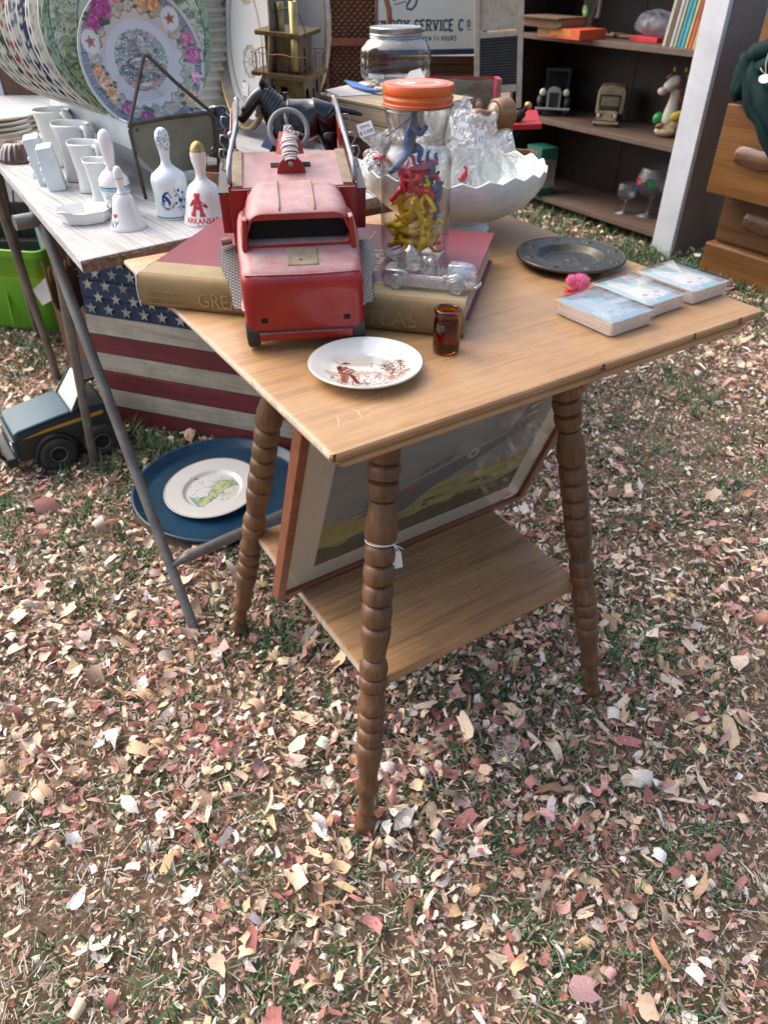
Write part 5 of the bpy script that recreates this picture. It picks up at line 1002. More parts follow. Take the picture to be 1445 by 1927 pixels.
# New York
pn = [(.0310, 0), (.0314, .0015), (.0290, .006), (.0240, .016), (.0200, .030), (.0180, .040), (.0150, .050), (.0090, .0545), (.0062, .058), (.0055, .064), (.0062, .072), (.0075, .080), (.0072, .088), (.0045, .094), (0, .096)]
o, b, ph = bell('small white china bell printed I love NY with a red heart', -.400, 1.176, pn)
mb = MB(); Pm = uvmap(pn, ph-.95, .023); mb.ribbon([(.000, -.004), (-.003, .0005), (-.0030, .003)], [.001, .005, .003], Pm); mb.ribbon([(.000, -.004), (.003, .0005), (.0030, .003)], [.001, .005, .003], Pm); mb.build('red_heart', REDI, o)
mb = MB(); mb.text('NY', .0135, uvmap(pn, ph-.98, .0100), .012); mb.text('I', .012, uvmap(pn, ph-1.6, .023), .01); mb.build('lettering', NAVI, o)
for zz, rr_ in ((.0545, .0098), (.077, .0074)): mb = MB(); mb.tube([(rr_*math.cos(a), rr_*math.sin(a), zz) for a in [2*PI*i/28 for i in range(28)]], .0005, 5, closed=True); mb.build('grey_trim_line', GRYI, o)
# tall scenic bell
pt_ = [(.0235, 0), (.0240, .0015), (.0230, .006), (.0215, .014), (.0220, .030), (.0245, .044), (.0255, .055), (.0235, .064), (.0160, .072), (.0085, .078), (.0078, .084), (.0098, .096), (.0118, .110), (.0118, .122), (.0095, .131), (.0045, .1365), (0, .138)]
o, b, ph = bell('tall white china bell with a colourful scenic band, standing behind the heart bell', -.430, 1.238, pt_, n=160)
mb = MB(); zs = [p[1] for p in pt_]; rs = [p[0] for p in pt_]
mb.grid(lambda u, v: (lambda z: (lambda r: (r*math.cos(2*PI*u), r*math.sin(2*PI*u), z))(float(np.interp(z, zs, rs))+.0003))(.010+.042*v), 180, 40); bd = mb.build('scenic_band', vcol('bell_glaze', .15, .7), o, smooth=True)
q = xyz(bd); aa = np.arctan2(q[:, 1], q[:, 0])*.024; zz = q[:, 2]; P = Paint(aa, zz, (.62, .68, .68)); P.put(zz > .044, (.16, .42, .60)); P.put((zz < .017), (.20, .45, .58))
P.put((fbm(aa, zz, 160, 2) > .52) & (zz < .043) & (zz > .018), (.35, .36, .38)); P.put((fbm(aa, zz, 210, 7) > .58) & (zz < .038) & (zz > .018), (.06, .07, .08)); P.put((fbm(aa, zz, 130, 11) > .60) & (zz < .030) & (zz > .018), (.60, .55, .10)); P.put(np.abs(zz-.0515) < .0006, (.05, .05, .06)); P.put(np.abs(zz-.0175) < .0005, (.05, .05, .06)); setcol(bd, P.c)
mb = MB(); mb.tube([(.0088*math.cos(a), .0088*math.sin(a), .0775) for a in [2*PI*i/28 for i in range(28)]], .0006, 5, closed=True); mb.build('gold_line', GOLD, o)

# milk white jugs, four sizes
JUGM = plain('white_glazed_pottery', (.72, .74, .73), .22, var=.04, bmp=.5, bscale=240, bdist=.0016, coat=.5)
def jug(label, x, y, s, rz):
    o = thing('cream_jug', label, 'jug', (x, y, .7402), rz, group='four graduated white jugs'); mb = MB()
    w_ = lambda t, z: (.10*math.cos(2*t)*(z/s) + (.05*math.cos(4*t)) + (.16*max(0, math.cos(t-PI))**6 if z > .8*s else 0) + .012*math.sin(22*t)*(1 if .15*s < z < .9*s else .2))
    mb.lathe([(0, .004*s), (.27*s, 0), (.30*s, .03*s), (.285*s, .12*s), (.27*s, .30*s), (.285*s, .50*s), (.31*s, .65*s), (.325*s, .80*s), (.365*s, .93*s), (.372*s, .965*s), (.355*s, .985*s), (.335*s, .96*s), (.31*s, .80*s), (.28*s, .5*s), (.25*s, .10*s), (0, .07*s)], 56, wob=w_); mb.build('jug_body', JUGM, o, smooth=True)
    mb = MB(); mb.tube([(.36*s, 0, .90*s), (.50*s, 0, .97*s), (.58*s, 0, .90*s), (.58*s, 0, .72*s), (.50*s, 0, .50*s), (.37*s, 0, .34*s), (.29*s, 0, .28*s)], [.045*s, .05*s, .055*s, .055*s, .05*s, .045*s, .04*s], 10)
    mb.v = [(v[0], v[1]*1.7, v[2]) for v in mb.v]; mb.build('handle', JUGM, o, smooth=True)
    for k in range(8): a = R(140+rng.uniform(-60, 60)); mb = MB() if k == 0 else mb; z_ = rng.uniform(.2, .75)*s; mb.ell((.29*s*math.cos(a), .29*s*math.sin(a), z_), (.05*s, .05*s, .09*s), nu=8, nv=6)
    q_ = mb.build('moulded_relief', JUGM, o, smooth=True); q_['kind'] = 'stuff'; return o
jug('smallest of the four white jugs, beside the tall bell', -.482, 1.325, .068, R(-40)); jug('second smallest white jug, third from the plate stack', -.524, 1.396, .082, R(-40))
jug('second largest white jug, behind the white ceramic books', -.572, 1.480, .098, R(-40)); jug('largest white jug, next to the plate stack', -.650, 1.600, .102, R(-40))

# ceramic books, hat dish, lustre bowl, plate stack, amber dish
CER = plain('pale_ceramic', (.68, .74, .77), .25, var=.08, coat=.4); cb = thing('ceramic_books', 'pale ceramic ornament shaped like two standing carved books near the table edge', 'ceramic ornament', (-.598, 1.412, .7402), R(18))
for k, (dx, dy, h_, tilt) in enumerate(((0, 0, .072, .10), (-.020, .050, .080, .13))):
    mb = MB(); mb.box((dx, dy, h_/2), (.030, .046, h_), Euler((tilt*.3, -tilt, 0)), taper=.92); bk = mb.build('book_block', CER, cb, bevel=.002)
    mb = MB()
    for j in range(26): mb.ell((dx-.0155+(.6-.5)*0-.008*(j % 2)*0, dy-.020+.040*rng.random(), .008+(h_-.016)*rng.random()), (.0022, .0035, .0035), nu=6, nv=4)
    q_ = mb.build('relief_beads', CER, bk, smooth=True); q_['kind'] = 'stuff'
hd_ = thing('ashtray', 'small white angular china ashtray with a blue picture inside, at the table edge', 'ashtray', (-.478, 1.212, .7402), R(20))
mb = MB(); mb.lathe([(0, .006), (.022, .006), (.027, .010), (.034, .016), (.0385, .0195), (.0392, .0185), (.036, .0135), (.033, .002), (.031, 0), (0, 0)], 8, sx=1.15); mb.build('china_dish', PORC, hd_, bevel=.0015)
mb = MB(); mb.tube([(-.040, -.012, .018), (-.034, -.026, .022), (-.018, -.034, .019)], .0022, 8); mb.tube([(.046, .006, .016), (.058, .016, .018), (.066, .022, .022)], [.004, .003, .0015], 8); mb.build('curled_tips', PORC, hd_, smooth=True)
mb = MB(); mb.ribbon([(-.016, -.001), (-.006, .003), (.004, .001), (.014, .002), (.020, .004)], [.002, .009, .006, .008, .002], lambda x, y: (x, y, .0066)); mb.build('blue_picture', plain('faded_blue_print', (.10, .14, .28), .3), hd_)
lb_ = thing('lustre_bowl', 'small brown ribbed lustre pottery mould at the far left of the table', 'mould', (-.752, 1.640, .7402))
BRL = plain('brown_lustre', (.085, .028, .016), .18, var=.3, scale=60, coat=.7); mb = MB()
mb.lathe([(.040, 0), (.042, .002), (.040, .008), (.034, .022), (.026, .032), (.020, .036), (.014, .034), (.008, .024), (0, .022)], 72, wob=lambda t, z: .055*math.sin(18*t)*(1 if z > .004 else 0)); mb.build('ribbed_shell', BRL, lb_, smooth=True)
CREAM = plain('cream_earthenware', (.70, .64, .54), .28, var=.05, coat=.4)
for k in range(4):
    pz = .7402+.028+k*.0095; o = thing('stacked_plate', ['lowest', 'second', 'third', 'top'][k]+' cream plate in the stack at the far left'+(' with brown scroll rim' if k == 3 else ''), 'plate', (-.838, 1.752, pz), group='stack of cream plates')
    mb = MB(); mb.lathe([(0, .003), (.05, .003), (.062, .008), (.088, .0145), (.0895, .0140), (.0885, .0115), (.062, .003), (.050, 0), (0, .001)], 64, sx=1.12); mb.build('plate_body', CREAM, o, smooth=True)
    if k == 3:
        mb = MB(); plate_mesh(mb, [(0, .0036), (.05, .0036), (.062, .0086), (.0872, .0150)], 50, 220); pf = mb.build('transfer_print', vcol('stack_glaze', .25, .4), o, smooth=True)
        for v in pf.data.vertices: v.co.x *= 1.12
        q = xyz(pf); r_ = np.hypot(q[:, 0]/1.12, q[:, 1]); a = np.arctan2(q[:, 1], q[:, 0]/1.12); P = Paint(q[:, 0], q[:, 1], (.70, .64, .54)); sw = np.abs(np.sin(a*11)*.5+np.sin(a*11*2+r_*900)*.5); P.put((r_ > .066)*(r_ < .082)*(np.abs(((r_-.074)/.006)-np.sin(a*16)) < .42), (.26, .15, .09)); P.put((r_ > .064)*(r_ < .084)*(np.hypot((r_-.074)/.005, ((a*16/(2*PI)) % 1-.5)*4) < .8), (.28, .17, .10)); P.put((r_ < .060)*(fbm(q[:, 0], q[:, 1]*2.2, 60, 3) > .5), (.42, .43, .55)); P.put((r_ < .060)*(fbm(q[:, 0], q[:, 1]*2.5, 90, 5) > .6), (.55, .40, .38)); setcol(pf, P.c)
o = thing('oval_dish', 'white oval dish under the plate stack at the far left', 'dish', (-.842, 1.742, .7402)); mb = MB(); mb.lathe([(0, .004), (.070, .004), (.082, .020), (.098, .026), (.099, .024), (.084, .010), (.074, 0), (0, 0)], 64, sx=1.1); mb.build('dish_body', PORC, o, smooth=True)
o = thing('amber_dish', 'brown amber pressed glass dish with raised lettering behind the Arkansas bell', 'glass dish', (-.276, 1.392, .7402)); AMD = plain('caramel_glass', (.24, .105, .035), .2, var=.3, scale=120, coat=.6); mb = MB(); mb.lathe([(0, .004), (.030, .002), (.036, .008), (.044, .030), (.0475, .040), (.046, .042), (.040, .034), (.032, .010), (0, .008)], 60, sx=1.3, wob=lambda t, z: .02*math.sin(30*t)*(1 if z > .01 else 0)); mb.build('dish_wall', AMD, o, smooth=True)
mb = MB(); pr_ = [(.036, .008), (.044, .030), (.0475, .040)]; Pm = uvmap(pr_, math.atan2(-1.392, .276), .022)
mb.text('GREEN', .013, lambda x, y: (lambda p: (p[0]*1.32, p[1]*1.04, p[2]))(Pm(x, y)), .015); mb.build('raised_lettering', plain('light_caramel', (.42, .22, .09), .25), o)
o = thing('dark_glass_figure', 'black knobbly glass ornament behind the metal plate rack', 'glass ornament', (-.345, 1.70, .7402)); BG = plain('black_glass', (.012, .012, .012), .06, var=.2, coat=1.0); mb = MB(); mb.lathe([(0, 0), (.030, 0), (.034, .006), (.020, .016), (.034, .034), (.040, .050), (.034, .066), (.016, .078), (.020, .088), (0, .096)], 44, wob=lambda t, z: .07*math.sin(9*t)*math.sin(z*330)); mb.build('ornament_body', BG, o, smooth=True)

# ------------------------------------------------------------------ galvanised rack and its plates
RD = Vector((-.586, .810, 0)).normalized(); RW_ = Vector((.810, .586, 0)).normalized(); ra = Vector((-.418, 1.336, .7402)); RWd = .146
rack = thing('plate_rack', 'galvanised metal trough carrier with bent wire handle holding a row of plates', 'plate rack'); Mr = Matrix((RW_, RD, Vector((0, 0, 1)))).transposed().to_4x4(); Mr.translation = ra; rack.matrix_world = Mr
GV = plain('galvanised_sheet', (.52, .60, .66), .42, .55, var=.12, scale=18, dirt=(.30, .30, .28), dirt_amt=.5); GO = plain('olive_oxidised_sheet', (.20, .20, .145), .5, .4, var=.22, scale=26, bmp=.15, dirt=(.10, .10, .07), dirt_amt=.5); RUST = plain('rusty_rod', (.10, .075, .055), .6, .5, var=.3, scale=90, bmp=.5)
sec = [(0, .120), (0, .078), (.028, .038), (.110, .038), (RWd, .078), (RWd, .120)]
mb = MB(); mb.prism([(x, z) for x, z in [(0, .119), (.0, .076), (.030, .036), (.112, .036), (RWd, .076), (RWd, .119)]][::-1], -.0015, .0015); mb.v = [(v[0], v[2], v[1]) for v in mb.v]; mb.build('end_panel', GO, rack, bevel=.0008, recalc=True)
for (xa, za), (xb, zb) in zip(sec, sec[1:]):
    mb = MB(); mb.hexa([(xa-.0006, .002, za-.0006), (xb-.0006, .002, zb-.0006), (xb-.0006, .47, zb-.0006), (xa-.0006, .47, za-.0006), (xa+.0006, .002, za+.0006), (xb+.0006, .002, zb+.0006), (xb+.0006, .47, zb+.0006), (xa+.0006, .47, za+.0006)]); mb.build('trough_side', GV, rack, recalc=True)
mb = MB(); mb.tube([(-.002, .0, .120), (-.002, .47, .120)], .0022, 8); mb.build('rolled_rim', GV, rack, smooth=True); mb = MB(); mb.tube([(RWd+.002, .0, .120), (RWd+.002, .47, .120)], .0022, 8); mb.build('rolled_rim', GV, rack, smooth=True)
for k in range(12): mb = MB(); mb.box((-.001, .03+k*.036, .1225), (.005, .0022, .006)); mb.build('rim_clip', GV, rack)
mb = MB(); mb.tube([(.002, -.005, .002), (-.002, -.006, .060), (-.004, -.006, .110), (.004, -.006, .1185), (.07, -.006, .1225), (RWd-.006, -.006, .1225), (RWd+.003, -.006, .114), (RWd+.001, -.006, .060), (RWd-.004, -.006, .002)], .0032, 8); mb.build('front_loop', RUST, rack, smooth=True)
mb = MB(); mb.tube([(-.006, -.012, .1145), (-.002, -.010, .122), (.020, .0, .160), (.046, .012, .205), (.050, .013, .210), (.055, .013, .2095), (.090, .004, .172), (.136, -.004, .130), (RWd+.002, -.004, .122)], .0030, 8); mb.build('wire_handle', RUST, rack, smooth=True)
mb = MB(); mb.M = Matrix.Translation((.118, -.002, .052)) @ Matrix.Rotation(R(90), 4, 'X'); mb.lathe([(0, .006), (.004, .006), (.006, .003), (.008, .001), (.008, 0), (0, 0)], 14); mb.build('latch_knob', RUST, rack, smooth=True)
mb = MB(); mb.box((.118, -.002, .050), (.014, .002, .030)); mb.build('latch_plate', GO, rack, bevel=.001); mb = MB(); mb.ell((.010, -.002, .108), (.0024, .0015, .0024), nu=8, nv=6); mb.build('rivet', RUST, rack)
nrm = (-RD*math.cos(R(10))+Vector((0, 0, 1))*math.sin(R(10))).normalized()
def stand_plate(label, s, r, dx=0, dzc=0, prof=None, paint=None, wobf=None, na=200, nr2=56, edge=None, group='old plates standing in the metal rack', off=0, sx=1.0):
    c = Vector((-.405, 1.424, 0))+RD*s+RW_*dx; o = thing('standing_plate', label, 'plate', group=group); M = lookat((c.x, c.y, .866-(r-math.sqrt(r*r-.0735**2))+r*.985), RW_, nrm); o.matrix_world = M
    pf_ = prof or [(0, 0), (.62, 0), (.70, .03), (1.0, .12)]; prof2 = [(a*r, b*r) for a, b in pf_]
    rs = [p[0] for p in prof2]; zs = [p[1] for p in prof2]; mb = MB()
    def f(u, v): rr_ = max(1e-4, r*v); t = 2*PI*u; k = 1+(wobf(t)*max(0, v-.85)/.15 if wobf else 0); return (rr_*k*math.cos(t)*sx, rr_*k*math.sin(t), float(np.interp(rr_, rs, zs)))
    mb.grid(f, na, nr2); pf = mb.build('printed_face', PGLZ, o, smooth=True); q = xyz(pf); X, Y = q[:, 0]/r/sx, q[:, 1]/r; P = Paint(X, Y, (.74, .74, .70)); paint(P, X, Y, np.hypot(X, Y), np.arctan2(Y, X)); setcol(pf, P.c)
    mb = MB()
    def g_(u, v):
        t = 2*PI*u; k = 1+(wobf(t) if wobf else 0); rr_, z = [(1.0, .12), (1.012, .115), (1.005, .095), (.66, -.03), (.60, -.05), (.58, -.02), (0.001, -.02)][int(round(v*6))]; return (rr_*r*k*math.cos(t)*sx, rr_*r*k*math.sin(t), z*r)
    mb.grid(g_, na//2, 6); mb.build('plate_back', edge or CHINA, o, smooth=True); return o
PGLZ = vcol('transferware_glaze', .16, .7)
def flower(P, cx, cy, r, c1, c2, seed):
    rr_ = random.Random(seed); P.disc(cx, cy, r*1.05, c1, 1, .95, .3)
    for k in range(26): a = rr_.uniform(0, 2*PI); d = rr_.uniform(0, .9)*r; P.line([(cx+d*math.cos(a), cy+d*math.sin(a)), (cx+d*math.cos(a+.5), cy+d*math.sin(a+.5))], .016, c2 if k % 2 else tuple(min(1, x*1.6+.1) for x in c1))
    for k in range(5): a = rr_.uniform(0, 2*PI); P.disc(cx+1.15*r*math.cos(a), cy+1.15*r*math.sin(a), r*.28, (.06, .13, .09), 1.2, .8)
def paint_georgia(P, X, Y, r_, a):
    P.c[:] = (.62, .61, .62); bd = (r_ > .66+.03*np.sin(a*22)+.02*np.sin(a*9)) & (r_ < .965); P.put(bd, (.62, .60, .50)); P.put(bd & (np.abs(fbm(X, Y, 22, 3)-.5) < .035), (.16, .14, .10)); P.put(bd & (fbm(X, Y, 9, 5) > .55), (.38, .39, .30)); P.put(bd & (np.abs(fbm(X, Y, 16, 9)-.5) < .03), (.45, .38, .22))
    ob = (r_ > .865) & (r_ < .95); P.put(ob*.85, (.30, .32, .38)); P.put(ob & (np.sin(a*150) > .1), (.10, .12, .20)); P.put(np.abs(r_-.858) < .007, (.25, .22, .16)); P.put(np.abs(r_-.955) < .006, (.2, .2, .2))
    P.put(np.abs(r_-(.66+.03*np.sin(a*22)+.02*np.sin(a*9))) < .012, (.30, .24, .15))
    MG, MG2, OR, OR2 = (.40, .07, .26), (.20, .02, .13), (.70, .42, .24), (.45, .15, .05)
    for cx, cy, rr_, c1, c2 in ((-.48, .70, .16, MG, MG2), (-.64, .53, .12, MG, MG2), (-.20, .85, .095, (.48, .09, .22), MG2), (.17, .80, .12, OR, OR2), (.34, .74, .11, (.62, .27, .12), OR2), (.79, .24, .11, (.52, .13, .26), MG2), (.84, .02, .125, (.48, .09, .25), MG2), (.83, -.31, .09, (.68, .38, .48), MG), (-.74, -.10, .09, (.66, .28, .10), OR2), (-.66, -.28, .12, OR, OR2), (-.60, -.42, .10, OR, OR2), (-.44, -.64, .09, (.48, .10, .26), MG2), (-.14, -.82, .13, (.36, .06, .22), MG2), (.68, -.60, .14, (.68, .48, .28), OR2)): flower(P, cx, cy, rr_, c1, c2, int(cx*99))
    for cx, cy in ((.58, .53), (-.76, .28)):
        P.disc(cx, cy, .150, (.72, .71, .72), .95, 1.1); P.disc(cx, cy, .052, (.42, .16, .08), 1, 1)
        for k in range(5): P.line([(cx, cy), (cx+.075*math.cos(k*1.257+.4), cy+.075*math.sin(k*1.257+.4))], .022, (.36, .10, .05))
    cm = r_ < .435; P.put(cm, (.62, .62, .56)); 
    for sd, th_, c in ((2, .60, (.30, .38, .32)), (5, .62, (.50, .26, .22)), (7, .62, (.25, .28, .36)), (11, .65, (.62, .48, .30)), (13, .66, (.30, .42, .42))): P.put(cm & (fbm(X, Y*1.6, 13, sd) > th_), c)
    P.put(cm & (np.abs(fbm(X, Y*1.7, 17, 21)-.5) < .028), (.06, .07, .07)); P.put(cm & (np.abs(fbm(X, Y*2.4, 26, 31)-.5) < .024), (.10, .10, .10))
    for k in range(40):
        x_ = rng.uniform(-.34, .34); y_ = rng.uniform(-.36, .30); w_ = rng.uniform(.03, .08)
        if math.hypot(x_, y_) < .38: P.line([(x_, y_), (x_, y_+w_), (x_+w_*1.4, y_+w_), (x_+w_*1.4, y_), (x_, y_)], .010, (.05, .06, .07)); P.line([(x_-.01, y_+w_), (x_+w_*.7, y_+w_*1.5), (x_+w_*1.5, y_+w_)], .010, (.35, .10, .07) if k % 3 == 0 else (.06, .07, .08))
    P.disc(.0, -.02, .17, (.66, .65, .60), 1.2, .35, .3); P.disc(-.02, -.12, .045, (.62, .30, .14))
    for k in range(9): P.disc(-.22+.055*k, -.36+.05*abs(k-4)/4, .03, (.58, .30, .24), 1, 1.1); 
    P.disc(.0, -.33, .05, (.72, .71, .72), 1.8, .6)
gp = stand_plate('white souvenir plate with roses round the rim and a Georgia map, front of the rack', 0, .1045, paint=paint_georgia, na=340, nr2=110, prof=[(0, 0), (.56, .0), (.66, .045), (1.0, .11)])
mb = MB(); mb.text('Georgia', .013, lambda x, y: (x-.004, y-.002, .0006), .002, shear=.2); mb.build('plate_lettering', plain('dark_print', (.05, .05, .06), .3), gp)
def paint_platter(P, X, Y, r_, a):
    G0, GL_, GD = (.36, .43, .26), (.60, .62, .46), (.06, .10, .05); P.c[:] = GL_
    P.put((r_ > .93), (.26, .36, .22)); seg = np.cos(a*4+.6); pan = (r_ > .60) & (r_ < .93) & (seg > -.55)
    P.put((r_ > .58) & ~pan & (r_ < .96), (.33, .42, .25)); P.put((np.abs(seg+.55) < .07) & (r_ > .58) & (r_ < .95), (.10, .15, .08)); P.put((np.abs(seg+.40) < .04) & (r_ > .58) & (r_ < .95), (.16, .22, .12))
    P.put((np.abs(fbm(X, Y, 15, 4)-.5) < .04) & ~pan & (r_ > .58), GD); P.put((fbm(X, Y, 11, 6) > .56) & pan & (Y < .25+0*X), (.20, .27, .14)); P.put((np.abs(fbm(X, Y*1.4, 20, 9)-.5) < .035) & pan, (.08, .12, .06)); P.put((fbm(X, Y*2.5, 12, 15) > .6) & pan, (.34, .40, .26))
    P.put((np.abs(r_-.93) < .008)+(np.abs(r_-.60) < .008), GD)
    for x0 in (.74, .62): P.poly([(x0, .34), (x0+.05, .34), (x0+.04, .66), (x0+.01, .66)], (.14, .24, .10))
stand_plate('large sage green scenic platter behind the rose plate', .030, .137, dx=-.002, dzc=-.004, paint=paint_platter, wobf=lambda t: .012*math.sin(24*t)+.008*math.sin(8*t), na=300, nr2=90, edge=plain('green_glaze', (.26, .38, .26), .15, coat=.6))
def pat(c, lo=.66, hi=.97, dens_=.5, ground=(.60, .62, .59), fr=14, line=None):
    def f(P, X, Y, r_, a):
        P.c[:] = ground; m_ = (r_ > lo) & (r_ < hi); P.put(m_ & (fbm(X, Y, fr, int(c[0]*99)+3) > dens_), c); P.put(m_ & (np.abs(fbm(X, Y, fr*1.7, 8)-.5) < .05), tuple(x*.5 for x in c)); P.put((r_ < lo-.1) & (fbm(X, Y, 9, 5) > .55), c)
        if line: P.put(np.abs(r_-line) < .012, c)
        P.put((np.sin(a*120) > 0) & (r_ > .955), tuple(x*.6 for x in c))
    return f
cols = [('plate with tiny speckled floral rim, behind the green platter', (.42, .36, .36), .52), ('white plate with beaded dark rim, third plate of the rack', (.55, .55, .55), .62), ('plate with thin blue line and blue floral rim', (.10, .14, .34), .60), ('cobalt blue transfer plate in the middle of the rack', (.015, .04, .16), .47), ('pale plate with blue sprigs between the cobalt and purple plates', (.16, .22, .42), .60), ('purple transfer plate in the rack', (.22, .12, .24), .44), ('cream plate with red flowers in the rack', (.45, .11, .10), .56), ('white plate with dark green leaf rim', (.03, .10, .07), .50), ('light plate with grey border, near the far end of the rack', (.35, .37, .34), .50), ('pale blue plate, last but one in the rack', (.40, .52, .56), .5), ('pale blue edged plate at the far end of the rack', (.45, .58, .62), .55)]
for k, (lb, c, dn) in enumerate(cols):
    stand_plate(lb, .066+k*.031, .131+.003*math.sin(k*2.1), dx=-.006-.003*k, dzc=.001*math.sin(k*3), paint=pat(c, dens_=dn, line=.93 if k % 2 else .70), na=150, nr2=44, wobf=(lambda t: .006*math.sin(30*t)) if k in (0, 1) else None)

# ------------------------------------------------------------------ corrugated tub, oval trays, metal house lantern
o = thing('corrugated_tub', 'ribbed galvanised tub standing behind the green platter', 'tub', (-.455, 2.12, .7402)); mb = MB(); mb.lathe([(.125+.0035*math.sin(i*2*PI/6), .0065*i/2) for i in range(0, 150)], 60); mb.build('ribbed_wall', plain('cream_tin', (.46, .46, .40), .35, .4, var=.15, scale=12, dirt=(.25, .25, .2)), o, smooth=True)
def oval(label, c, hw, hh, yawdeg, tilt, face, dark):
    o = thing('oval_tray', label, 'tray', group='oval serving trays standing on edge'); n = Vector((math.sin(R(yawdeg)), -math.cos(R(yawdeg)), tilt)).normalized(); M = lookat(c, Vector((0, 0, 1)).cross(n), n); o.matrix_world = M
    mb = MB(); mb.lathe([(0, 0), (.80, 0), (.86, .03)], 90); mb.v = [(v[0]*hw, v[1]*hh, v[2]*.12) for v in mb.v]; mb.build('tray_face', face, o, smooth=True)
    mb = MB(); mb.lathe([(.86, .03), (.90, .10), (.94, .17), (.975, .20), (1.0, .17), (.985, .10), (.90, .0), (.82, -.02), (0, -.03)], 90, wob=lambda t, z: .006*math.sin(60*t) if z > .1 else 0); mb.v = [(v[0]*hw, v[1]*hh, v[2]*.12) for v in mb.v]; mb.build('ornate_rim', dark, o, smooth=True)
    mb = MB(); mb.tube([(hw*.955*math.cos(a), hh*.955*math.sin(a), .0215) for a in [2*PI*i/80 for i in range(80)]], .0022, 6, closed=True); mb.build('gilt_edge', GOLD, o, smooth=True)
    return o
WF = plain('white_tray_enamel', (.47, .48, .49), .35, var=.04, scale=8); DKR = plain('tarnished_rim', (.11, .095, .075), .35, .6, var=.35, scale=70, bmp=.5)
GDP = plain('gold_print', (.50, .38, .20), .4, .3, var=.1)
oc = onpl(471, 66, (0, 1.92, 0), (0, 1, 0)); tr1 = oval('white oval tray printed in gold with a ship wheel and rope, standing behind the truck', oc, .155, .192, -58, .10, WF, DKR)
mb = MB(); mb.ribbon([(.745*.155*math.cos(a), .745*.192*math.sin(a)) for a in [2*PI*i/80 for i in range(80)]], .0040, lambda x, y: (x, y, .0012), closed=True); mb.build('gold_ring', GDP, tr1)
def rope(pts, seg=46):
    mb = MB(); cum = [0]
    for a, b in zip(pts, pts[1:]): cum.append(cum[-1]+math.hypot(b[0]-a[0], b[1]-a[1]))
    for k in range(seg):
        s = cum[-1]*(k+.5)/seg; i = max(j for j in range(len(cum)) if cum[j] <= s+1e-9); i = min(i, len(pts)-2); t = (s-cum[i])/((cum[i+1]-cum[i]) or 1); x = pts[i][0]+(pts[i+1][0]-pts[i][0])*t; y = pts[i][1]+(pts[i+1][1]-pts[i][1])*t; dx, dy = pts[i+1][0]-pts[i][0], pts[i+1][1]-pts[i][1]; L_ = math.hypot(dx, dy) or 1; dx, dy = dx/L_, dy/L_; h_ = cum[-1]/seg*.5
        mb.ribbon([(x-dx*h_*.6-dy*.004, y-dy*h_*.6+dx*.004), (x+dx*h_*.6+dy*.004, y+dy*h_*.6-dx*.004)], h_*1.0, lambda x, y: (x, y, .0014))
    q_ = mb.build('rope_print', GDP, tr1); q_['kind'] = 'stuff'
rope([(.060, .150), (.030, .095), (.0, .062), (-.030, .058), (-.050, .075), (-.048, .098), (-.020, .104), (.010, .080), (.040, .040), (.060, .0), (.068, -.04), (.064, -.09), (.040, -.125), (.0, -.138), (-.03, -.13)], 70)
mb = MB(); cx, cy = .0, -.050
for rr_, ww in ((.030, .0022), (.025, .001), (.005, .002)): mb.ribbon([(cx+rr_*1.25*math.cos(a), cy+rr_*math.sin(a)) for a in [2*PI*i/36 for i in range(36)]], ww, lambda x, y: (x, y, .0014), closed=True)
for k in range(10): a = R(36*k+8); mb.ribbon([(cx+.005*math.cos(a), cy+.005*math.sin(a)), (cx+.037*1.25*math.cos(a), cy+.037*math.sin(a))], .0013, lambda x, y: (x, y, .0015))
mb.build('ship_wheel_print', plain('brown_gold_print', (.28, .22, .12), .4), tr1)
bpy.context.view_layer.update(); Mw = tr1.matrix_world
sticker('', Mw @ Vector((-.028, -.108, .002)), Mw.to_3x3() @ Vector((0, -1, .0)), Mw.to_3x3() @ Vector((0, 0, 1)), .026, .030, 'KPAG', '$ 12.500', tr1)
oc2 = onpl(560, 60, (0, 2.08, 0), (0, 1, 0)); oval('second oval tray, grey faced, behind the metal house lantern', oc2, .150, .190, -50, .10, plain('grey_tray_face', (.36, .37, .37), .35, var=.05), plain('pale_gilt_rim', (.50, .45, .34), .35, .4, var=.2, scale=60))
BRS = plain('patinated_brass', (.19, .125, .055), .38, .75, var=.35, scale=35, dirt=(.10, .08, .06), dirt_amt=.7); COP = plain('copper_wire', (.24, .13, .08), .4, .8); PATG = plain('grey_brown_metal', (.17, .145, .115), .5, .6, var=.25, scale=30)
hl = thing('metal_house_lantern', 'patinated brass and copper house lantern with three storeys, railings and tall pipes', 'metal house', (-.205, 1.83, .7402), R(-22), rot=(R(4), R(3), R(-22)))
def storey(z0, z1, hw, hd, wins, name='storey_wall'):
    t_ = .0012
    for side in range(4):
        mb = MB(); L_ = hw if side % 2 == 0 else hd; D_ = hd if side % 2 == 0 else hw; holes = sorted(wins.get(side, [])); M0 = Matrix.Rotation(R(90*side), 4, 'Z') @ Matrix.Translation((0, -D_, 0)); mb.M = M0
        x = -L_
        for (a, b, c, d) in holes:
            mb.box(((x+a)/2, 0, (z0+z1)/2), (a-x, t_, z1-z0)); mb.box(((a+b)/2, 0, (z0+c)/2), (b-a, t_, c-z0)); mb.box(((a+b)/2, 0, (d+z1)/2), (b-a, t_, z1-d)); x = b
        mb.box(((x+L_)/2, 0, (z0+z1)/2), (L_-x, t_, z1-z0)); mb.build(name, BRS if side % 2 == 0 else PATG, hl)
storey(.0, .056, .046, .034, {0: [(-.008, .018, .010, .040)], 1: [(-.012, -.006, .015, .045), (.002, .008, .015, .045)]})
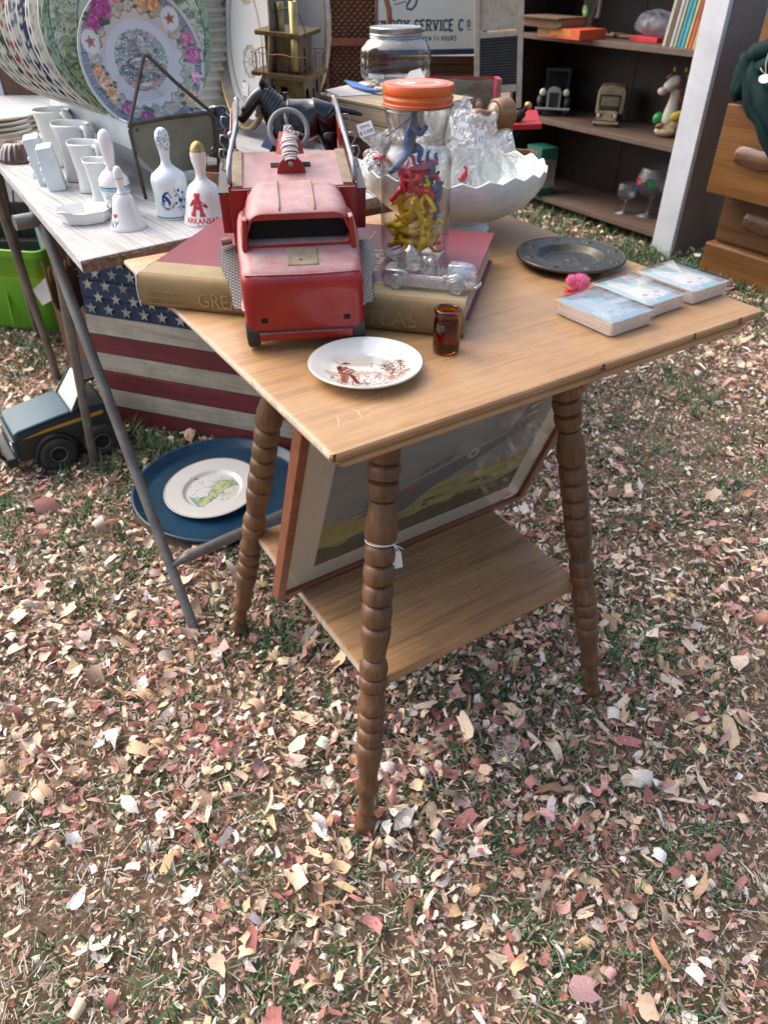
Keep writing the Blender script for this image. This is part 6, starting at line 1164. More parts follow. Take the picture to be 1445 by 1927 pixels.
storey(.064, .138, .050, .038, {0: [(-.034, -.018, .094, .118), (-.004, .012, .094, .118)], 1: [(-.028, -.014, .092, .116), (.004, .012, .066, .112), (.020, .030, .100, .126)]})
storey(.146, .212, .038, .032, {1: [(-.006, .000, .150, .186)]})
for z, a, b in ((.058, .066, .052), (.140, .066, .052), (.213, .055, .044)): mb = MB(); mb.box((0, 0, z), (a*2, b*2, .0085)); mb.build('deck_floor', BRS, hl, bevel=.0012)
for z, a, b, h_ in ((.062, .064, .050, .034), (.144, .064, .050, .034)):
    for side in range(4):
        L_, D_ = ((a, b) if side % 2 == 0 else (b, a)); mb = MB(); mb.M = Matrix.Rotation(R(90*side), 4, 'Z'); mb.tube([(-L_+2*L_*k/8, -D_+.001*math.sin(k*2), z+h_+.0015*math.sin(k*1.7)) for k in range(9)], .0011, 5); mb.build('rail_wire', COP, hl, smooth=True)
        for k in range(7):
            mb = MB(); mb.M = Matrix.Rotation(R(90*side), 4, 'Z'); x = -L_+2*L_*(k+.5)/7; mb.tube([(x, -D_, z-.006), (x+rng.uniform(-.001, .001), -D_, z+h_)], .0008, 4); mb.build('baluster', COP, hl)
for x, y, z0, z1, r_ in ((-.018, .0, .215, .262, .0095), (.030, -.030, .150, .270, .0085)): mb = MB(); mb.lathe([(r_, z0), (r_, z1), (r_*.8, z1), (r_*.8, z0)], 16); mb.v = [(v[0]+x, v[1]+y, v[2]) for v in mb.v]; mb.build('pipe', plain('brass_pipe', (.42, .30, .11), .3, .8, var=.3, scale=40), hl, smooth=True)
mb = MB(); mb.tube([(-.03, -.02, .218), (-.02, -.02, .246), (.01, -.02, .256), (.04, -.02, .245), (.062, -.03, .205), (.068, -.04, .160)], .0014, 6); mb.build('twisted_wire', RUST, hl, smooth=True)
mb = MB(); mb.box((-.052, -.045, .082), (.030, .0012, .046), Euler((0, R(-8), R(30)))); mb.build('bent_plate', PATG, hl); mb = MB(); mb.box((.062, -.052, .020), (.030, .004, .060)); mb.build('support_post', PATG, hl); mb = MB(); mb.box((.048, -.058, .028), (.018, .003, .026), Euler((0, 0, R(20)))); mb.build('brass_tab', BRS, hl)

# ================================================================== back table and what stands on it
DKW = wood('dark_table_wood', (.05, .028, .016), (.09, .05, .028), (.13, .075, .042), 0, 1, .5, .9)
bt = thing('back_table', 'dark wooden table behind the displays carrying the crate, basket and jars', 'table', (-.1, 2.3, 0))
mb = MB(); mb.hexa([(a+.1, b-2.3, z) for z in (.715, .738) for a, b in ((.118, 1.49), (.268, 1.515), (.37, 2.35), (.30, 2.95), (-.9, 2.95), (-.62, 2.62), (-.15, 2.0), (.118, 1.49))][:0] or [(.22, -.81, .715), (.368, -.785, .715), (.45, .62, .715), (-.42, .62, .715), (.22, -.81, .738), (.368, -.785, .738), (.45, .62, .738), (-.42, .62, .738)]); mb.build('tabletop', DKW, bt, bevel=.003)
for x, y in ((.26, -.70), (.33, -.70), (.40, .55), (-.36, .55)): mb = MB(); mb.box((x, y, .357), (.035, .035, .714)); mb.build('leg', DKW, bt, bevel=.003)
PINE = wood('pale_pine', (.38, .27, .16), (.50, .38, .24), (.60, .48, .33), 0, 1.2, .6, .6)
c1 = onz(640, 184, .815); c2 = onz(715, 198, .815); cd = (c2-c1).normalized(); ca = math.atan2(cd.y, cd.x); cr0 = c1-cd*.10
crate = thing('wooden_crate', 'pale pine box standing behind the truck with papers and shells on top', 'wooden box', (cr0.x, cr0.y, .7382), ca)
mb = MB(); mb.box((.15, .12, .072), (.30, .24, .008)); mb.build('lid', PINE, crate, bevel=.002)
for k in range(2): mb = MB(); mb.box((.15, .004, .017+k*.034), (.294, .008, .0325)); mb.build('front_board', PINE, crate, bevel=.0015)
for x in (.004, .296): mb = MB(); mb.box((x, .122, .034), (.008, .226, .067)); mb.build('side_board', PINE, crate, bevel=.0015)
mb = MB(); mb.box((.15, .236, .034), (.294, .008, .067)); mb.build('back_board', PINE, crate)
def flat_at(nm, label, cat, pts, z, th, mat, curl=0):
    P = [onz(x, y, z) for x, y in pts]; c = sum(P, Vector())/len(P); o = thing(nm, label, cat, (c.x, c.y, z)); n_ = len(P); mb = MB()
    a2 = sum(P[i].x*P[(i+1) % n_].y-P[(i+1) % n_].x*P[i].y for i in range(n_)); P = P if a2 > 0 else P[::-1]
    vs = [(p.x-c.x, p.y-c.y, curl*(((i*7) % 3)/3)) for i, p in enumerate(P)]; vs += [(a, b, d+th) for a, b, d in vs]
    mb.add(vs, [tuple(range(n_-1, -1, -1)), tuple(range(n_, 2*n_))]+[(i, (i+1) % n_, n_+(i+1) % n_, n_+i) for i in range(n_)]); mb.build('sheet', mat, o); return o
flat_at('paper_sheet', 'white and red printed paper lying under the blue packet', 'paper', ((612, 170), (690, 152), (745, 156), (700, 178), (640, 182)), .8150, .0008, plain('cream_sheet', (.66, .62, .56), .6, var=.1, scale=14, dirt=(.40, .10, .08), dirt_amt=.8))
flat_at('blue_packet', 'bright blue paper packet on the pine box', 'packet', ((648, 155), (668, 157), (715, 178), (690, 174), (664, 166)), .8164, .004, plain('blue_paper', (.05, .20, .55), .5), .006)
pp = thing('standing_card', 'white folded card propped against the big clear jar', 'card', tuple(onz(775, 165, .816))); mb = MB(); mb.add([(-.035, 0, 0), (.045, -.02, 0), (.020, .01, .040), (-.005, .012, .034)], [(0, 1, 2, 3)]); mb.add([(-.035, .0008, 0), (.045, -.0192, 0), (.020, .0108, .040), (-.005, .0128, .034)], [(3, 2, 1, 0)]); mb.build('folded_sheet', PAPER, pp)
SHL = plain('shell_mix', (.36, .32, .24), .5, var=.5, scale=70, bmp=.5)
for k in range(16):
    p = onz(682+rng.random()*72, 152+rng.random()*20, .822); o = thing('seashell', 'one of the small seashells heaped in front of the big clear jar', 'seashell', (p.x, p.y, .8195), rng.random()*6, group='seashells on the pine box'); mb = MB(); s_ = rng.uniform(.006, .012)
    mb.lathe([(0, 0), (s_*.8, s_*.12), (s_, s_*.35), (s_*.75, s_*.7), (s_*.3, s_*.95), (0, s_)], 14, sx=1.4, wob=lambda t, z: .10*math.sin(7*t)); mb.build('shell_body', SHL, o, smooth=True)
bj = thing('big_clear_jar', 'large square shouldered clear jar with a grey metal screw lid', 'jar', (.030, 2.225, .8155)); mb = MB()
mb.lathe([(0, .002), (.080, 0), (.090, .006), (.093, .02), (.093, .050), (.0915, .053), (.093, .056), (.0915, .059), (.093, .062), (.090, .072), (.078, .088), (.066, .094), (.064, .100)], 56); mb.build('glass_wall', JG, bj, smooth=True)
mb = MB(); mb.lathe([(.066, .092), (.0675, .095), (.066, .099), (.0680, .101), (.066, .105), (.0675, .108), (.0675, .116), (.0655, .118), (.060, .1165), (0, .1165)], 56); mb.build('screw_lid', plain('grey_tin_lid', (.36, .36, .35), .35, .8, var=.1, dirt=(.2, .17, .13)), bj, angle=40)
mb = MB(); mb.add([(-.070, -.0655, .012), (-.030, -.0895, .012), (-.030, -.0895, .022), (-.070, -.0655, .022)], [(0, 1, 2, 3)]); mb.build('paper_label', PAPER, bj)
# wicker hamper
WK = plain('brown_wicker', (.175, .072, .032), .42, var=.25, scale=90, coat=.3); WKD = plain('wicker_gap', (.035, .016, .008), .8); LEA = plain('tan_leather_strap', (.26, .085, .038), .45, var=.15, scale=40)
hm = thing('wicker_hamper', 'tall brown wicker hamper with leather carrying strap behind the house lantern', 'basket', (-.130, 2.62, .7382), R(6))
mb = MB(); mb.box((0, .085, .15), (.198, .16, .30)); mb.build('dark_lining', WKD, hm)
def weave(u, v):
    nx, nz = 22, 34; x = -.104+.208*u; z = .002+.300*v; c = math.sin(u*nx*PI); rw = int(v*nz); s_ = 1 if rw % 2 else -1; dia = .5*math.sin((u*6+v*5)*PI)*math.sin((u*6-v*5)*PI)
    return (x, -.004-.0042*(s_*c)*1.0-.0030*abs(math.sin(v*nz*PI))-.002*dia, z)
mb = MB(); mb.grid(weave, 176, 204); q_ = mb.build('woven_front', WK, hm, smooth=True)
mb = MB(); mb.grid(lambda u, v: (lambda p: (.106+(-p[1])*.8-.003, .17*u, p[2]))(weave(u, v)), 60, 136); mb.build('woven_side', WK, hm, smooth=True)
mb = MB(); mb.grid(lambda u, v: (lambda p: (-.106-(-p[1])*.8+.003, .17*(1-u), p[2]))(weave(u, v)), 60, 136); mb.build('woven_side', WK, hm, smooth=True)
for x in (-.107, .107): mb = MB(); mb.cyl((x, -.004, 0), (x, -.004, .304), .006, n=10); mb.build('corner_post', WK, hm, smooth=True)
mb = MB(); mb.box((-.045, -.013, .15), (.010, .006, .30)); mb.build('vertical_post', WK, hm, bevel=.002)
mb = MB(); 
mb.grid(lambda u, v: (-.115+.25*u, -.016-.022*math.sin(PI*min(1, u*1.0))*u, .132+.020*(v-.5)+.045*max(0, u-.75)**1.5*4), 30, 3); mb.grid(lambda u, v: (-.115+.25*u, -.0185-.022*math.sin(PI*min(1, u*1.0))*u, .132+.020*(.5-v)+.045*max(0, u-.75)**1.5*4), 30, 3); mb.build('leather_band', LEA, hm, smooth=True)
mb = MB(); mb.tube([(.13, -.02, .150), (.145, -.03, .175), (.143, -.03, .21), (.128, -.02, .26), (.112, -.01, .30)], [.008, .0085, .008, .0075, .007], 8); mb.build('strap_handle', LEA, hm, smooth=True)
# enamel sign on a low dresser
drs = thing('low_dresser', 'reddish brown wooden dresser behind the sign', 'dresser', (.10, 3.22, 0)); RBW = wood('red_brown_dresser', (.075, .025, .012), (.13, .045, .020), (.18, .068, .032), 0, .8, .3, .7, coat=.5)
mb = MB(); mb.box((-.1, .17, .375), (.86, .34, .75)); mb.build('carcass', RBW, drs, bevel=.003); mb = MB(); mb.box((-.1, .16, .765), (.90, .38, .028)); mb.build('dresser_top', RBW, drs, bevel=.004)
for k in range(3): mb = MB(); mb.box((-.1, -.006, .62-k*.22), (.80, .012, .20)); mb.build('drawer_front', RBW, drs, bevel=.003)
b1_ = onpl(700, 108, (0, 3.10, 0), (.18, -1, 0)); b2_ = onpl(890, 92, (0, 3.10, 0), (.18, -1, 0)); sx_ = (b2_-b1_); sx_.z = 0
sg = thing('enamel_sign', 'cream enamel sign with navy lettering LAUNDRY SERVICE CO, OPEN 24 HOURS', 'sign'); sn = Vector((0, 0, 1)).cross(sx_.normalized()); sn = sn if sn.y < 0 else -sn; sn = (sn+Vector((0, 0, .10))).normalized(); Ms = lookat((b2_.x, b2_.y, .786), sx_, sn); sg.matrix_world = Ms
CRM = plain('cream_enamel', (.66, .64, .53), .3, var=.04, scale=10, coat=.4); NVY = plain('navy_enamel', (.012, .030, .065), .35)
wS, hS = .62, .36
mb = MB(); mb.box((-wS+.035, hS/2, 0), (2*wS-wS+.0, hS, .010)) if False else mb.box((-wS/2+.050, hS/2, 0), (wS, hS, .010)); mb.build('navy_panel', NVY, sg, bevel=.003)
mb = MB(); mb.box((-wS/2+.050, hS/2, .0056), (wS-.036, hS-.036, .0012)); mb.build('white_line', plain('white_enamel', (.74, .74, .68), .3), sg)
mb = MB(); mb.box((-wS/2+.050, hS/2, .0064), (wS-.044, hS-.044, .0012)); mb.build('cream_panel', CRM, sg)
SGP = lambda x0, y0: (lambda x, y: (x0+x, y0+y, .0072))
# slab-serif letters drawn as strokes on a 1 x 1 cell
GLY = {'N': [[(0, 0), (0, 1)], [(0, 1), (.62, 0)], [(.62, 0), (.62, 1)]], 'D': [[(0, 0), (0, 1)], [(0, 1), (.3, 1), (.52, .86), (.6, .5), (.52, .14), (.3, 0), (0, 0)]], 'R': [[(0, 0), (0, 1)], [(0, 1), (.36, 1), (.54, .88), (.54, .64), (.36, .52), (0, .52)], [(.30, .52), (.60, 0)]], 'Y': [[(0, 1), (.32, .48)], [(.64, 1), (.32, .48)], [(.32, .48), (.32, 0)]],
       'S': [[(.52, .80), (.46, .95), (.28, 1), (.08, .94), (.02, .76), (.10, .60), (.42, .46), (.54, .28), (.46, .06), (.28, 0), (.08, .05), (.0, .20)]], 'E': [[(0, 0), (0, 1)], [(0, 1), (.50, 1)], [(0, .52), (.40, .52)], [(0, 0), (.50, 0)]], 'V': [[(0, 1), (.32, 0)], [(.32, 0), (.64, 1)]], 'I': [[(.12, 0), (.12, 1)]], 'C': [[(.56, .80), (.46, .95), (.28, 1), (.08, .88), (0, .5), (.08, .12), (.28, 0), (.46, .05), (.56, .20)]],
       'O': [[(.28, 1), (.07, .88), (0, .5), (.07, .12), (.28, 0), (.49, .12), (.56, .5), (.49, .88), (.28, 1)]], 'L': [[(0, 1), (0, 0)], [(0, 0), (.46, 0)]], 'A': [[(0, 0), (.32, 1)], [(.32, 1), (.64, 0)], [(.11, .34), (.53, .34)]], 'U': [[(0, 1), (0, .25), (.10, .04), (.30, 0), (.50, .04), (.58, .25), (.58, 1)]], 'P': [[(0, 0), (0, 1)], [(0, 1), (.36, 1), (.54, .86), (.54, .60), (.36, .46), (0, .46)]], 'H': [[(0, 0), (0, 1)], [(.56, 0), (.56, 1)], [(0, .52), (.56, .52)]], '2': [[(.02, .78), (.10, .94), (.28, 1), (.46, .92), (.50, .74), (.38, .48), (0, 0), (.52, 0)]], '4': [[(.40, 0), (.40, 1), (0, .30), (.56, .30)]]}
SER = {'N': [(0, 0), (0, 1), (.62, 1)], 'D': [(0, 0), (0, 1)], 'R': [(0, 0), (0, 1), (.60, 0)], 'Y': [(0, 1), (.64, 1), (.32, 0)], 'E': [(0, 0), (0, 1)], 'V': [(0, 1), (.64, 1)], 'I': [(.12, 0), (.12, 1)], 'L': [(0, 0), (0, 1)], 'A': [(0, 0), (.64, 0)], 'U': [(0, 1), (.58, 1)], 'P': [(0, 0), (0, 1)], 'H': [(0, 0), (0, 1), (.56, 0), (.56, 1)]}
def slabtext(mb, txt, x, y, h, wd, P, serif=True, sp=.26, asp=.8):
    for ch in txt:
        if ch == ' ': x += h*.42; continue
        for st in GLY[ch]: mb.ribbon([(x+a*h*asp, y+b*h) for a, b in st], wd, P)
        if serif:
            for a, b in SER.get(ch, []): mb.ribbon([(x+a*h*asp-wd*1.1, y+b*h+(-.35 if b > .5 else .35)*wd*.8), (x+a*h*asp+wd*1.1, y+b*h+(-.35 if b > .5 else .35)*wd*.8)], wd*.6, P)
        x += (max(a for st in GLY[ch] for a, b in st)*asp+sp)*h
    return x
def twid(txt, h, sp=.26, asp=.8): return sum((h*.42 if c == ' ' else (max(a for st in GLY[c] for a, b in st)*asp+sp)*h) for c in txt)
hL = .0325; wt = twid('LAUNDRY SERVICE CO', hL); mb = MB(); slabtext(mb, 'LAUNDRY SERVICE C', -.012-wt, .074, hL, .0064, SGP(0, 0)); slabtext(mb, 'O', -.0265, .084, hL*.66, .0046, SGP(0, 0)); mb.ribbon([(-.027, .077), (-.010, .077)], .0025, SGP(0, 0)); mb.build('main_lettering', NVY, sg)
h2 = .0135; mb = MB(); slabtext(mb, 'OPEN 24 HOURS', -.062-twid('OPEN 24 HOURS', h2, .42), .044, h2, .0030, SGP(0, 0), False, .42); mb.build('small_lettering', NVY, sg)
mb = MB()   # script word above, mostly cut by the frame
for st, ww in (([(-.235, .170), (-.250, .150), (-.248, .140), (-.232, .138), (-.218, .150), (-.212, .172), (-.214, .200)], .007), ([(-.205, .188), (-.190, .172), (-.178, .178), (-.165, .190), (-.150, .180)], .006), ([(-.135, .182), (-.122, .170), (-.105, .180), (-.092, .196)], .006), ([(-.070, .178), (-.055, .172), (-.045, .190), (-.030, .178), (-.020, .184)], .0065), ([(-.330, .200), (-.322, .150), (-.318, .128)], .008), ([(-.31, .175), (-.295, .165), (-.28, .178)], .006)): mb.ribbon(st, ww, SGP(0, 0))
mb.ribbon([(-.295, .152), (-.252, .162)], .003, SGP(0, 0)); mb.build('script_lettering', NVY, sg)
# washboard
WBW = wood('grey_washboard_wood', (.30, .24, .17), (.42, .36, .28), (.52, .46, .37), 1, 1.2, .7, .7); WG = plain('dark_ribbed_glass', (.035, .038, .036), .15, var=.2, coat=.8)
wb0 = onpl(918, 212, (0, 2.90, 0), (0, 1, 0)); wb = thing('washboard', 'old wooden washboard with dark ribbed glass leaning upright beside the sign', 'washboard'); wb.matrix_world = Matrix.Translation((wb0.x-.040, 2.90, .640)) @ Euler((R(-7), R(-4), R(-4))).to_matrix().to_4x4()
wW, wH = .145, .40
for x in (0, wW): mb = MB(); mb.box((x, 0, wH/2), (.018, .020, wH)); mb.build('side_rail', WBW, wb, bevel=.002)
for z, h_ in ((.062, .022), (.222, .018)): mb = MB(); mb.box((wW/2, 0, z), (wW-.018, .016, h_)); mb.build('cross_rail', WBW, wb, bevel=.002)
mb = MB(); mb.box((wW/2, .002, .310), (wW-.018, .010, .15)); mb.build('top_board', WBW, wb)
mb = MB(); mb.grid(lambda u, v: (.009+(wW-.018)*u, -.004-.0034*math.sin(v*17*2*PI), .073+.140*v), 4, 17*10); mb.build('ribbed_glass', WG, wb, smooth=True)
mb = MB(); mb.box((wW/2, .010, .14), (wW-.02, .003, .15)); mb.build('backing', DKW, wb)
for k, (x0_, w0_, mt, nm) in enumerate(((.385, .035, 'x', 'pale_post'),)): pass
# boxed doll set behind the jar
RBX = plain('red_card', (.42, .01, .035), .4, var=.1); FACE = plain('painted_faces', (.55, .28, .18), .5, var=.3, scale=60); CLR2 = film('blister_plastic', (.93, .94, .95), .8, .7, 30, .05, (.8, .85, .9), .01)
q1 = onpl(802, 198, (0, 2.0, 0), (0, 1, 0)); dx_ = thing('boxed_figure_set', 'red card box with clear front holding a row of painted figures behind the bags', 'boxed toy', (q1.x, 2.0, .7385), R(3))
bw_, bh_ = .180, .104
for c_, d_ in (((bw_/2, .05, bh_/2), (bw_, .002, bh_)), ((.001, .025, bh_/2), (.002, .05, bh_)), ((bw_-.006, .025, bh_/2), (.012, .05, bh_)), ((bw_/2, .025, .001), (bw_, .05, .002))): mb = MB(); mb.box(c_, d_); mb.build('card_panel', RBX, dx_)
mb = MB(); mb.grid(lambda u, v: (bw_*u, -.001+.002*math.sin(u*9+v*4), bh_*v+.002*math.sin(u*7)), 20, 8); mb.build('clear_window', CLR2, dx_, smooth=True)
mb = MB(); mb.box((bw_/2-.006, .046, bh_/2), (bw_-.016, .002, bh_-.006)); mb.build('green_backing', plain('mossy_print', (.10, .085, .035), .6, var=.8, scale=30), dx_)
GRN2 = plain('doll_green', (.05, .12, .05), .5); 
for k in range(5):
    x_ = .022+k*.036; o = thing('boxed_doll', ['leftmost', 'second', 'middle', 'fourth', 'rightmost'][k]+' of the five painted dolls inside the red box', 'doll', (q1.x+x_, 2.022, .7410), group='dolls in the red box'); mb = MB(); mb.lathe([(0, 0), (.011, 0), (.012, .010), (.009, .030), (.007, .036), (0, .037)], 12); mb.build('dress', [GRN2, RBX, plain('doll_brown', (.20, .09, .04), .5)][k % 3], o, smooth=True); mb = MB(); mb.ell((0, 0, .045), (.009, .008, .011), nu=12, nv=8); mb.build('head', FACE, o, smooth=True); mb = MB(); mb.ell((0, .003, .050), (.0105, .008, .009), nu=12, nv=8); mb.build('hair', plain('doll_hair', (.12, .06, .02), .7), o, smooth=True)
# turned wooden coffee-mill wheel, small tray, red shelf with bottles
YW = wood('varnished_maple', (.15, .070, .024), (.22, .11, .040), (.29, .155, .06), 0, 1.6, .35, .7, coat=.4)
sp = thing('wooden_wheel_stand', 'varnished turned wooden wheel on a tapered post behind the bowl', 'wooden stand', (.228, 1.60, .7385), R(30))
mb = MB(); mb.M = Matrix.Translation((.004, 0, .094)) @ Matrix.Rotation(R(90), 4, 'Y'); mb.lathe([(0, -.020), (.024, -.020), (.027, -.016), (.028, -.004), (.0285, .012), (.026, .015), (0, .016)], 40); mb.build('turned_wheel', YW, sp, angle=35)
mb = MB(); mb.M = Matrix.Translation((-.018, 0, .094)) @ Matrix.Rotation(R(-90), 4, 'Y'); mb.lathe([(.021, 0), (.017, .003), (.009, .008), (.009, .020), (.013, .032), (.013, .048), (0, .052)], 28); mb.build('axle_stub', YW, sp, smooth=True)
mb = MB(); mb.loft([[(-x, -y, z), (x, -y, z), (x, y, z), (-x, y, z)] for x, y, z in ((.022, .020, 0), (.020, .018, .012), (.012, .014, .030), (.011, .013, .050), (.014, .014, .072))]); mb.build('tapered_post', YW, sp, bevel=.002)
wt_ = thing('small_wooden_tray', 'small open wooden tray with pale yellow beads beside the bowl', 'tray', (.232, 1.515, .7385), R(-20)); 
for c_, d_ in (((0, 0, .003), (.088, .10, .006)), ((0, -.049, .022), (.088, .004, .036)), ((0, .049, .022), (.088, .004, .036)), ((-.043, 0, .022), (.004, .094, .036)), ((.043, 0, .022), (.004, .094, .036))): mb = MB(); mb.box(c_, d_); mb.build('tray_board', YW, wt_, bevel=.0012)
YB = plain('pale_yellow_bead', (.55, .55, .22), .4)
for k in range(7): o = thing('bead', 'pale yellow bead in the small wooden tray', 'bead', (.232+rng.uniform(-.03, .03), 1.515+rng.uniform(-.03, .03), .752), group='beads in the wooden tray'); mb = MB(); mb.lathe([(0, 0), (.006, .002), (.007, .007), (.004, .012), (0, .013)], 12); mb.build('bead_body', YB, o, smooth=True)
RSH = plain('red_painted_board', (.40, .012, .015), .4, var=.12)
r1 = onpl(925, 240, (0, 2.2, 0), (0, 1, 0)); rs_ = thing('red_shelf', 'red painted shelf board on a black strut between bowl and cabinet', 'shelf', (r1.x, 2.2, r1.z), 0, rot=(0, R(-3), R(-6)))
mb = MB(); mb.box((.060, .10, 0), (.145, .22, .014)); mb.build('shelf_board', RSH, rs_, bevel=.002); mb = MB(); mb.cyl((.075, .0, -.010), (-.0, .02, -.090), .005); mb.build('strut', BLK, rs_); mb = MB(); mb.box((.02, .12, -.20), (.05, .02, .40)); mb.build('pale_post', WBW, rs_)
for k, (x_, lb, c_, rt) in enumerate(((950, 'small black bottle with a white label on the red shelf', BLK, 0), (968, 'dark perfume bottle lying tilted on the red shelf', BLK, 1.0))):
    p = onpl(x_, 228, (0, 2.22, 0), (0, 1, 0)); o = thing('small_bottle', lb, 'bottle', (p.x, 2.22, r1.z+.010), 0, rot=(0, rt*.8, .4)); mb = MB(); mb.lathe([(0, 0), (.011, 0), (.012, .003), (.012, .030), (.006, .036), (.006, .046), (0, .047)], 16); mb.build('bottle_body', c_, o, smooth=True)
    mb = MB(); mb.ell((0, 0, .053), (.011, .011, .010), nu=12, nv=8); mb.build('gold_stopper', GOLD, o, smooth=True)

# ================================================================== bookcase cabinet
CP = Vector((1.249, 3.327, 0)); CD = Vector((-.543, .840, 0)).normalized(); CI = Vector((.840, .543, 0)).normalized()   # CD: along the front to the left, CI: into the depth
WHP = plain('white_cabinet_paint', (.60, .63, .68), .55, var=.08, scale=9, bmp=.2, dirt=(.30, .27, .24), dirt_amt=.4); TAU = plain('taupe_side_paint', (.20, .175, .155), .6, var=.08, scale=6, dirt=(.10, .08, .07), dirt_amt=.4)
SHW = wood('cabinet_shelf_wood', (.08, .046, .030), (.12, .075, .052), (.16, .10, .07), 0, .8, .6, .7, wear=(.14, .12, .10), wear_amt=.45); CBK = wood('shaded_back_boards', (.010, .005, .004), (.020, .010, .007), (.032, .015, .010), 2, .6, .6, .8)  # back boards coloured extra dark to carry the shade inside the cabinet
cab = thing('bookcase', 'tall white painted bookcase with dark brown shelves at the upper right', 'bookcase'); Mc = Matrix((CD, -CI, Vector((0, 0, 1)))).transposed().to_4x4()
# local frame: x along the front to the left, y toward the viewer, z up (left handed avoided by flipping x)
Mc = Matrix((-CD, CI, Vector((0, 0, 1)))).transposed().to_4x4(); Mc.translation = CP; cab.matrix_world = Mc      # x: to the right along the front, y: into the depth
WD_ = 1.10; DP = .36
sh_z = (.766, .420, .067, 1.10)
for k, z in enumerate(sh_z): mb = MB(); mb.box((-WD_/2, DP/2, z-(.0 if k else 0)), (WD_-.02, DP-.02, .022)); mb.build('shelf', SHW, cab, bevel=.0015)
mb = MB(); mb.hexa([(-.045, -.012, .03), (.062, -.012, .03), (.062, .012, .03), (-.045, .012, .03), (-.045, -.012, 1.5), (.062, -.012, 1.5), (.062, .012, 1.5), (-.045, .012, 1.5)]); mb.build('front_stile', WHP, cab, bevel=.003)
mb = MB(); mb.prism([(-.045, .030), (-.045, .034), (.062, .034), (.062, -.01), (.048, -.015), (.036, .004), (.018, .012), (.0, .014), (-.02, .024)][::-1], -.012, .012); mb.v = [(v[0], v[2], v[1]) for v in mb.v]; mb.build('scalloped_foot', WHP, cab, recalc=True)
mb = MB(); mb.box((.052, .014+DP/2, .752), (.018, DP, 1.50)); mb.build('side_panel', TAU, cab, bevel=.002)
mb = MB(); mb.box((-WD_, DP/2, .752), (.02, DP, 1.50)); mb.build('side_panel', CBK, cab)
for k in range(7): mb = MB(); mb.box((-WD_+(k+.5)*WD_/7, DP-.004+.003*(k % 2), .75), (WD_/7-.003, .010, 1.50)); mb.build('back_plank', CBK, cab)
mb = MB(); mb.box((-WD_/2, DP-.012, .75), (WD_, .004, 1.49)); 
bpy.context.view_layer.update()
crot = math.atan2((-CD).y, (-CD).x)
def onshelf(px, py, z):
    p = onz(px, py, z); return (p.x, p.y, z+.0005)
S1, S2_, S3 = .777, .431, .078
PB = plain('brown_book_cloth', (.13, .075, .045), .7); o = thing('old_book', 'thick old brown book lying on the orange game box at the top shelf', 'book', Vector(onshelf(985, 66, S1))+CI*.02+Vector((0, 0, .0385)), crot)
mb = MB(); mb.box((.09, .075, .018), (.26, .15, .030)); mb.build('page_block', wood('old_pages', (.22, .13, .075), (.30, .19, .12), (.36, .25, .16), 0, 4, .9, .8), o); mb = MB(); mb.box((.09, .06, .035), (.27, .18, .005)); mb.build('cover', PB, o); mb = MB(); mb.box((.09, .06, .0015), (.27, .18, .003)); mb.build('cover', PB, o)
ORB = plain('orange_box_card', (.58, .085, .025), .5, var=.08); g1 = Vector(onshelf(1010, 68, S1)); o = thing('game_box', 'orange game box lettered GRAND with a green emblem on the top shelf', 'game box', g1, crot)
mb = MB(); mb.box((.135, .08, .019), (.27, .16, .038)); gb = mb.build('box_body', ORB, o, bevel=.001); mb = MB(); mb.text('GRAND DUEL', .027, lambda x, y: (.085+x*.8, -.0008, .022+y), .02, align='LEFT'); mb.build('yellow_lettering', plain('yellow_ink', (.65, .42, .05), .5), gb)
mb = MB(); mb.text('CARD GAME', .008, lambda x, y: (.09+x, -.0008, .006+y), .01, align='LEFT'); mb.build('small_lettering', plain('dark_ink', (.12, .03, .02), .5), gb); mb = MB(); mb.grid(lambda u, v: (.042+.030*v*math.cos(2*PI*u), -.0009, .019+.013*v*math.sin(2*PI*u)), 24, 1); mb.build('green_emblem', plain('green_emblem_ink', (.12, .20, .06), .5, var=.6, scale=90), gb)
tb = Vector(onshelf(1100, 68, S1)); o = thing('drinking_glass', 'tall ribbed drinking glass with green and orange print on the top shelf', 'drinking glass', tb+CI*.02, crot); mb = MB(); mb.lathe([(0, .004), (.030, .003), (.033, .01), (.036, .05), (.041, .10), (.043, .16)], 40, wob=lambda t, z: .02*math.sin(16*t)*(1 if z < .06 else 0)); mb.build('glass_wall', JG, o, smooth=True)
Pg = uvmap([(.033, .01), (.036, .05), (.041, .10), (.043, .16)], -PI/2, .10); mb = MB(); mb.grid(lambda u, v: Pg(-.004+.016*v*math.cos(2*PI*u), -.004+.022*v*math.sin(2*PI*u)), 24, 1); mb.build('green_print', plain('green_print', (.10, .36, .05), .4), o)
mb = MB(); mb.text('m', .02, lambda x, y: tuple(np.array(Pg(-.004+x, -.004+y))+np.array([0, -.001, 0])), .01); mb.build('white_letter', PAPER, o); mb = MB(); mb.grid(lambda u, v: Pg(-.032+.012*v*math.cos(2*PI*u), .0+.016*v*math.sin(2*PI*u)), 20, 1); mb.build('orange_print', plain('orange_print', (.60, .13, .04), .4), o)
TEAL = plain('teal_cover', (.03, .17, .19), .35, var=.08, coat=.3); g2 = Vector(onshelf(1140, 60, S1)); o = thing('teal_box', 'teal topped flat box stacked over brown boards on the top shelf', 'flat box', g2+CI*.05, crot); mb = MB(); mb.box((.055, .08, .035), (.16, .16, .026)); mb.build('box_body', plain('brown_box', (.10, .06, .05), .5), o, bevel=.001); mb = MB(); mb.box((.055, .08, .0505), (.16, .16, .005)); mb.build('teal_lid', TEAL, o)
mb = MB(); mb.box((.045, .07, .011), (.17, .16, .018)); mb.build('wooden_board', SHW, o, bevel=.002)
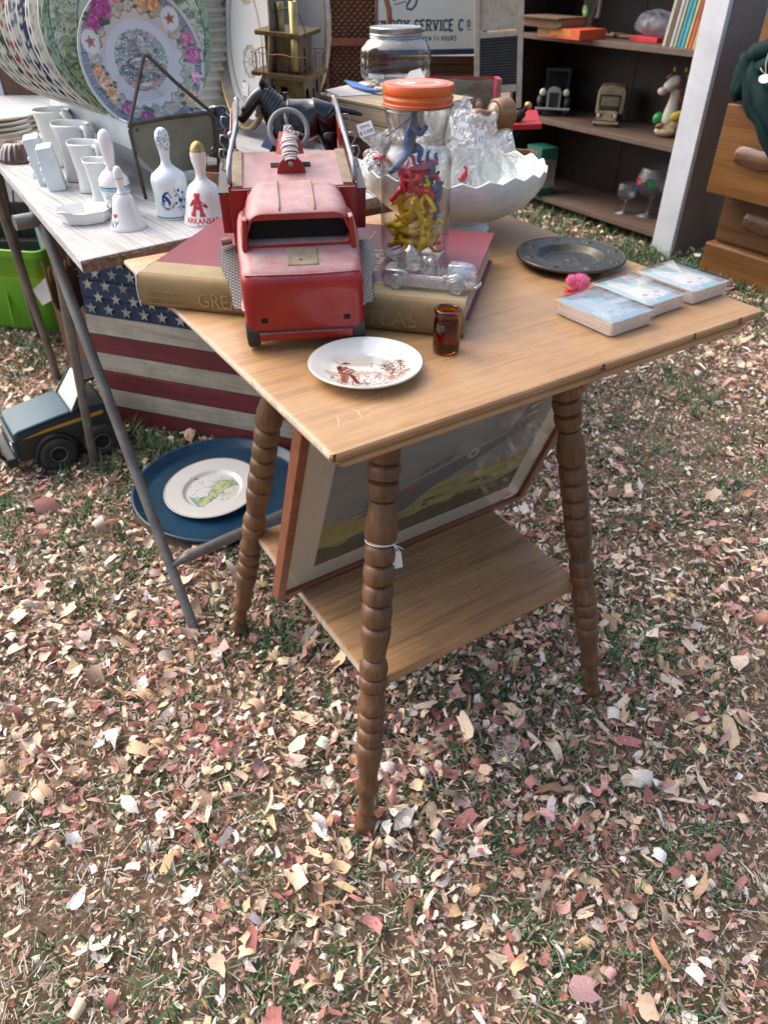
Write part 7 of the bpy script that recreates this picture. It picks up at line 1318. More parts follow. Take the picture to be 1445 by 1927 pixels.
g3 = Vector(onshelf(1155, 72, S1)); o = thing('wooden_airplane', 'small wooden toy airplane with round nose on the top shelf edge', 'toy airplane', g3, crot); TANW = wood('toy_plane_wood', (.20, .12, .07), (.28, .18, .11), (.36, .25, .16), 0, 2, .6, .6)
mb = MB(); mb.box((.0, .02, .010), (.17, .030, .005), Euler((R(12), 0, R(8)))); mb.build('wing', TANW, o, bevel=.001); mb = MB(); mb.cyl((0, -.01, .012), (0, .09, .012), .009, .005); mb.build('fuselage', TANW, o, smooth=True); mb = MB(); mb.ell((0, -.013, .012), (.013, .011, .012), nu=14, nv=10); mb.build('nose', TANW, o, smooth=True); mb = MB(); mb.ell((-.085, .03, .014), (.011, .011, .011), nu=14, nv=10); mb.build('wooden_ball', TANW, o, smooth=True)
g4 = Vector(onshelf(1200, 78, S1)); rb_ = thing('red_picture_book', 'red picture book lying under the crinkled bag on the top shelf', 'book', g4, crot); mb = MB(); mb.box((.03, .07, .010), (.15, .15, .019)); mb.build('book_body', plain('red_print', (.50, .02, .03), .4, var=.3, scale=14, dirt=(.55, .35, .05), dirt_amt=.7), rb_, bevel=.001)
BAG2 = film('crinkly_cellophane', (.93, .95, .98), .9, 1.0, 55, .16, (.75, .80, .95), .02); o = thing('crinkled_bag', 'big crinkled clear bag heaped on the red book at the top shelf', 'plastic bag', g4+CI*.07+Vector((0, 0, .020)), crot); mb = MB()
mb.grid(lambda u, v: (lambda t, f: (.095*(1+.14*math.sin(5*t+f*3)+.08*math.sin(11*t))*math.cos(t)*math.sin(f)+.02, .065*(1+.12*math.sin(7*t+1))*math.sin(t)*math.sin(f), .045-.045*math.cos(f)*(1+.14*math.sin(6*t+f*5))))(2*PI*u, PI*v), 60, 30); mb.build('film_pouch', BAG2, o, smooth=True)
bc = [(.42, .44, .36), (.15, .09, .05), (.36, .42, .42), (.45, .38, .26), (.04, .26, .30), (.06, .32, .40), (.45, .42, .16), (.52, .10, .05), (.40, .30, .10)]; gn = ['pale green', 'dark brown', 'grey blue', 'cream', 'teal', 'turquoise', 'yellow', 'red', 'tan']
gb0 = Vector(onshelf(1241, 87, S1))
for k in range(9):
    x_ = k*.0185; o = thing('slim_book', gn[k]+' slim book leaning in the row at the right end of the top shelf', 'book', gb0+(-CD)*x_+CI*.012, crot, group='slim books leaning on the top shelf', rot=(0, R(7), crot)); m_ = plain('slim_cover_'+gn[k].replace(' ', '_'), bc[k], .5, var=.15, scale=25); mb = MB(); mb.box((.007, .07, .115), (.0145 if k not in (3, 6) else .011, .14, .23)); bk = mb.build('cover', m_, o, bevel=.001)
    mb = MB(); mb.box((.007, -.0006, .15), (.005, .0008, .10)); mb.build('spine_print', plain('spine_ink', (.20, .12, .08), .6), bk) if k in (1, 7) else None
# old black toy car
DG = plain('dusty_black_paint', (.022, .022, .022), .55, .2, var=.3, scale=50, dirt=(.07, .065, .055), dirt_amt=.5); CHR = plain('dull_chrome', (.50, .52, .53), .35, .7, var=.15); LMP = plain('ivory_lamp', (.62, .56, .44), .3)
oc_ = Vector(onshelf(1040, 220, S2_)); o = thing('black_toy_car', 'old black toy car with upright grille and ivory headlamps on the middle shelf', 'toy car', oc_+CI*.01+CD*.02, R(-16), scale=1.33); 
def prt(nm, fn, m, **k): mb = MB(); fn(mb); return mb.build(nm, m, o, **k)
prt('hood', lambda b: b.loft([[(x*w_, y, z) for x, z in ((-1, .030), (-1, .070), (-.7, .088), (0, .094), (.7, .088), (1, .070), (1, .030))] for y, w_ in ((.008, .026), (.09, .038))]), DG, bevel=.002)
prt('cab', lambda b: (b.box((0, .135, .050), (.092, .085, .050)), b.box((-.041, .100, .105), (.008, .008, .062)), b.box((.041, .100, .105), (.008, .008, .062)), b.box((0, .14, .140), (.096, .095, .012)), b.box((0, .176, .10), (.090, .006, .08)), b.box((0, .1, .080), (.09, .008, .012))), DG, bevel=.003)
prt('grille_shell', lambda b: b.prism([(-.025, .022), (.025, .022), (.025, .080), (.018, .092), (0, .097), (-.018, .092), (-.025, .080)], -.004, .004), CHR, bevel=.001).rotation_euler = (R(90), 0, 0)
prt('grille', lambda b: [b.box((-.015+k*.005, -.0055, .053), (.0035, .004, .050)) for k in range(7)], BLK)
for s in (-1, 1):
    prt('headlamp', lambda b: (setattr(b, 'M', Matrix.Translation((s*.043, .004, .077)) @ Matrix.Rotation(R(90), 4, 'X')), b.lathe([(0, .006), (.009, .005), (.0125, .0), (.012, -.008), (0, -.016)], 20)), LMP, smooth=True)
    prt('fender', lambda b: b.tube([(s*.048, -.006, .030), (s*.050, .005, .050), (s*.050, .030, .056), (s*.050, .055, .040), (s*.050, .08, .022), (s*.05, .15, .020)], [.008, .014, .015, .013, .008, .007], 8), DG, smooth=True)
    for y_ in (.015, .165): wheel(s*.048, y_, .020, .020, .014, o)
prt('bumper', lambda b: b.box((0, -.016, .026), (.128, .005, .008)), CHR, bevel=.002)
# beige toy jeep
BJ = plain('chipped_beige_paint', (.42, .33, .19), .5, .1, var=.2, scale=60, dirt=(.10, .06, .03), dirt_amt=.8); oc_ = Vector(onshelf(1138, 240, S2_)); o = thing('beige_toy_truck', 'chipped beige and black tin toy truck on the middle shelf', 'toy truck', oc_+CI*.01+CD*.012, R(-20), scale=1.25)
prt('front_grille_panel', lambda b: (b.box((0, .004, .026), (.072, .010, .012)), b.box((0, .004, .046), (.076, .010, .012)), b.box((-.030, .004, .036), (.012, .010, .014)), b.box((.030, .004, .036), (.012, .010, .014)), b.box((0, .004, .036), (.034, .008, .010))), BJ, bevel=.0015)
prt('dark_radiator', lambda b: b.box((0, .010, .036), (.070, .008, .030)), BLK); prt('hood', lambda b: b.hexa([(-.037, .004, .034), (.037, .004, .034), (.040, .06, .034), (-.040, .06, .034), (-.034, .004, .054), (.034, .004, .054), (.037, .06, .062), (-.037, .06, .062)]), DG, bevel=.003)
prt('windscreen_frame', lambda b: (b.box((-.036, .062, .078), (.006, .006, .036)), b.box((.036, .062, .078), (.006, .006, .036)), b.box((0, .062, .095), (.076, .006, .006))), DG); prt('cargo_cover', lambda b: b.loft([[(x*w_, y, z*h_) for x, z in ((-1, .030), (-1, .100), (-.85, .120), (0, .124), (.85, .120), (1, .100), (1, .030))] for y, w_, h_ in ((.085, .052, 1), (.17, .054, 1.02))]), BJ, bevel=.004)
prt('bumper', lambda b: b.box((0, -.008, .014), (.094, .008, .008)), BJ, bevel=.001)
for s in (-1, 1):
    prt('headlamp', lambda b: (setattr(b, 'M', Matrix.Translation((s*.030, -.002, .037)) @ Matrix.Rotation(R(90), 4, 'X')), b.lathe([(0, .003), (.006, .002), (.007, 0), (0, 0)], 14)), LMP)
    for y_ in (.018, .135): wheel(s*.040, y_, .013, .013, .012, o)
# cow figure sitting with balls
oc_ = Vector(onshelf(1250, 258, S2_)); o = thing('cow_figurine', 'white and brown cow figurine with yellow horns holding a green ball on the middle shelf', 'figurine', oc_+CI*.02+CD*.012, R(-30), scale=1.2); CW = plain('cow_white', (.60, .57, .47), .35, var=.08, scale=10); CB = plain('cow_brown', (.22, .08, .035), .35); YL = plain('yellow_glaze', (.60, .42, .02), .3); GL2 = plain('green_ball_glaze', (.02, .28, .07), .25); TN = plain('tan_glaze', (.50, .38, .22), .4); OG = plain('orange_glaze', (.45, .09, .02), .35)
skin('body', [(0, 0, .03, .034), (0, 0, .07, .030), (.004, 0, .115, .020), (.006, 0, .150, .019), (.002, -.006, .185, (.028, .030)), (-.016, -.018, .168, .022), (-.034, -.032, .150, .018)], [(i, i+1) for i in range(6)], CW, o, 2, 0)
prt('muzzle', lambda b: b.ell((-.038, -.036, .148), (.016, .014, .013), nu=16, nv=10), plain('cow_pink', (.62, .48, .46), .35), smooth=True)
for s in (-1, 1): prt('horn', lambda b: b.ell((s*.020+.004, .0, .214), (.006, .006, .008), nu=12, nv=8), YL, smooth=True); prt('ear', lambda b: b.ell((s*.034+.004, .008, .190), (.014, .006, .008), Euler((0, s*.6, 0)), 12, 8), CB, smooth=True)
prt('brown_patch', lambda b: b.ell((.012, -.022, .168), (.014, .010, .013), nu=12, nv=8), CB, smooth=True); prt('boot', lambda b: (b.ell((-.002, -.020, .018), (.040, .024, .018), nu=18, nv=12), b.ell((.018, -.006, .040), (.028, .022, .028), nu=18, nv=12)), TN, smooth=True)
prt('green_ball', lambda b: b.ell((-.040, .0, .055), (.020, .020, .022), nu=18, nv=12), GL2, smooth=True); prt('yellow_wing', lambda b: b.ell((.028, -.024, .072), (.026, .008, .015), Euler((0, -.5, 0)), 14, 10), YL, smooth=True); prt('brown_club', lambda b: b.ell((-.022, -.038, .038), (.017, .007, .008), Euler((0, -.4, 0)), 12, 8), CB, smooth=True); prt('scarf', lambda b: b.ell((.020, .006, .120), (.018, .016, .022), nu=14, nv=10), OG, smooth=True)
# green blister box and goblets
oc_ = Vector(onshelf(985, 360, S3)); o = thing('green_toy_box', 'green boxed toy figure with clear front at the left of the bottom shelf', 'boxed toy', oc_+(-CD)*.0, crot+R(-8)); GC = plain('dark_green_card', (.012, .10, .075), .4, var=.1)
prt('base_card', lambda b: b.box((.055, .05, .018), (.13, .10, .036)), GC, bevel=.001); prt('top_card', lambda b: b.box((.055, .05, .200), (.13, .10, .050)), GC, bevel=.001); prt('back_card', lambda b: b.box((.055, .098, .10), (.13, .004, .20)), plain('camouflage_print', (.11, .085, .045), .6, var=.7, scale=40)); prt('clear_front', lambda b: b.box((.055, .05, .108), (.126, .094, .14)), CLR2)
mb = MB(); mb.text('HERO SET', .024, lambda x, y: (.050+x*.75, -.0012, .200+y), .02); mb.build('red_lettering', plain('pink_red_ink', (.50, .12, .13), .5), o)
skin('soldier', [(.04, .05, .10, .016), (.04, .05, .14, .018), (.04, .05, .165, .008), (.04, .048, .178, .010), (.030, .05, .06, .010), (.028, .045, .038, .009), (.052, .05, .06, .010), (.054, .045, .038, .009), (.020, .04, .11, .008), (.062, .04, .11, .008)], [(0, 1), (1, 2), (2, 3), (0, 4), (4, 5), (0, 6), (6, 7), (1, 8), (1, 9)], plain('khaki_toy', (.25, .17, .10), .5), o, 1, 0)
GBL = film('goblet_glass', (.80, .82, .84), .9, .5, 60, .05, (.6, .65, .7), .01)
def goblet(label, px, py, s, cup, extra=None):
    p = Vector(onshelf(px, py, S3)); o = thing('glass_goblet', label, 'goblet', p, crot, group='glass goblets on the bottom shelf'); mb = MB(); mb.lathe([(0, .002*s), (.34*s, .0), (.34*s, .012*s), (.06*s, .05*s), (.035*s, .12*s), (.035*s, .38*s), (.08*s, .44*s)]+[(r_*s, z*s) for r_, z in cup], 36); mb.build('goblet_glass', GBL, o, smooth=True)
    if extra: extra(o, s)
    return o
goblet('small dark etched goblet on the bottom shelf', 1172, 400, .135, [(.28, .50), (.34, .66), (.34, .85), (.30, 1.0)])
def prnt(o, s):
    for a, c_, nm in ((-1.9, REDI, 'red_print'), (-2.1, BLUI, 'blue_print'), (-1.0, GL2, 'green_print')):
        mb = MB(); mb.grid(lambda u, v: ((.46*s+.001)*math.cos(a+.25*v*math.cos(2*PI*u)), (.46*s+.001)*math.sin(a+.25*v*math.cos(2*PI*u)), (.85 if nm != 'blue_print' else .74)*s+.09*s*v*math.sin(2*PI*u)), 18, 1); mb.build(nm, c_, o)
goblet('large balloon glass with red, blue and green print on the bottom shelf', 1218, 405, .185, [(.30, .52), (.44, .68), (.47, .85), (.42, 1.02), (.36, 1.15)], prnt)

# ================================================================== drawer chest and green jacket at the right edge
CHW = wood('honey_chest_wood', (.13, .050, .013), (.205, .088, .025), (.28, .130, .042), 0, .7, .35, .8, coat=.35); CHD = wood('dark_chest_wood', (.070, .030, .010), (.115, .050, .017), (.155, .072, .026), 0, .7, .4, .8, coat=.25); HDW = wood('carved_handle_wood', (.10, .045, .025), (.16, .075, .045), (.22, .11, .07), 0, 2, .4, .8, coat=.2)
ch = thing('drawer_chest', 'honey brown wooden chest with its drawers pulled out by different amounts', 'chest of drawers'); Mh = Mc.copy(); Mh.translation = Vector((1.362, 3.070, 0)); ch.matrix_world = Mh
mb = MB(); mb.box((.45, .26, .070), (.94, .56, .13)); mb.build('base_plinth', CHW, ch, bevel=.008)
mb = MB(); mb.box((.45, .27, .50), (.90, .50, .73)); mb.build('carcass', CHD, ch, bevel=.003)
def drawer(z0, z1, out, mat, x0=.0):
    mb = MB(); mb.box((.45+x0/2, .01-out+.011, (z0+z1)/2), (.90-x0, .022, z1-z0)); f = mb.build('drawer_front', mat, ch, bevel=.003)
    if out > .03: 
        for x in (x0+.015, .885): mb = MB(); mb.box((x, .032-out/1+out/2, (z0+z1)/2-.008), (.014, out, z1-z0-.03)); mb.build('drawer_side', mat, f)
    return f
d1 = drawer(.340, .645, .115, CHW, -.02); d2 = drawer(.150, .318, .006, CHD); d3 = drawer(.800, 1.05, .09, CHW, .02)
def handle(x, y, z, par, L_=.20):
    mb = MB(); mb.loft([[(x+L_*(t-.5)*1.0, y-dy*(1 if 0 < t < 1 else .6), z+hz*(.026+.006*math.sin(t*PI*1.0))*(1 if 0 < t < 1 else .7)+.004*math.sin(t*9)) for dy, hz in ((0, -1), (.014, -.9), (.022, -.3), (.020, .5), (.010, 1), (0, 1))] for t in (0, .04, .15, .3, .5, .7, .85, .96, 1)]); h = mb.build('handle', HDW, par, angle=50)
    mb = MB(); mb.ell((x-L_*.42, y-.020, z+.008), (.004, .003, .004), nu=10, nv=6); mb.build('screw_head', RUST, h)
handle(.165, -.103, .487, d1); handle(.20, .006, .245, d2, .18)
GJ = plain('dark_green_fabric', (.004, .022, .021), .8, var=.3, scale=16, bmp=.5, bscale=500, spec=.2)
jk = thing('green_jacket', 'dark green jacket rolled and draped over the pulled out upper drawer', 'jacket'); jk.matrix_world = Mh
def fold(pts, r, seed, nm='fabric_fold', m=None):
    mb = MB(); mb.tube([Vector(p)+Vector((rng.gauss(0, .002), rng.gauss(0, .002), rng.gauss(0, .002))) for p in pts], r, 12); mb.v = [(v[0]+.004*math.sin(v[2]*70+seed), v[1]+.003*math.sin(v[0]*80+seed), v[2]+.004*math.sin(v[0]*60+v[1]*50)) for v in mb.v]; mb.build(nm, m or GJ, jk, smooth=True)
def bez(*p, n=14):
    out = []
    for i in range(n+1):
        t = i/n; q = [Vector(a) for a in p]
        while len(q) > 1: q = [q[k].lerp(q[k+1], t) for k in range(len(q)-1)]
        out.append(q[0])
    return out
fold(bez((.30, -.06, .86), (.05, -.10, .86), (.0, -.12, .80), (.02, -.14, .70), (.03, -.12, .66)), [.020+.016*math.sin(PI*i/14) for i in range(15)], 1)
fold(bez((.30, -.08, .80), (.12, -.12, .80), (.05, -.14, .77), (.04, -.14, .68)), [.018+.018*math.sin(PI*i/14) for i in range(15)], 2)
fold(bez((.02, -.14, .80), (.05, -.16, .72), (.14, -.16, .64), (.30, -.16, .46)), [.014+.014*math.sin(PI*i/14) for i in range(15)], 3)
fold(bez((.04, -.13, .79), (.09, -.16, .72), (.18, -.17, .66), (.34, -.17, .50)), [.016+.016*math.sin(PI*i/14) for i in range(15)], 4)
fold(bez((.32, -.12, .72), (.16, -.13, .72), (.10, -.13, .66)), [.030+.010*math.sin(PI*i/14) for i in range(15)], 5)
fold(bez((.28, -.10, .66), (.14, -.09, .66), (.04, -.09, .67), (.02, -.08, .68)), [.028]*15, 6)
fold(bez((.035, -.155, .78), (.06, -.178, .71), (.15, -.178, .63), (.30, -.178, .455)), .004, 7, 'black_zip', BLK)
tg = thing('swing_tag', 'small white string tag hanging on the green jacket', 'price tag', Mh @ Vector((.150, -.185, .745))); mb = MB(); mb.M = Euler((R(-20), 0, crot)).to_matrix().to_4x4(); mb.prism([(.022*math.cos(2*PI*k/20), .014*math.sin(2*PI*k/20)) for k in range(20)], 0, .0008); mb.v = [(v[0], v[1], v[2]) for v in mb.v]
mb2 = MB(); mb2.M = Euler((R(65), 0, crot)).to_matrix().to_4x4(); mb2.prism([(.022*math.cos(2*PI*k/20), .014*math.sin(2*PI*k/20)) for k in range(20)], 0, .0008); mb2.build('tag_card', PAPER, tg)
mb = MB(); mb.tube([(0, 0, .012), (-.006, .01, .04), (-.002, .02, .075)], .0012, 5); mb.tube([(0, 0, .012), (-.016, .0, .022), (-.02, .01, .03)], .0012, 5); mb.build('string', STR, tg)

# ================================================================== under and left of the folding table
# planked wooden flag
f1 = Vector((-.828, 1.847, 0)); f2 = Vector((-.248, 1.649, 0)); fd = (f2-f1).normalized(); fn = Vector((fd.y, -fd.x, 0)); fn = fn if fn.y < 0 else -fn
flag = thing('wooden_flag', 'weathered plank sign painted as the stars and stripes, leaning under the white table', 'wooden flag'); fN = (fn+Vector((0, 0, .12))).normalized(); Mfl = lookat(f1+fd*.030+Vector((-.012, .004, .006)), fd, fN); flag.matrix_world = Mfl
WHW = wood('weathered_white_plank', (.26, .22, .16), (.42, .38, .30), (.52, .48, .40), 0, .9, .8, .8, wear=(.20, .16, .11), wear_amt=.35, bmp=.6); RDW = wood('barn_red_plank', (.075, .008, .012), (.15, .014, .022), (.20, .028, .035), 0, .9, .7, .8, wear=(.07, .012, .012), wear_amt=.4, bmp=.6); BLW2 = wood('navy_plank', (.008, .022, .055), (.014, .038, .088), (.025, .055, .12), 0, .9, .75, .7, wear=(.007, .016, .035), wear_amt=.4, bmp=.6)
FWd = .96; pw = .0515; zz = 0
for k in range(6):
    mb = MB(); mb.box((FWd/2, zz+pw/2, .001*((k*7) % 3-1)), (FWd, pw-.0016, .012)); mb.build('stripe_plank', RDW if k % 2 == 0 else WHW, flag, bevel=.0015); zz += pw
un = .62
for k in range(5):
    mb = MB(); mb.box((un/2, zz+.046/2, .0015*((k*5) % 3-1)), (un, .0445, .012)); mb.build('union_plank', BLW2, flag, bevel=.002)
    mb = MB(); mb.box(((un+FWd)/2, zz+.046/2, 0), (FWd-un-.002, .0445, .012)); mb.build('stripe_plank', WHW if k % 2 == 0 else RDW, flag, bevel=.0015); zz += .046
STW = wood('worn_star_paint', (.30, .28, .23), (.44, .42, .36), (.52, .50, .44), 0, 2, .8, .7, wear=(.05, .08, .13), wear_amt=.7)
for r_ in range(7):
    for c_ in range(11):
        x = .026+c_*.054+(.027 if r_ % 2 else 0); y = 6*pw+.020+r_*.0310
        if x > un-.02: continue
        mb = MB(); mb.prism([((.0165 if j % 2 == 0 else .0066)*math.cos(PI/2+j*PI/5)+x, (.0165 if j % 2 == 0 else .0066)*math.sin(PI/2+j*PI/5)+y) for j in range(10)], .0068, .0086); mb.build('star', STW, flag)
mb = MB(); mb.box((.020, .050, .0075), (.016, .018, .0008)); mb.build('price_sticker', PAPER, flag)
# blue tray and map plate
BT_ = plain('deep_blue_tray', (.006, .045, .095), .42, var=.2, scale=14, bmp=.1, dirt=(.03, .12, .20), dirt_amt=.4, coat=.3); tr = thing('blue_tray', 'large round deep blue tray lying on the ground with a plate in it', 'tray', (-.398, 1.468, .0)); tr.rotation_euler = (R(1.5), 0, R(-20)); tr.location.z = .012
mb = MB(); mb.lathe([(0, .004), (.180, .004), (.192, .008), (.203, .024), (.208, .027), (.212, .025), (.204, .012), (.190, -.002), (.180, -.004), (0, -.004)], 96, sx=1.06); mb.build('tray_body', BT_, tr, smooth=True)
mp = thing('map_plate', 'white plate with a green and yellow map print lying in the blue tray', 'plate', (-.424, 1.463, .020), 0, rot=(R(3), R(-3), R(10)))
mb = MB(); plate_mesh(mb, [(0, .004), (.066, .004), (.074, .011), (.112, .016), (.117, .0165)], 70, 240); pf = mb.build('printed_face', vcol('map_glaze', .15, .7), mp, smooth=True)
q = xyz(pf); X, Y = q[:, 0]/.117, q[:, 1]/.117; P = Paint(X, Y, (.70, .69, .66)); nx = fbm(X, Y, 8, 3)-.5
ln = Y*.95-X*.55; al = X*.85+Y*.5; b_ = (np.abs(ln+.10+nx*.15-.12*np.sin(al*6)) < .14+.04*np.sin(al*9)) & (al > -.46) & (al < .46); P.put(((np.abs(ln+.10+nx*.15-.12*np.sin(al*6)) < .175+.04*np.sin(al*9)) & (al > -.50) & (al < .50)), (.12, .34, .50)); P.put(b_, (.58, .56, .30)); P.put(b_ & (fbm(X, Y, 14, 8) > .55), (.28, .42, .16))
for k in range(60): x_ = rng.uniform(-.5, .5); y_ = rng.uniform(-.4, .45); P.line([(x_, y_), (x_+.03, y_+.015)], .016, (.06, .10, .10) if k % 3 else (.5, .35, .08))
P.line([(-.1, .35), (.05, .28), (.15, .32)], .01, (.15, .35, .5)); P.poly([(.22, -.25), (.42, -.25), (.42, -.18), (.22, -.18)], (.65, .58, .38)); P.ring(0, 0, .985, .012, (.35, .22, .12)); setcol(pf, P.c)
mb = MB(); mb.lathe([(.1168, .0166), (.1182, .0158), (.117, .0140), (.075, .006), (.066, 0), (.062, .0), (0, .001)], 80); mb.build('plate_back', PORC, mp, smooth=True)
# ride-on scale toy pickup
TB = plain('blue_grey_plastic', (.030, .085, .12), .42, var=.12, scale=12, spec=.35); TBD = plain('black_rough_plastic', (.012, .013, .013), .45, var=.2); YST = plain('yellow_stripe', (.55, .30, .02), .4); CLW = plain('milky_windshield', (.50, .60, .55), .12, var=.06, coat=.6)
def truck2():
    wc = Vector((-.862, 1.602, 0)); a = Vector((-.823, -.05, 0)); fwd_ = Vector((-.82, .57, 0)).normalized()
    # front points left-down in the picture; x right side faces the camera
    F = (Vector((-1.0, 1.66, 0))-Vector((-.775, 1.644, 0))); F = Vector((-.82, -.57, 0)).normalized(); S = Vector((-F.y, F.x, 0)); return F, S
F_, S_ = truck2(); S_ = -Vector((-F_.y, F_.x, 0))
tp = thing('toy_pickup', 'blue black plastic toy off-road truck with yellow stripe on the ground at far left', 'toy truck'); Mp = Matrix((F_, Vector((-F_.y, F_.x, 0)), Vector((0, 0, 1)))).transposed().to_4x4(); Mp.translation = Vector((-.893, 1.659, .0))-F_*.045; tp.matrix_world = Mp @ Matrix.Scale(.90, 4)
# local: +x forward, +y toward the camera side (checked below), z up
def tpt(nm, fn, m, par=tp, **k): mb = MB(); fn(mb); return mb.build(nm, m, par, **k)
W2 = .085
tpt('body', lambda b: b.loft([[(x, y*w_, z) for y, z in ((-1, zb), (1, zb), (1, zt-.018), (.90, zt), (-.90, zt), (-1, zt-.018))] for x, w_, zb, zt in ((.150, W2*.96, .060, .128), (.142, W2, .055, .142), (.02, W2, .055, .158), (-.02, W2, .055, .160), (-.115, W2, .055, .160), (-.12, W2, .055, .155))]), TBD, bevel=.004, angle=35)
tpt('hood', lambda b: b.loft([[(x, -w_, z), (x, w_, z), (x, w_*.97, z+.007), (x, -w_*.97, z+.007)] for x, w_, z in ((.147, .076, .1335), (.132, .080, .1425), (.02, .081, .1570), (-.015, .081, .1590))]), TB, bevel=.003, angle=35)
tpt('front_panel', lambda b: b.box((.153, 0, .095), (.008, .160, .055)), TB, bevel=.002); tpt('grille', lambda b: [b.box((.158, y_, .100), (.004, .008, .030)) for y_ in [-.05+.0125*k for k in range(9)]], TBD)
for s in (-1, 1): tpt('headlight', lambda b: b.box((.158, s*.064, .100), (.004, .022, .026)), LMP, bevel=.001)
tpt('bumper', lambda b: b.box((.172, 0, .062), (.030, .176, .030)), TBD, bevel=.005)
tpt('bull_bar', lambda b: (b.tube([(.178, -.072, .060), (.196, -.072, .090), (.190, -.066, .125), (.188, -.03, .134), (.188, .03, .134), (.190, .066, .125), (.196, .072, .090), (.178, .072, .060)], .0055, 8), b.tube([(.195, -.070, .096), (.195, .070, .096)], .0045, 8), b.tube([(.19, -.028, .132), (.196, -.028, .07)], .004, 6), b.tube([(.19, .028, .132), (.196, .028, .07)], .004, 6)), TBD, smooth=True)
tpt('windshield', lambda b: b.hexa([(-.018, -.076, .158), (-.030, -.076, .158), (-.030, .076, .158), (-.018, .076, .158), (-.072, -.064, .232), (-.084, -.064, .232), (-.084, .064, .232), (-.072, .064, .232)][0:8]), CLW, bevel=.003)
tpt('windshield_frame', lambda b: (b.tube([(-.018, .078, .157), (-.075, .066, .234), (-.078, 0, .236), (-.075, -.066, .234), (-.018, -.078, .157)], .005, 6), b.box((-.10, 0, .238), (.05, .130, .008))), TBD, smooth=False)
for s in (-1, 1): tpt('stripe', lambda b: b.add([(.135, s*(W2+.0008), .124), (-.10, s*(W2+.0008), .136), (-.10, s*(W2+.0008), .148), (.06, s*(W2+.0008), .137)], [(0, 1, 2, 3) if s < 0 else (3, 2, 1, 0)]), YST)
for s in (-1, 1):
    tpt('wheel_arch', lambda b: b.tube([(.055*math.cos(a)+.050, s*(W2+.004), .054+.058*math.sin(a)) for a in [PI*i/12 for i in range(13)]], .0085, 8), TBD, smooth=True)
    for x_ in (.050, -.075):
        w_ = wheel(x_, s*.078, .054, .0535, .042, tp, None) if False else None
        g = MB(); g.M = Matrix.Translation((x_, s*.080, .0535)) @ Matrix.Rotation(R(90), 4, 'X'); g.lathe([(.026, -.020), (.030, -.022), (.046, -.022), (.0515, -.018), (.0535, -.008), (.0535, .008), (.0515, .018), (.046, .022), (.030, .022), (.026, .020), (.026, -.020)], 60, wob=lambda t, z: -.05*(1 if int(t*60/(2*PI)+.5) % 3 == 0 else 0)*(1 if abs(z) < .02 else 0)); wo2 = g.build('wheel', TYRE, tp, angle=40)
        g = MB(); g.M = Matrix.Translation((x_, s*.080, .0535)) @ Matrix.Rotation(R(90), 4, 'X'); g.lathe([(0, -.010), (.010, -.014), (.012, -.010), (.022, -.010), (.0265, -.019), (.0265, .019), (.022, .010), (.012, .010), (.010, .014), (0, .010)], 30); g.build('rim', DG, wo2, angle=40)
        g = MB(); g.M = Matrix.Translation((x_, s*.080, .0535)) @ Matrix.Rotation(R(90), 4, 'X'); g.tube([(.023*math.cos(a_), .023*math.sin(a_), (-.0165 if s > 0 else .0165)) for a_ in [2*PI*i/30 for i in range(30)]], .0012, 5, closed=True); g.build('rim_ring', CHR, wo2, smooth=True)
tpt('side_step', lambda b: b.box((-.105, -W2-.006, .052), (.07, .024, .010)), CHR, bevel=.002)
# green bin, cardboard box, brown board and clutter
GBN = plain('lime_green_plastic', (.15, .42, .025), .45, var=.08, scale=4, sss=.1); gbin = thing('green_bin', 'lime green plastic storage bin on the grass beyond the table legs', 'storage bin', (-1.36, 2.66, 0), R(-12))
mb = MB(); mb.loft([rrect(-a, a, -b, b, z, .03, 5) for a, b, z in ((.22, .15, 0), (.225, .155, .006), (.265, .195, .275), (.268, .198, .28), (.278, .208, .282), (.280, .210, .305), (.275, .205, .307), (.262, .192, .300), (.24, .17, .02), (.235, .165, .012))]); mb.build('bin_wall', GBN, gbin, angle=40)
for k in range(5): mb = MB(); mb.box((-.18+.09*k, -.178, .15), (.006, .008, .22), Euler((R(-8), 0, 0))); mb.build('moulded_rib', GBN, gbin, bevel=.002)
wf = thing('bicycle_rack', 'tangle of thin black wire frames standing in the green bin', 'wire rack', (-1.34, 2.58, .20))
for k in range(12): mb = MB(); x_ = -.18+k*.034; mb.tube([(x_, -.03*math.sin(k), 0), (x_+.02*math.sin(k*2), -.02, .12), (x_+.05*math.sin(k*3), .0, .22+.05*math.sin(k))], .003, 6); mb.build('wire', BLK, wf, smooth=True)
for k in range(3): mb = MB(); mb.tube([(-.1+.12*k+.075*math.cos(a), .02, .14+.075*math.sin(a)) for a in [2*PI*i/26 for i in range(26)]], .006, 6, closed=True); mb.build('ring', BLK, wf, smooth=True)
mb = MB(); mb.box((.0, .0, .085), (.55, .10, .04)); mb.box((.05, .03, .15), (.22, .08, .14)); mb.build('dark_basket', plain('dark_plastic', (.015, .016, .017), .6), wf, bevel=.005)
CDB = plain('torn_cardboard', (.23, .13, .075), .85, var=.15, scale=14, bmp=.3); CDI = plain('cardboard_inside', (.13, .07, .04), .9, var=.2, scale=14)
bx_ = onz(140, 706, 0); bx2 = onz(230, 690, 0); cbx = thing('cardboard_box', 'open torn cardboard box standing behind the flag', 'cardboard box', (bx_.x, bx_.y, 0), math.atan2((f2-f1).y, (f2-f1).x))
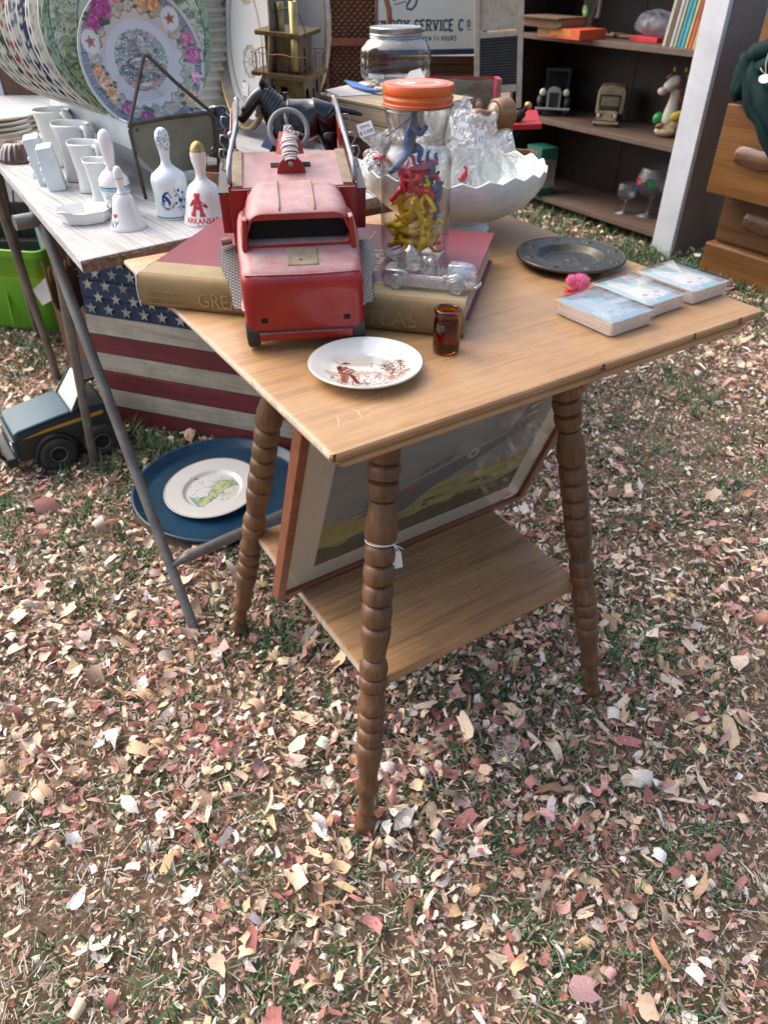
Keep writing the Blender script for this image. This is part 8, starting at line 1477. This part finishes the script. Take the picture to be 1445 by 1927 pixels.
def jagw(x0, y0, x1, y1, h, m, nm, top=.02):
    mb = MB(); n = 36; vs = []
    for i in range(n+1):
        t = i/n; x = x0+(x1-x0)*t; y = y0+(y1-y0)*t; hh = h-top*abs(math.sin(i*2.3))*.5-top*abs(math.sin(i*.9)); dx, dy = (y1-y0), -(x1-x0); L_ = math.hypot(dx, dy); dx, dy = dx/L_*.003, dy/L_*.003
        vs += [(x-dx, y-dy, 0), (x-dx, y-dy, hh), (x+dx, y+dy, hh-.003), (x+dx, y+dy, 0)]
    fs = []
    for i in range(n):
        for j in range(4): a = i*4+j; b = i*4+(j+1) % 4; fs.append((a, b, b+4, a+4))
    fs += [(3, 2, 1, 0), (n*4, n*4+1, n*4+2, n*4+3)]
    mb.add(vs, fs); mb.build(nm, m, cbx, recalc=True)
jagw(0, 0, -.045, .24, .37, CDB, 'box_side', .05); jagw(-.045, .24, .30, .28, .40, CDI, 'box_back', .03); jagw(0, 0, .33, .03, .26, CDB, 'box_front', .03); jagw(.33, .03, .30, .28, .38, CDI, 'box_side', .03)
mb = MB(); mb.add([(-.02, .02, .31), (-.075, .01, .27), (-.06, .015, .22), (-.02, .02, .24)], [(0, 1, 2, 3)]); mb.add([(-.02, .023, .31), (-.075, .013, .27), (-.06, .018, .22), (-.02, .023, .24)], [(3, 2, 1, 0)]); mb.build('hanging_label', PAPER, cbx)
wr = thing('wire_basket', 'rusty wire basket inside the cardboard box', 'wire basket', (bx_.x+.05, bx_.y+.09, .27), cbx.rotation_euler.z)
for k in range(6): mb = MB(); mb.tube([(0, 0, k*.022), (.17, 0, k*.022+.006), (.19, .10, k*.022)], .002, 5); mb.build('wire', RUST, wr, smooth=True)
for k in range(5): mb = MB(); mb.tube([(.0+k*.042, -.001, -.01), (.0+k*.042, -.001, .135)], .0025, 5); mb.build('upright_wire', RUST, wr, smooth=True)
# brown board leaning behind the plate stack, pale trim and cushions past it
BRW = wood('brown_back_board', (.085, .042, .025), (.14, .072, .043), (.18, .10, .062), 2, .9, .6, .8); w1_ = onpl(-12, 92, (0, 2.5, 0), (0, 1, 0)); w2_ = onpl(20, 192, (0, 2.5, 0), (0, 1, 0))
bw = thing('brown_board', 'large brown wooden headboard standing behind the plates at the far left', 'wooden board', (w2_.x, 2.5, 0))
mb = MB(); mb.hexa([(.0, 0, 0), (.55, 0, 0), (.55, .025, 0), (.0, .025, 0), (w1_.x-w2_.x-.02, .03, 1.05), (.55, .03, 1.05), (.55, .055, 1.05), (w1_.x-w2_.x-.02, .055, 1.05)]); mb.build('panel', BRW, bw, bevel=.003)
mb = MB(); mb.hexa([(-.028, -.004, 0), (-.0015, -.004, 0), (-.0015, .03, 0), (-.028, .03, 0), (w1_.x-w2_.x-.048, .026, 1.05), (w1_.x-w2_.x-.0215, .026, 1.05), (w1_.x-w2_.x-.0215, .06, 1.05), (w1_.x-w2_.x-.048, .06, 1.05)]); mb.build('pale_edge', WHP, bw)
ls = thing('low_white_stand', 'white topped stand with a teal cushion in the far left background', 'stand', (-1.95, 3.6, 0)); mb = MB(); mb.box((.1, .3, .30), (.9, .5, .60)); mb.build('stand_body', WHP, ls, bevel=.005); mb = MB(); mb.box((.15, .2, .66), (.7, .4, .10)); mb.build('teal_cushion', TEAL, ls, bevel=.03); mb = MB(); mb.box((.15, .25, .78), (.7, .3, .12)); mb.build('dark_cushion', TBD, ls, bevel=.03)
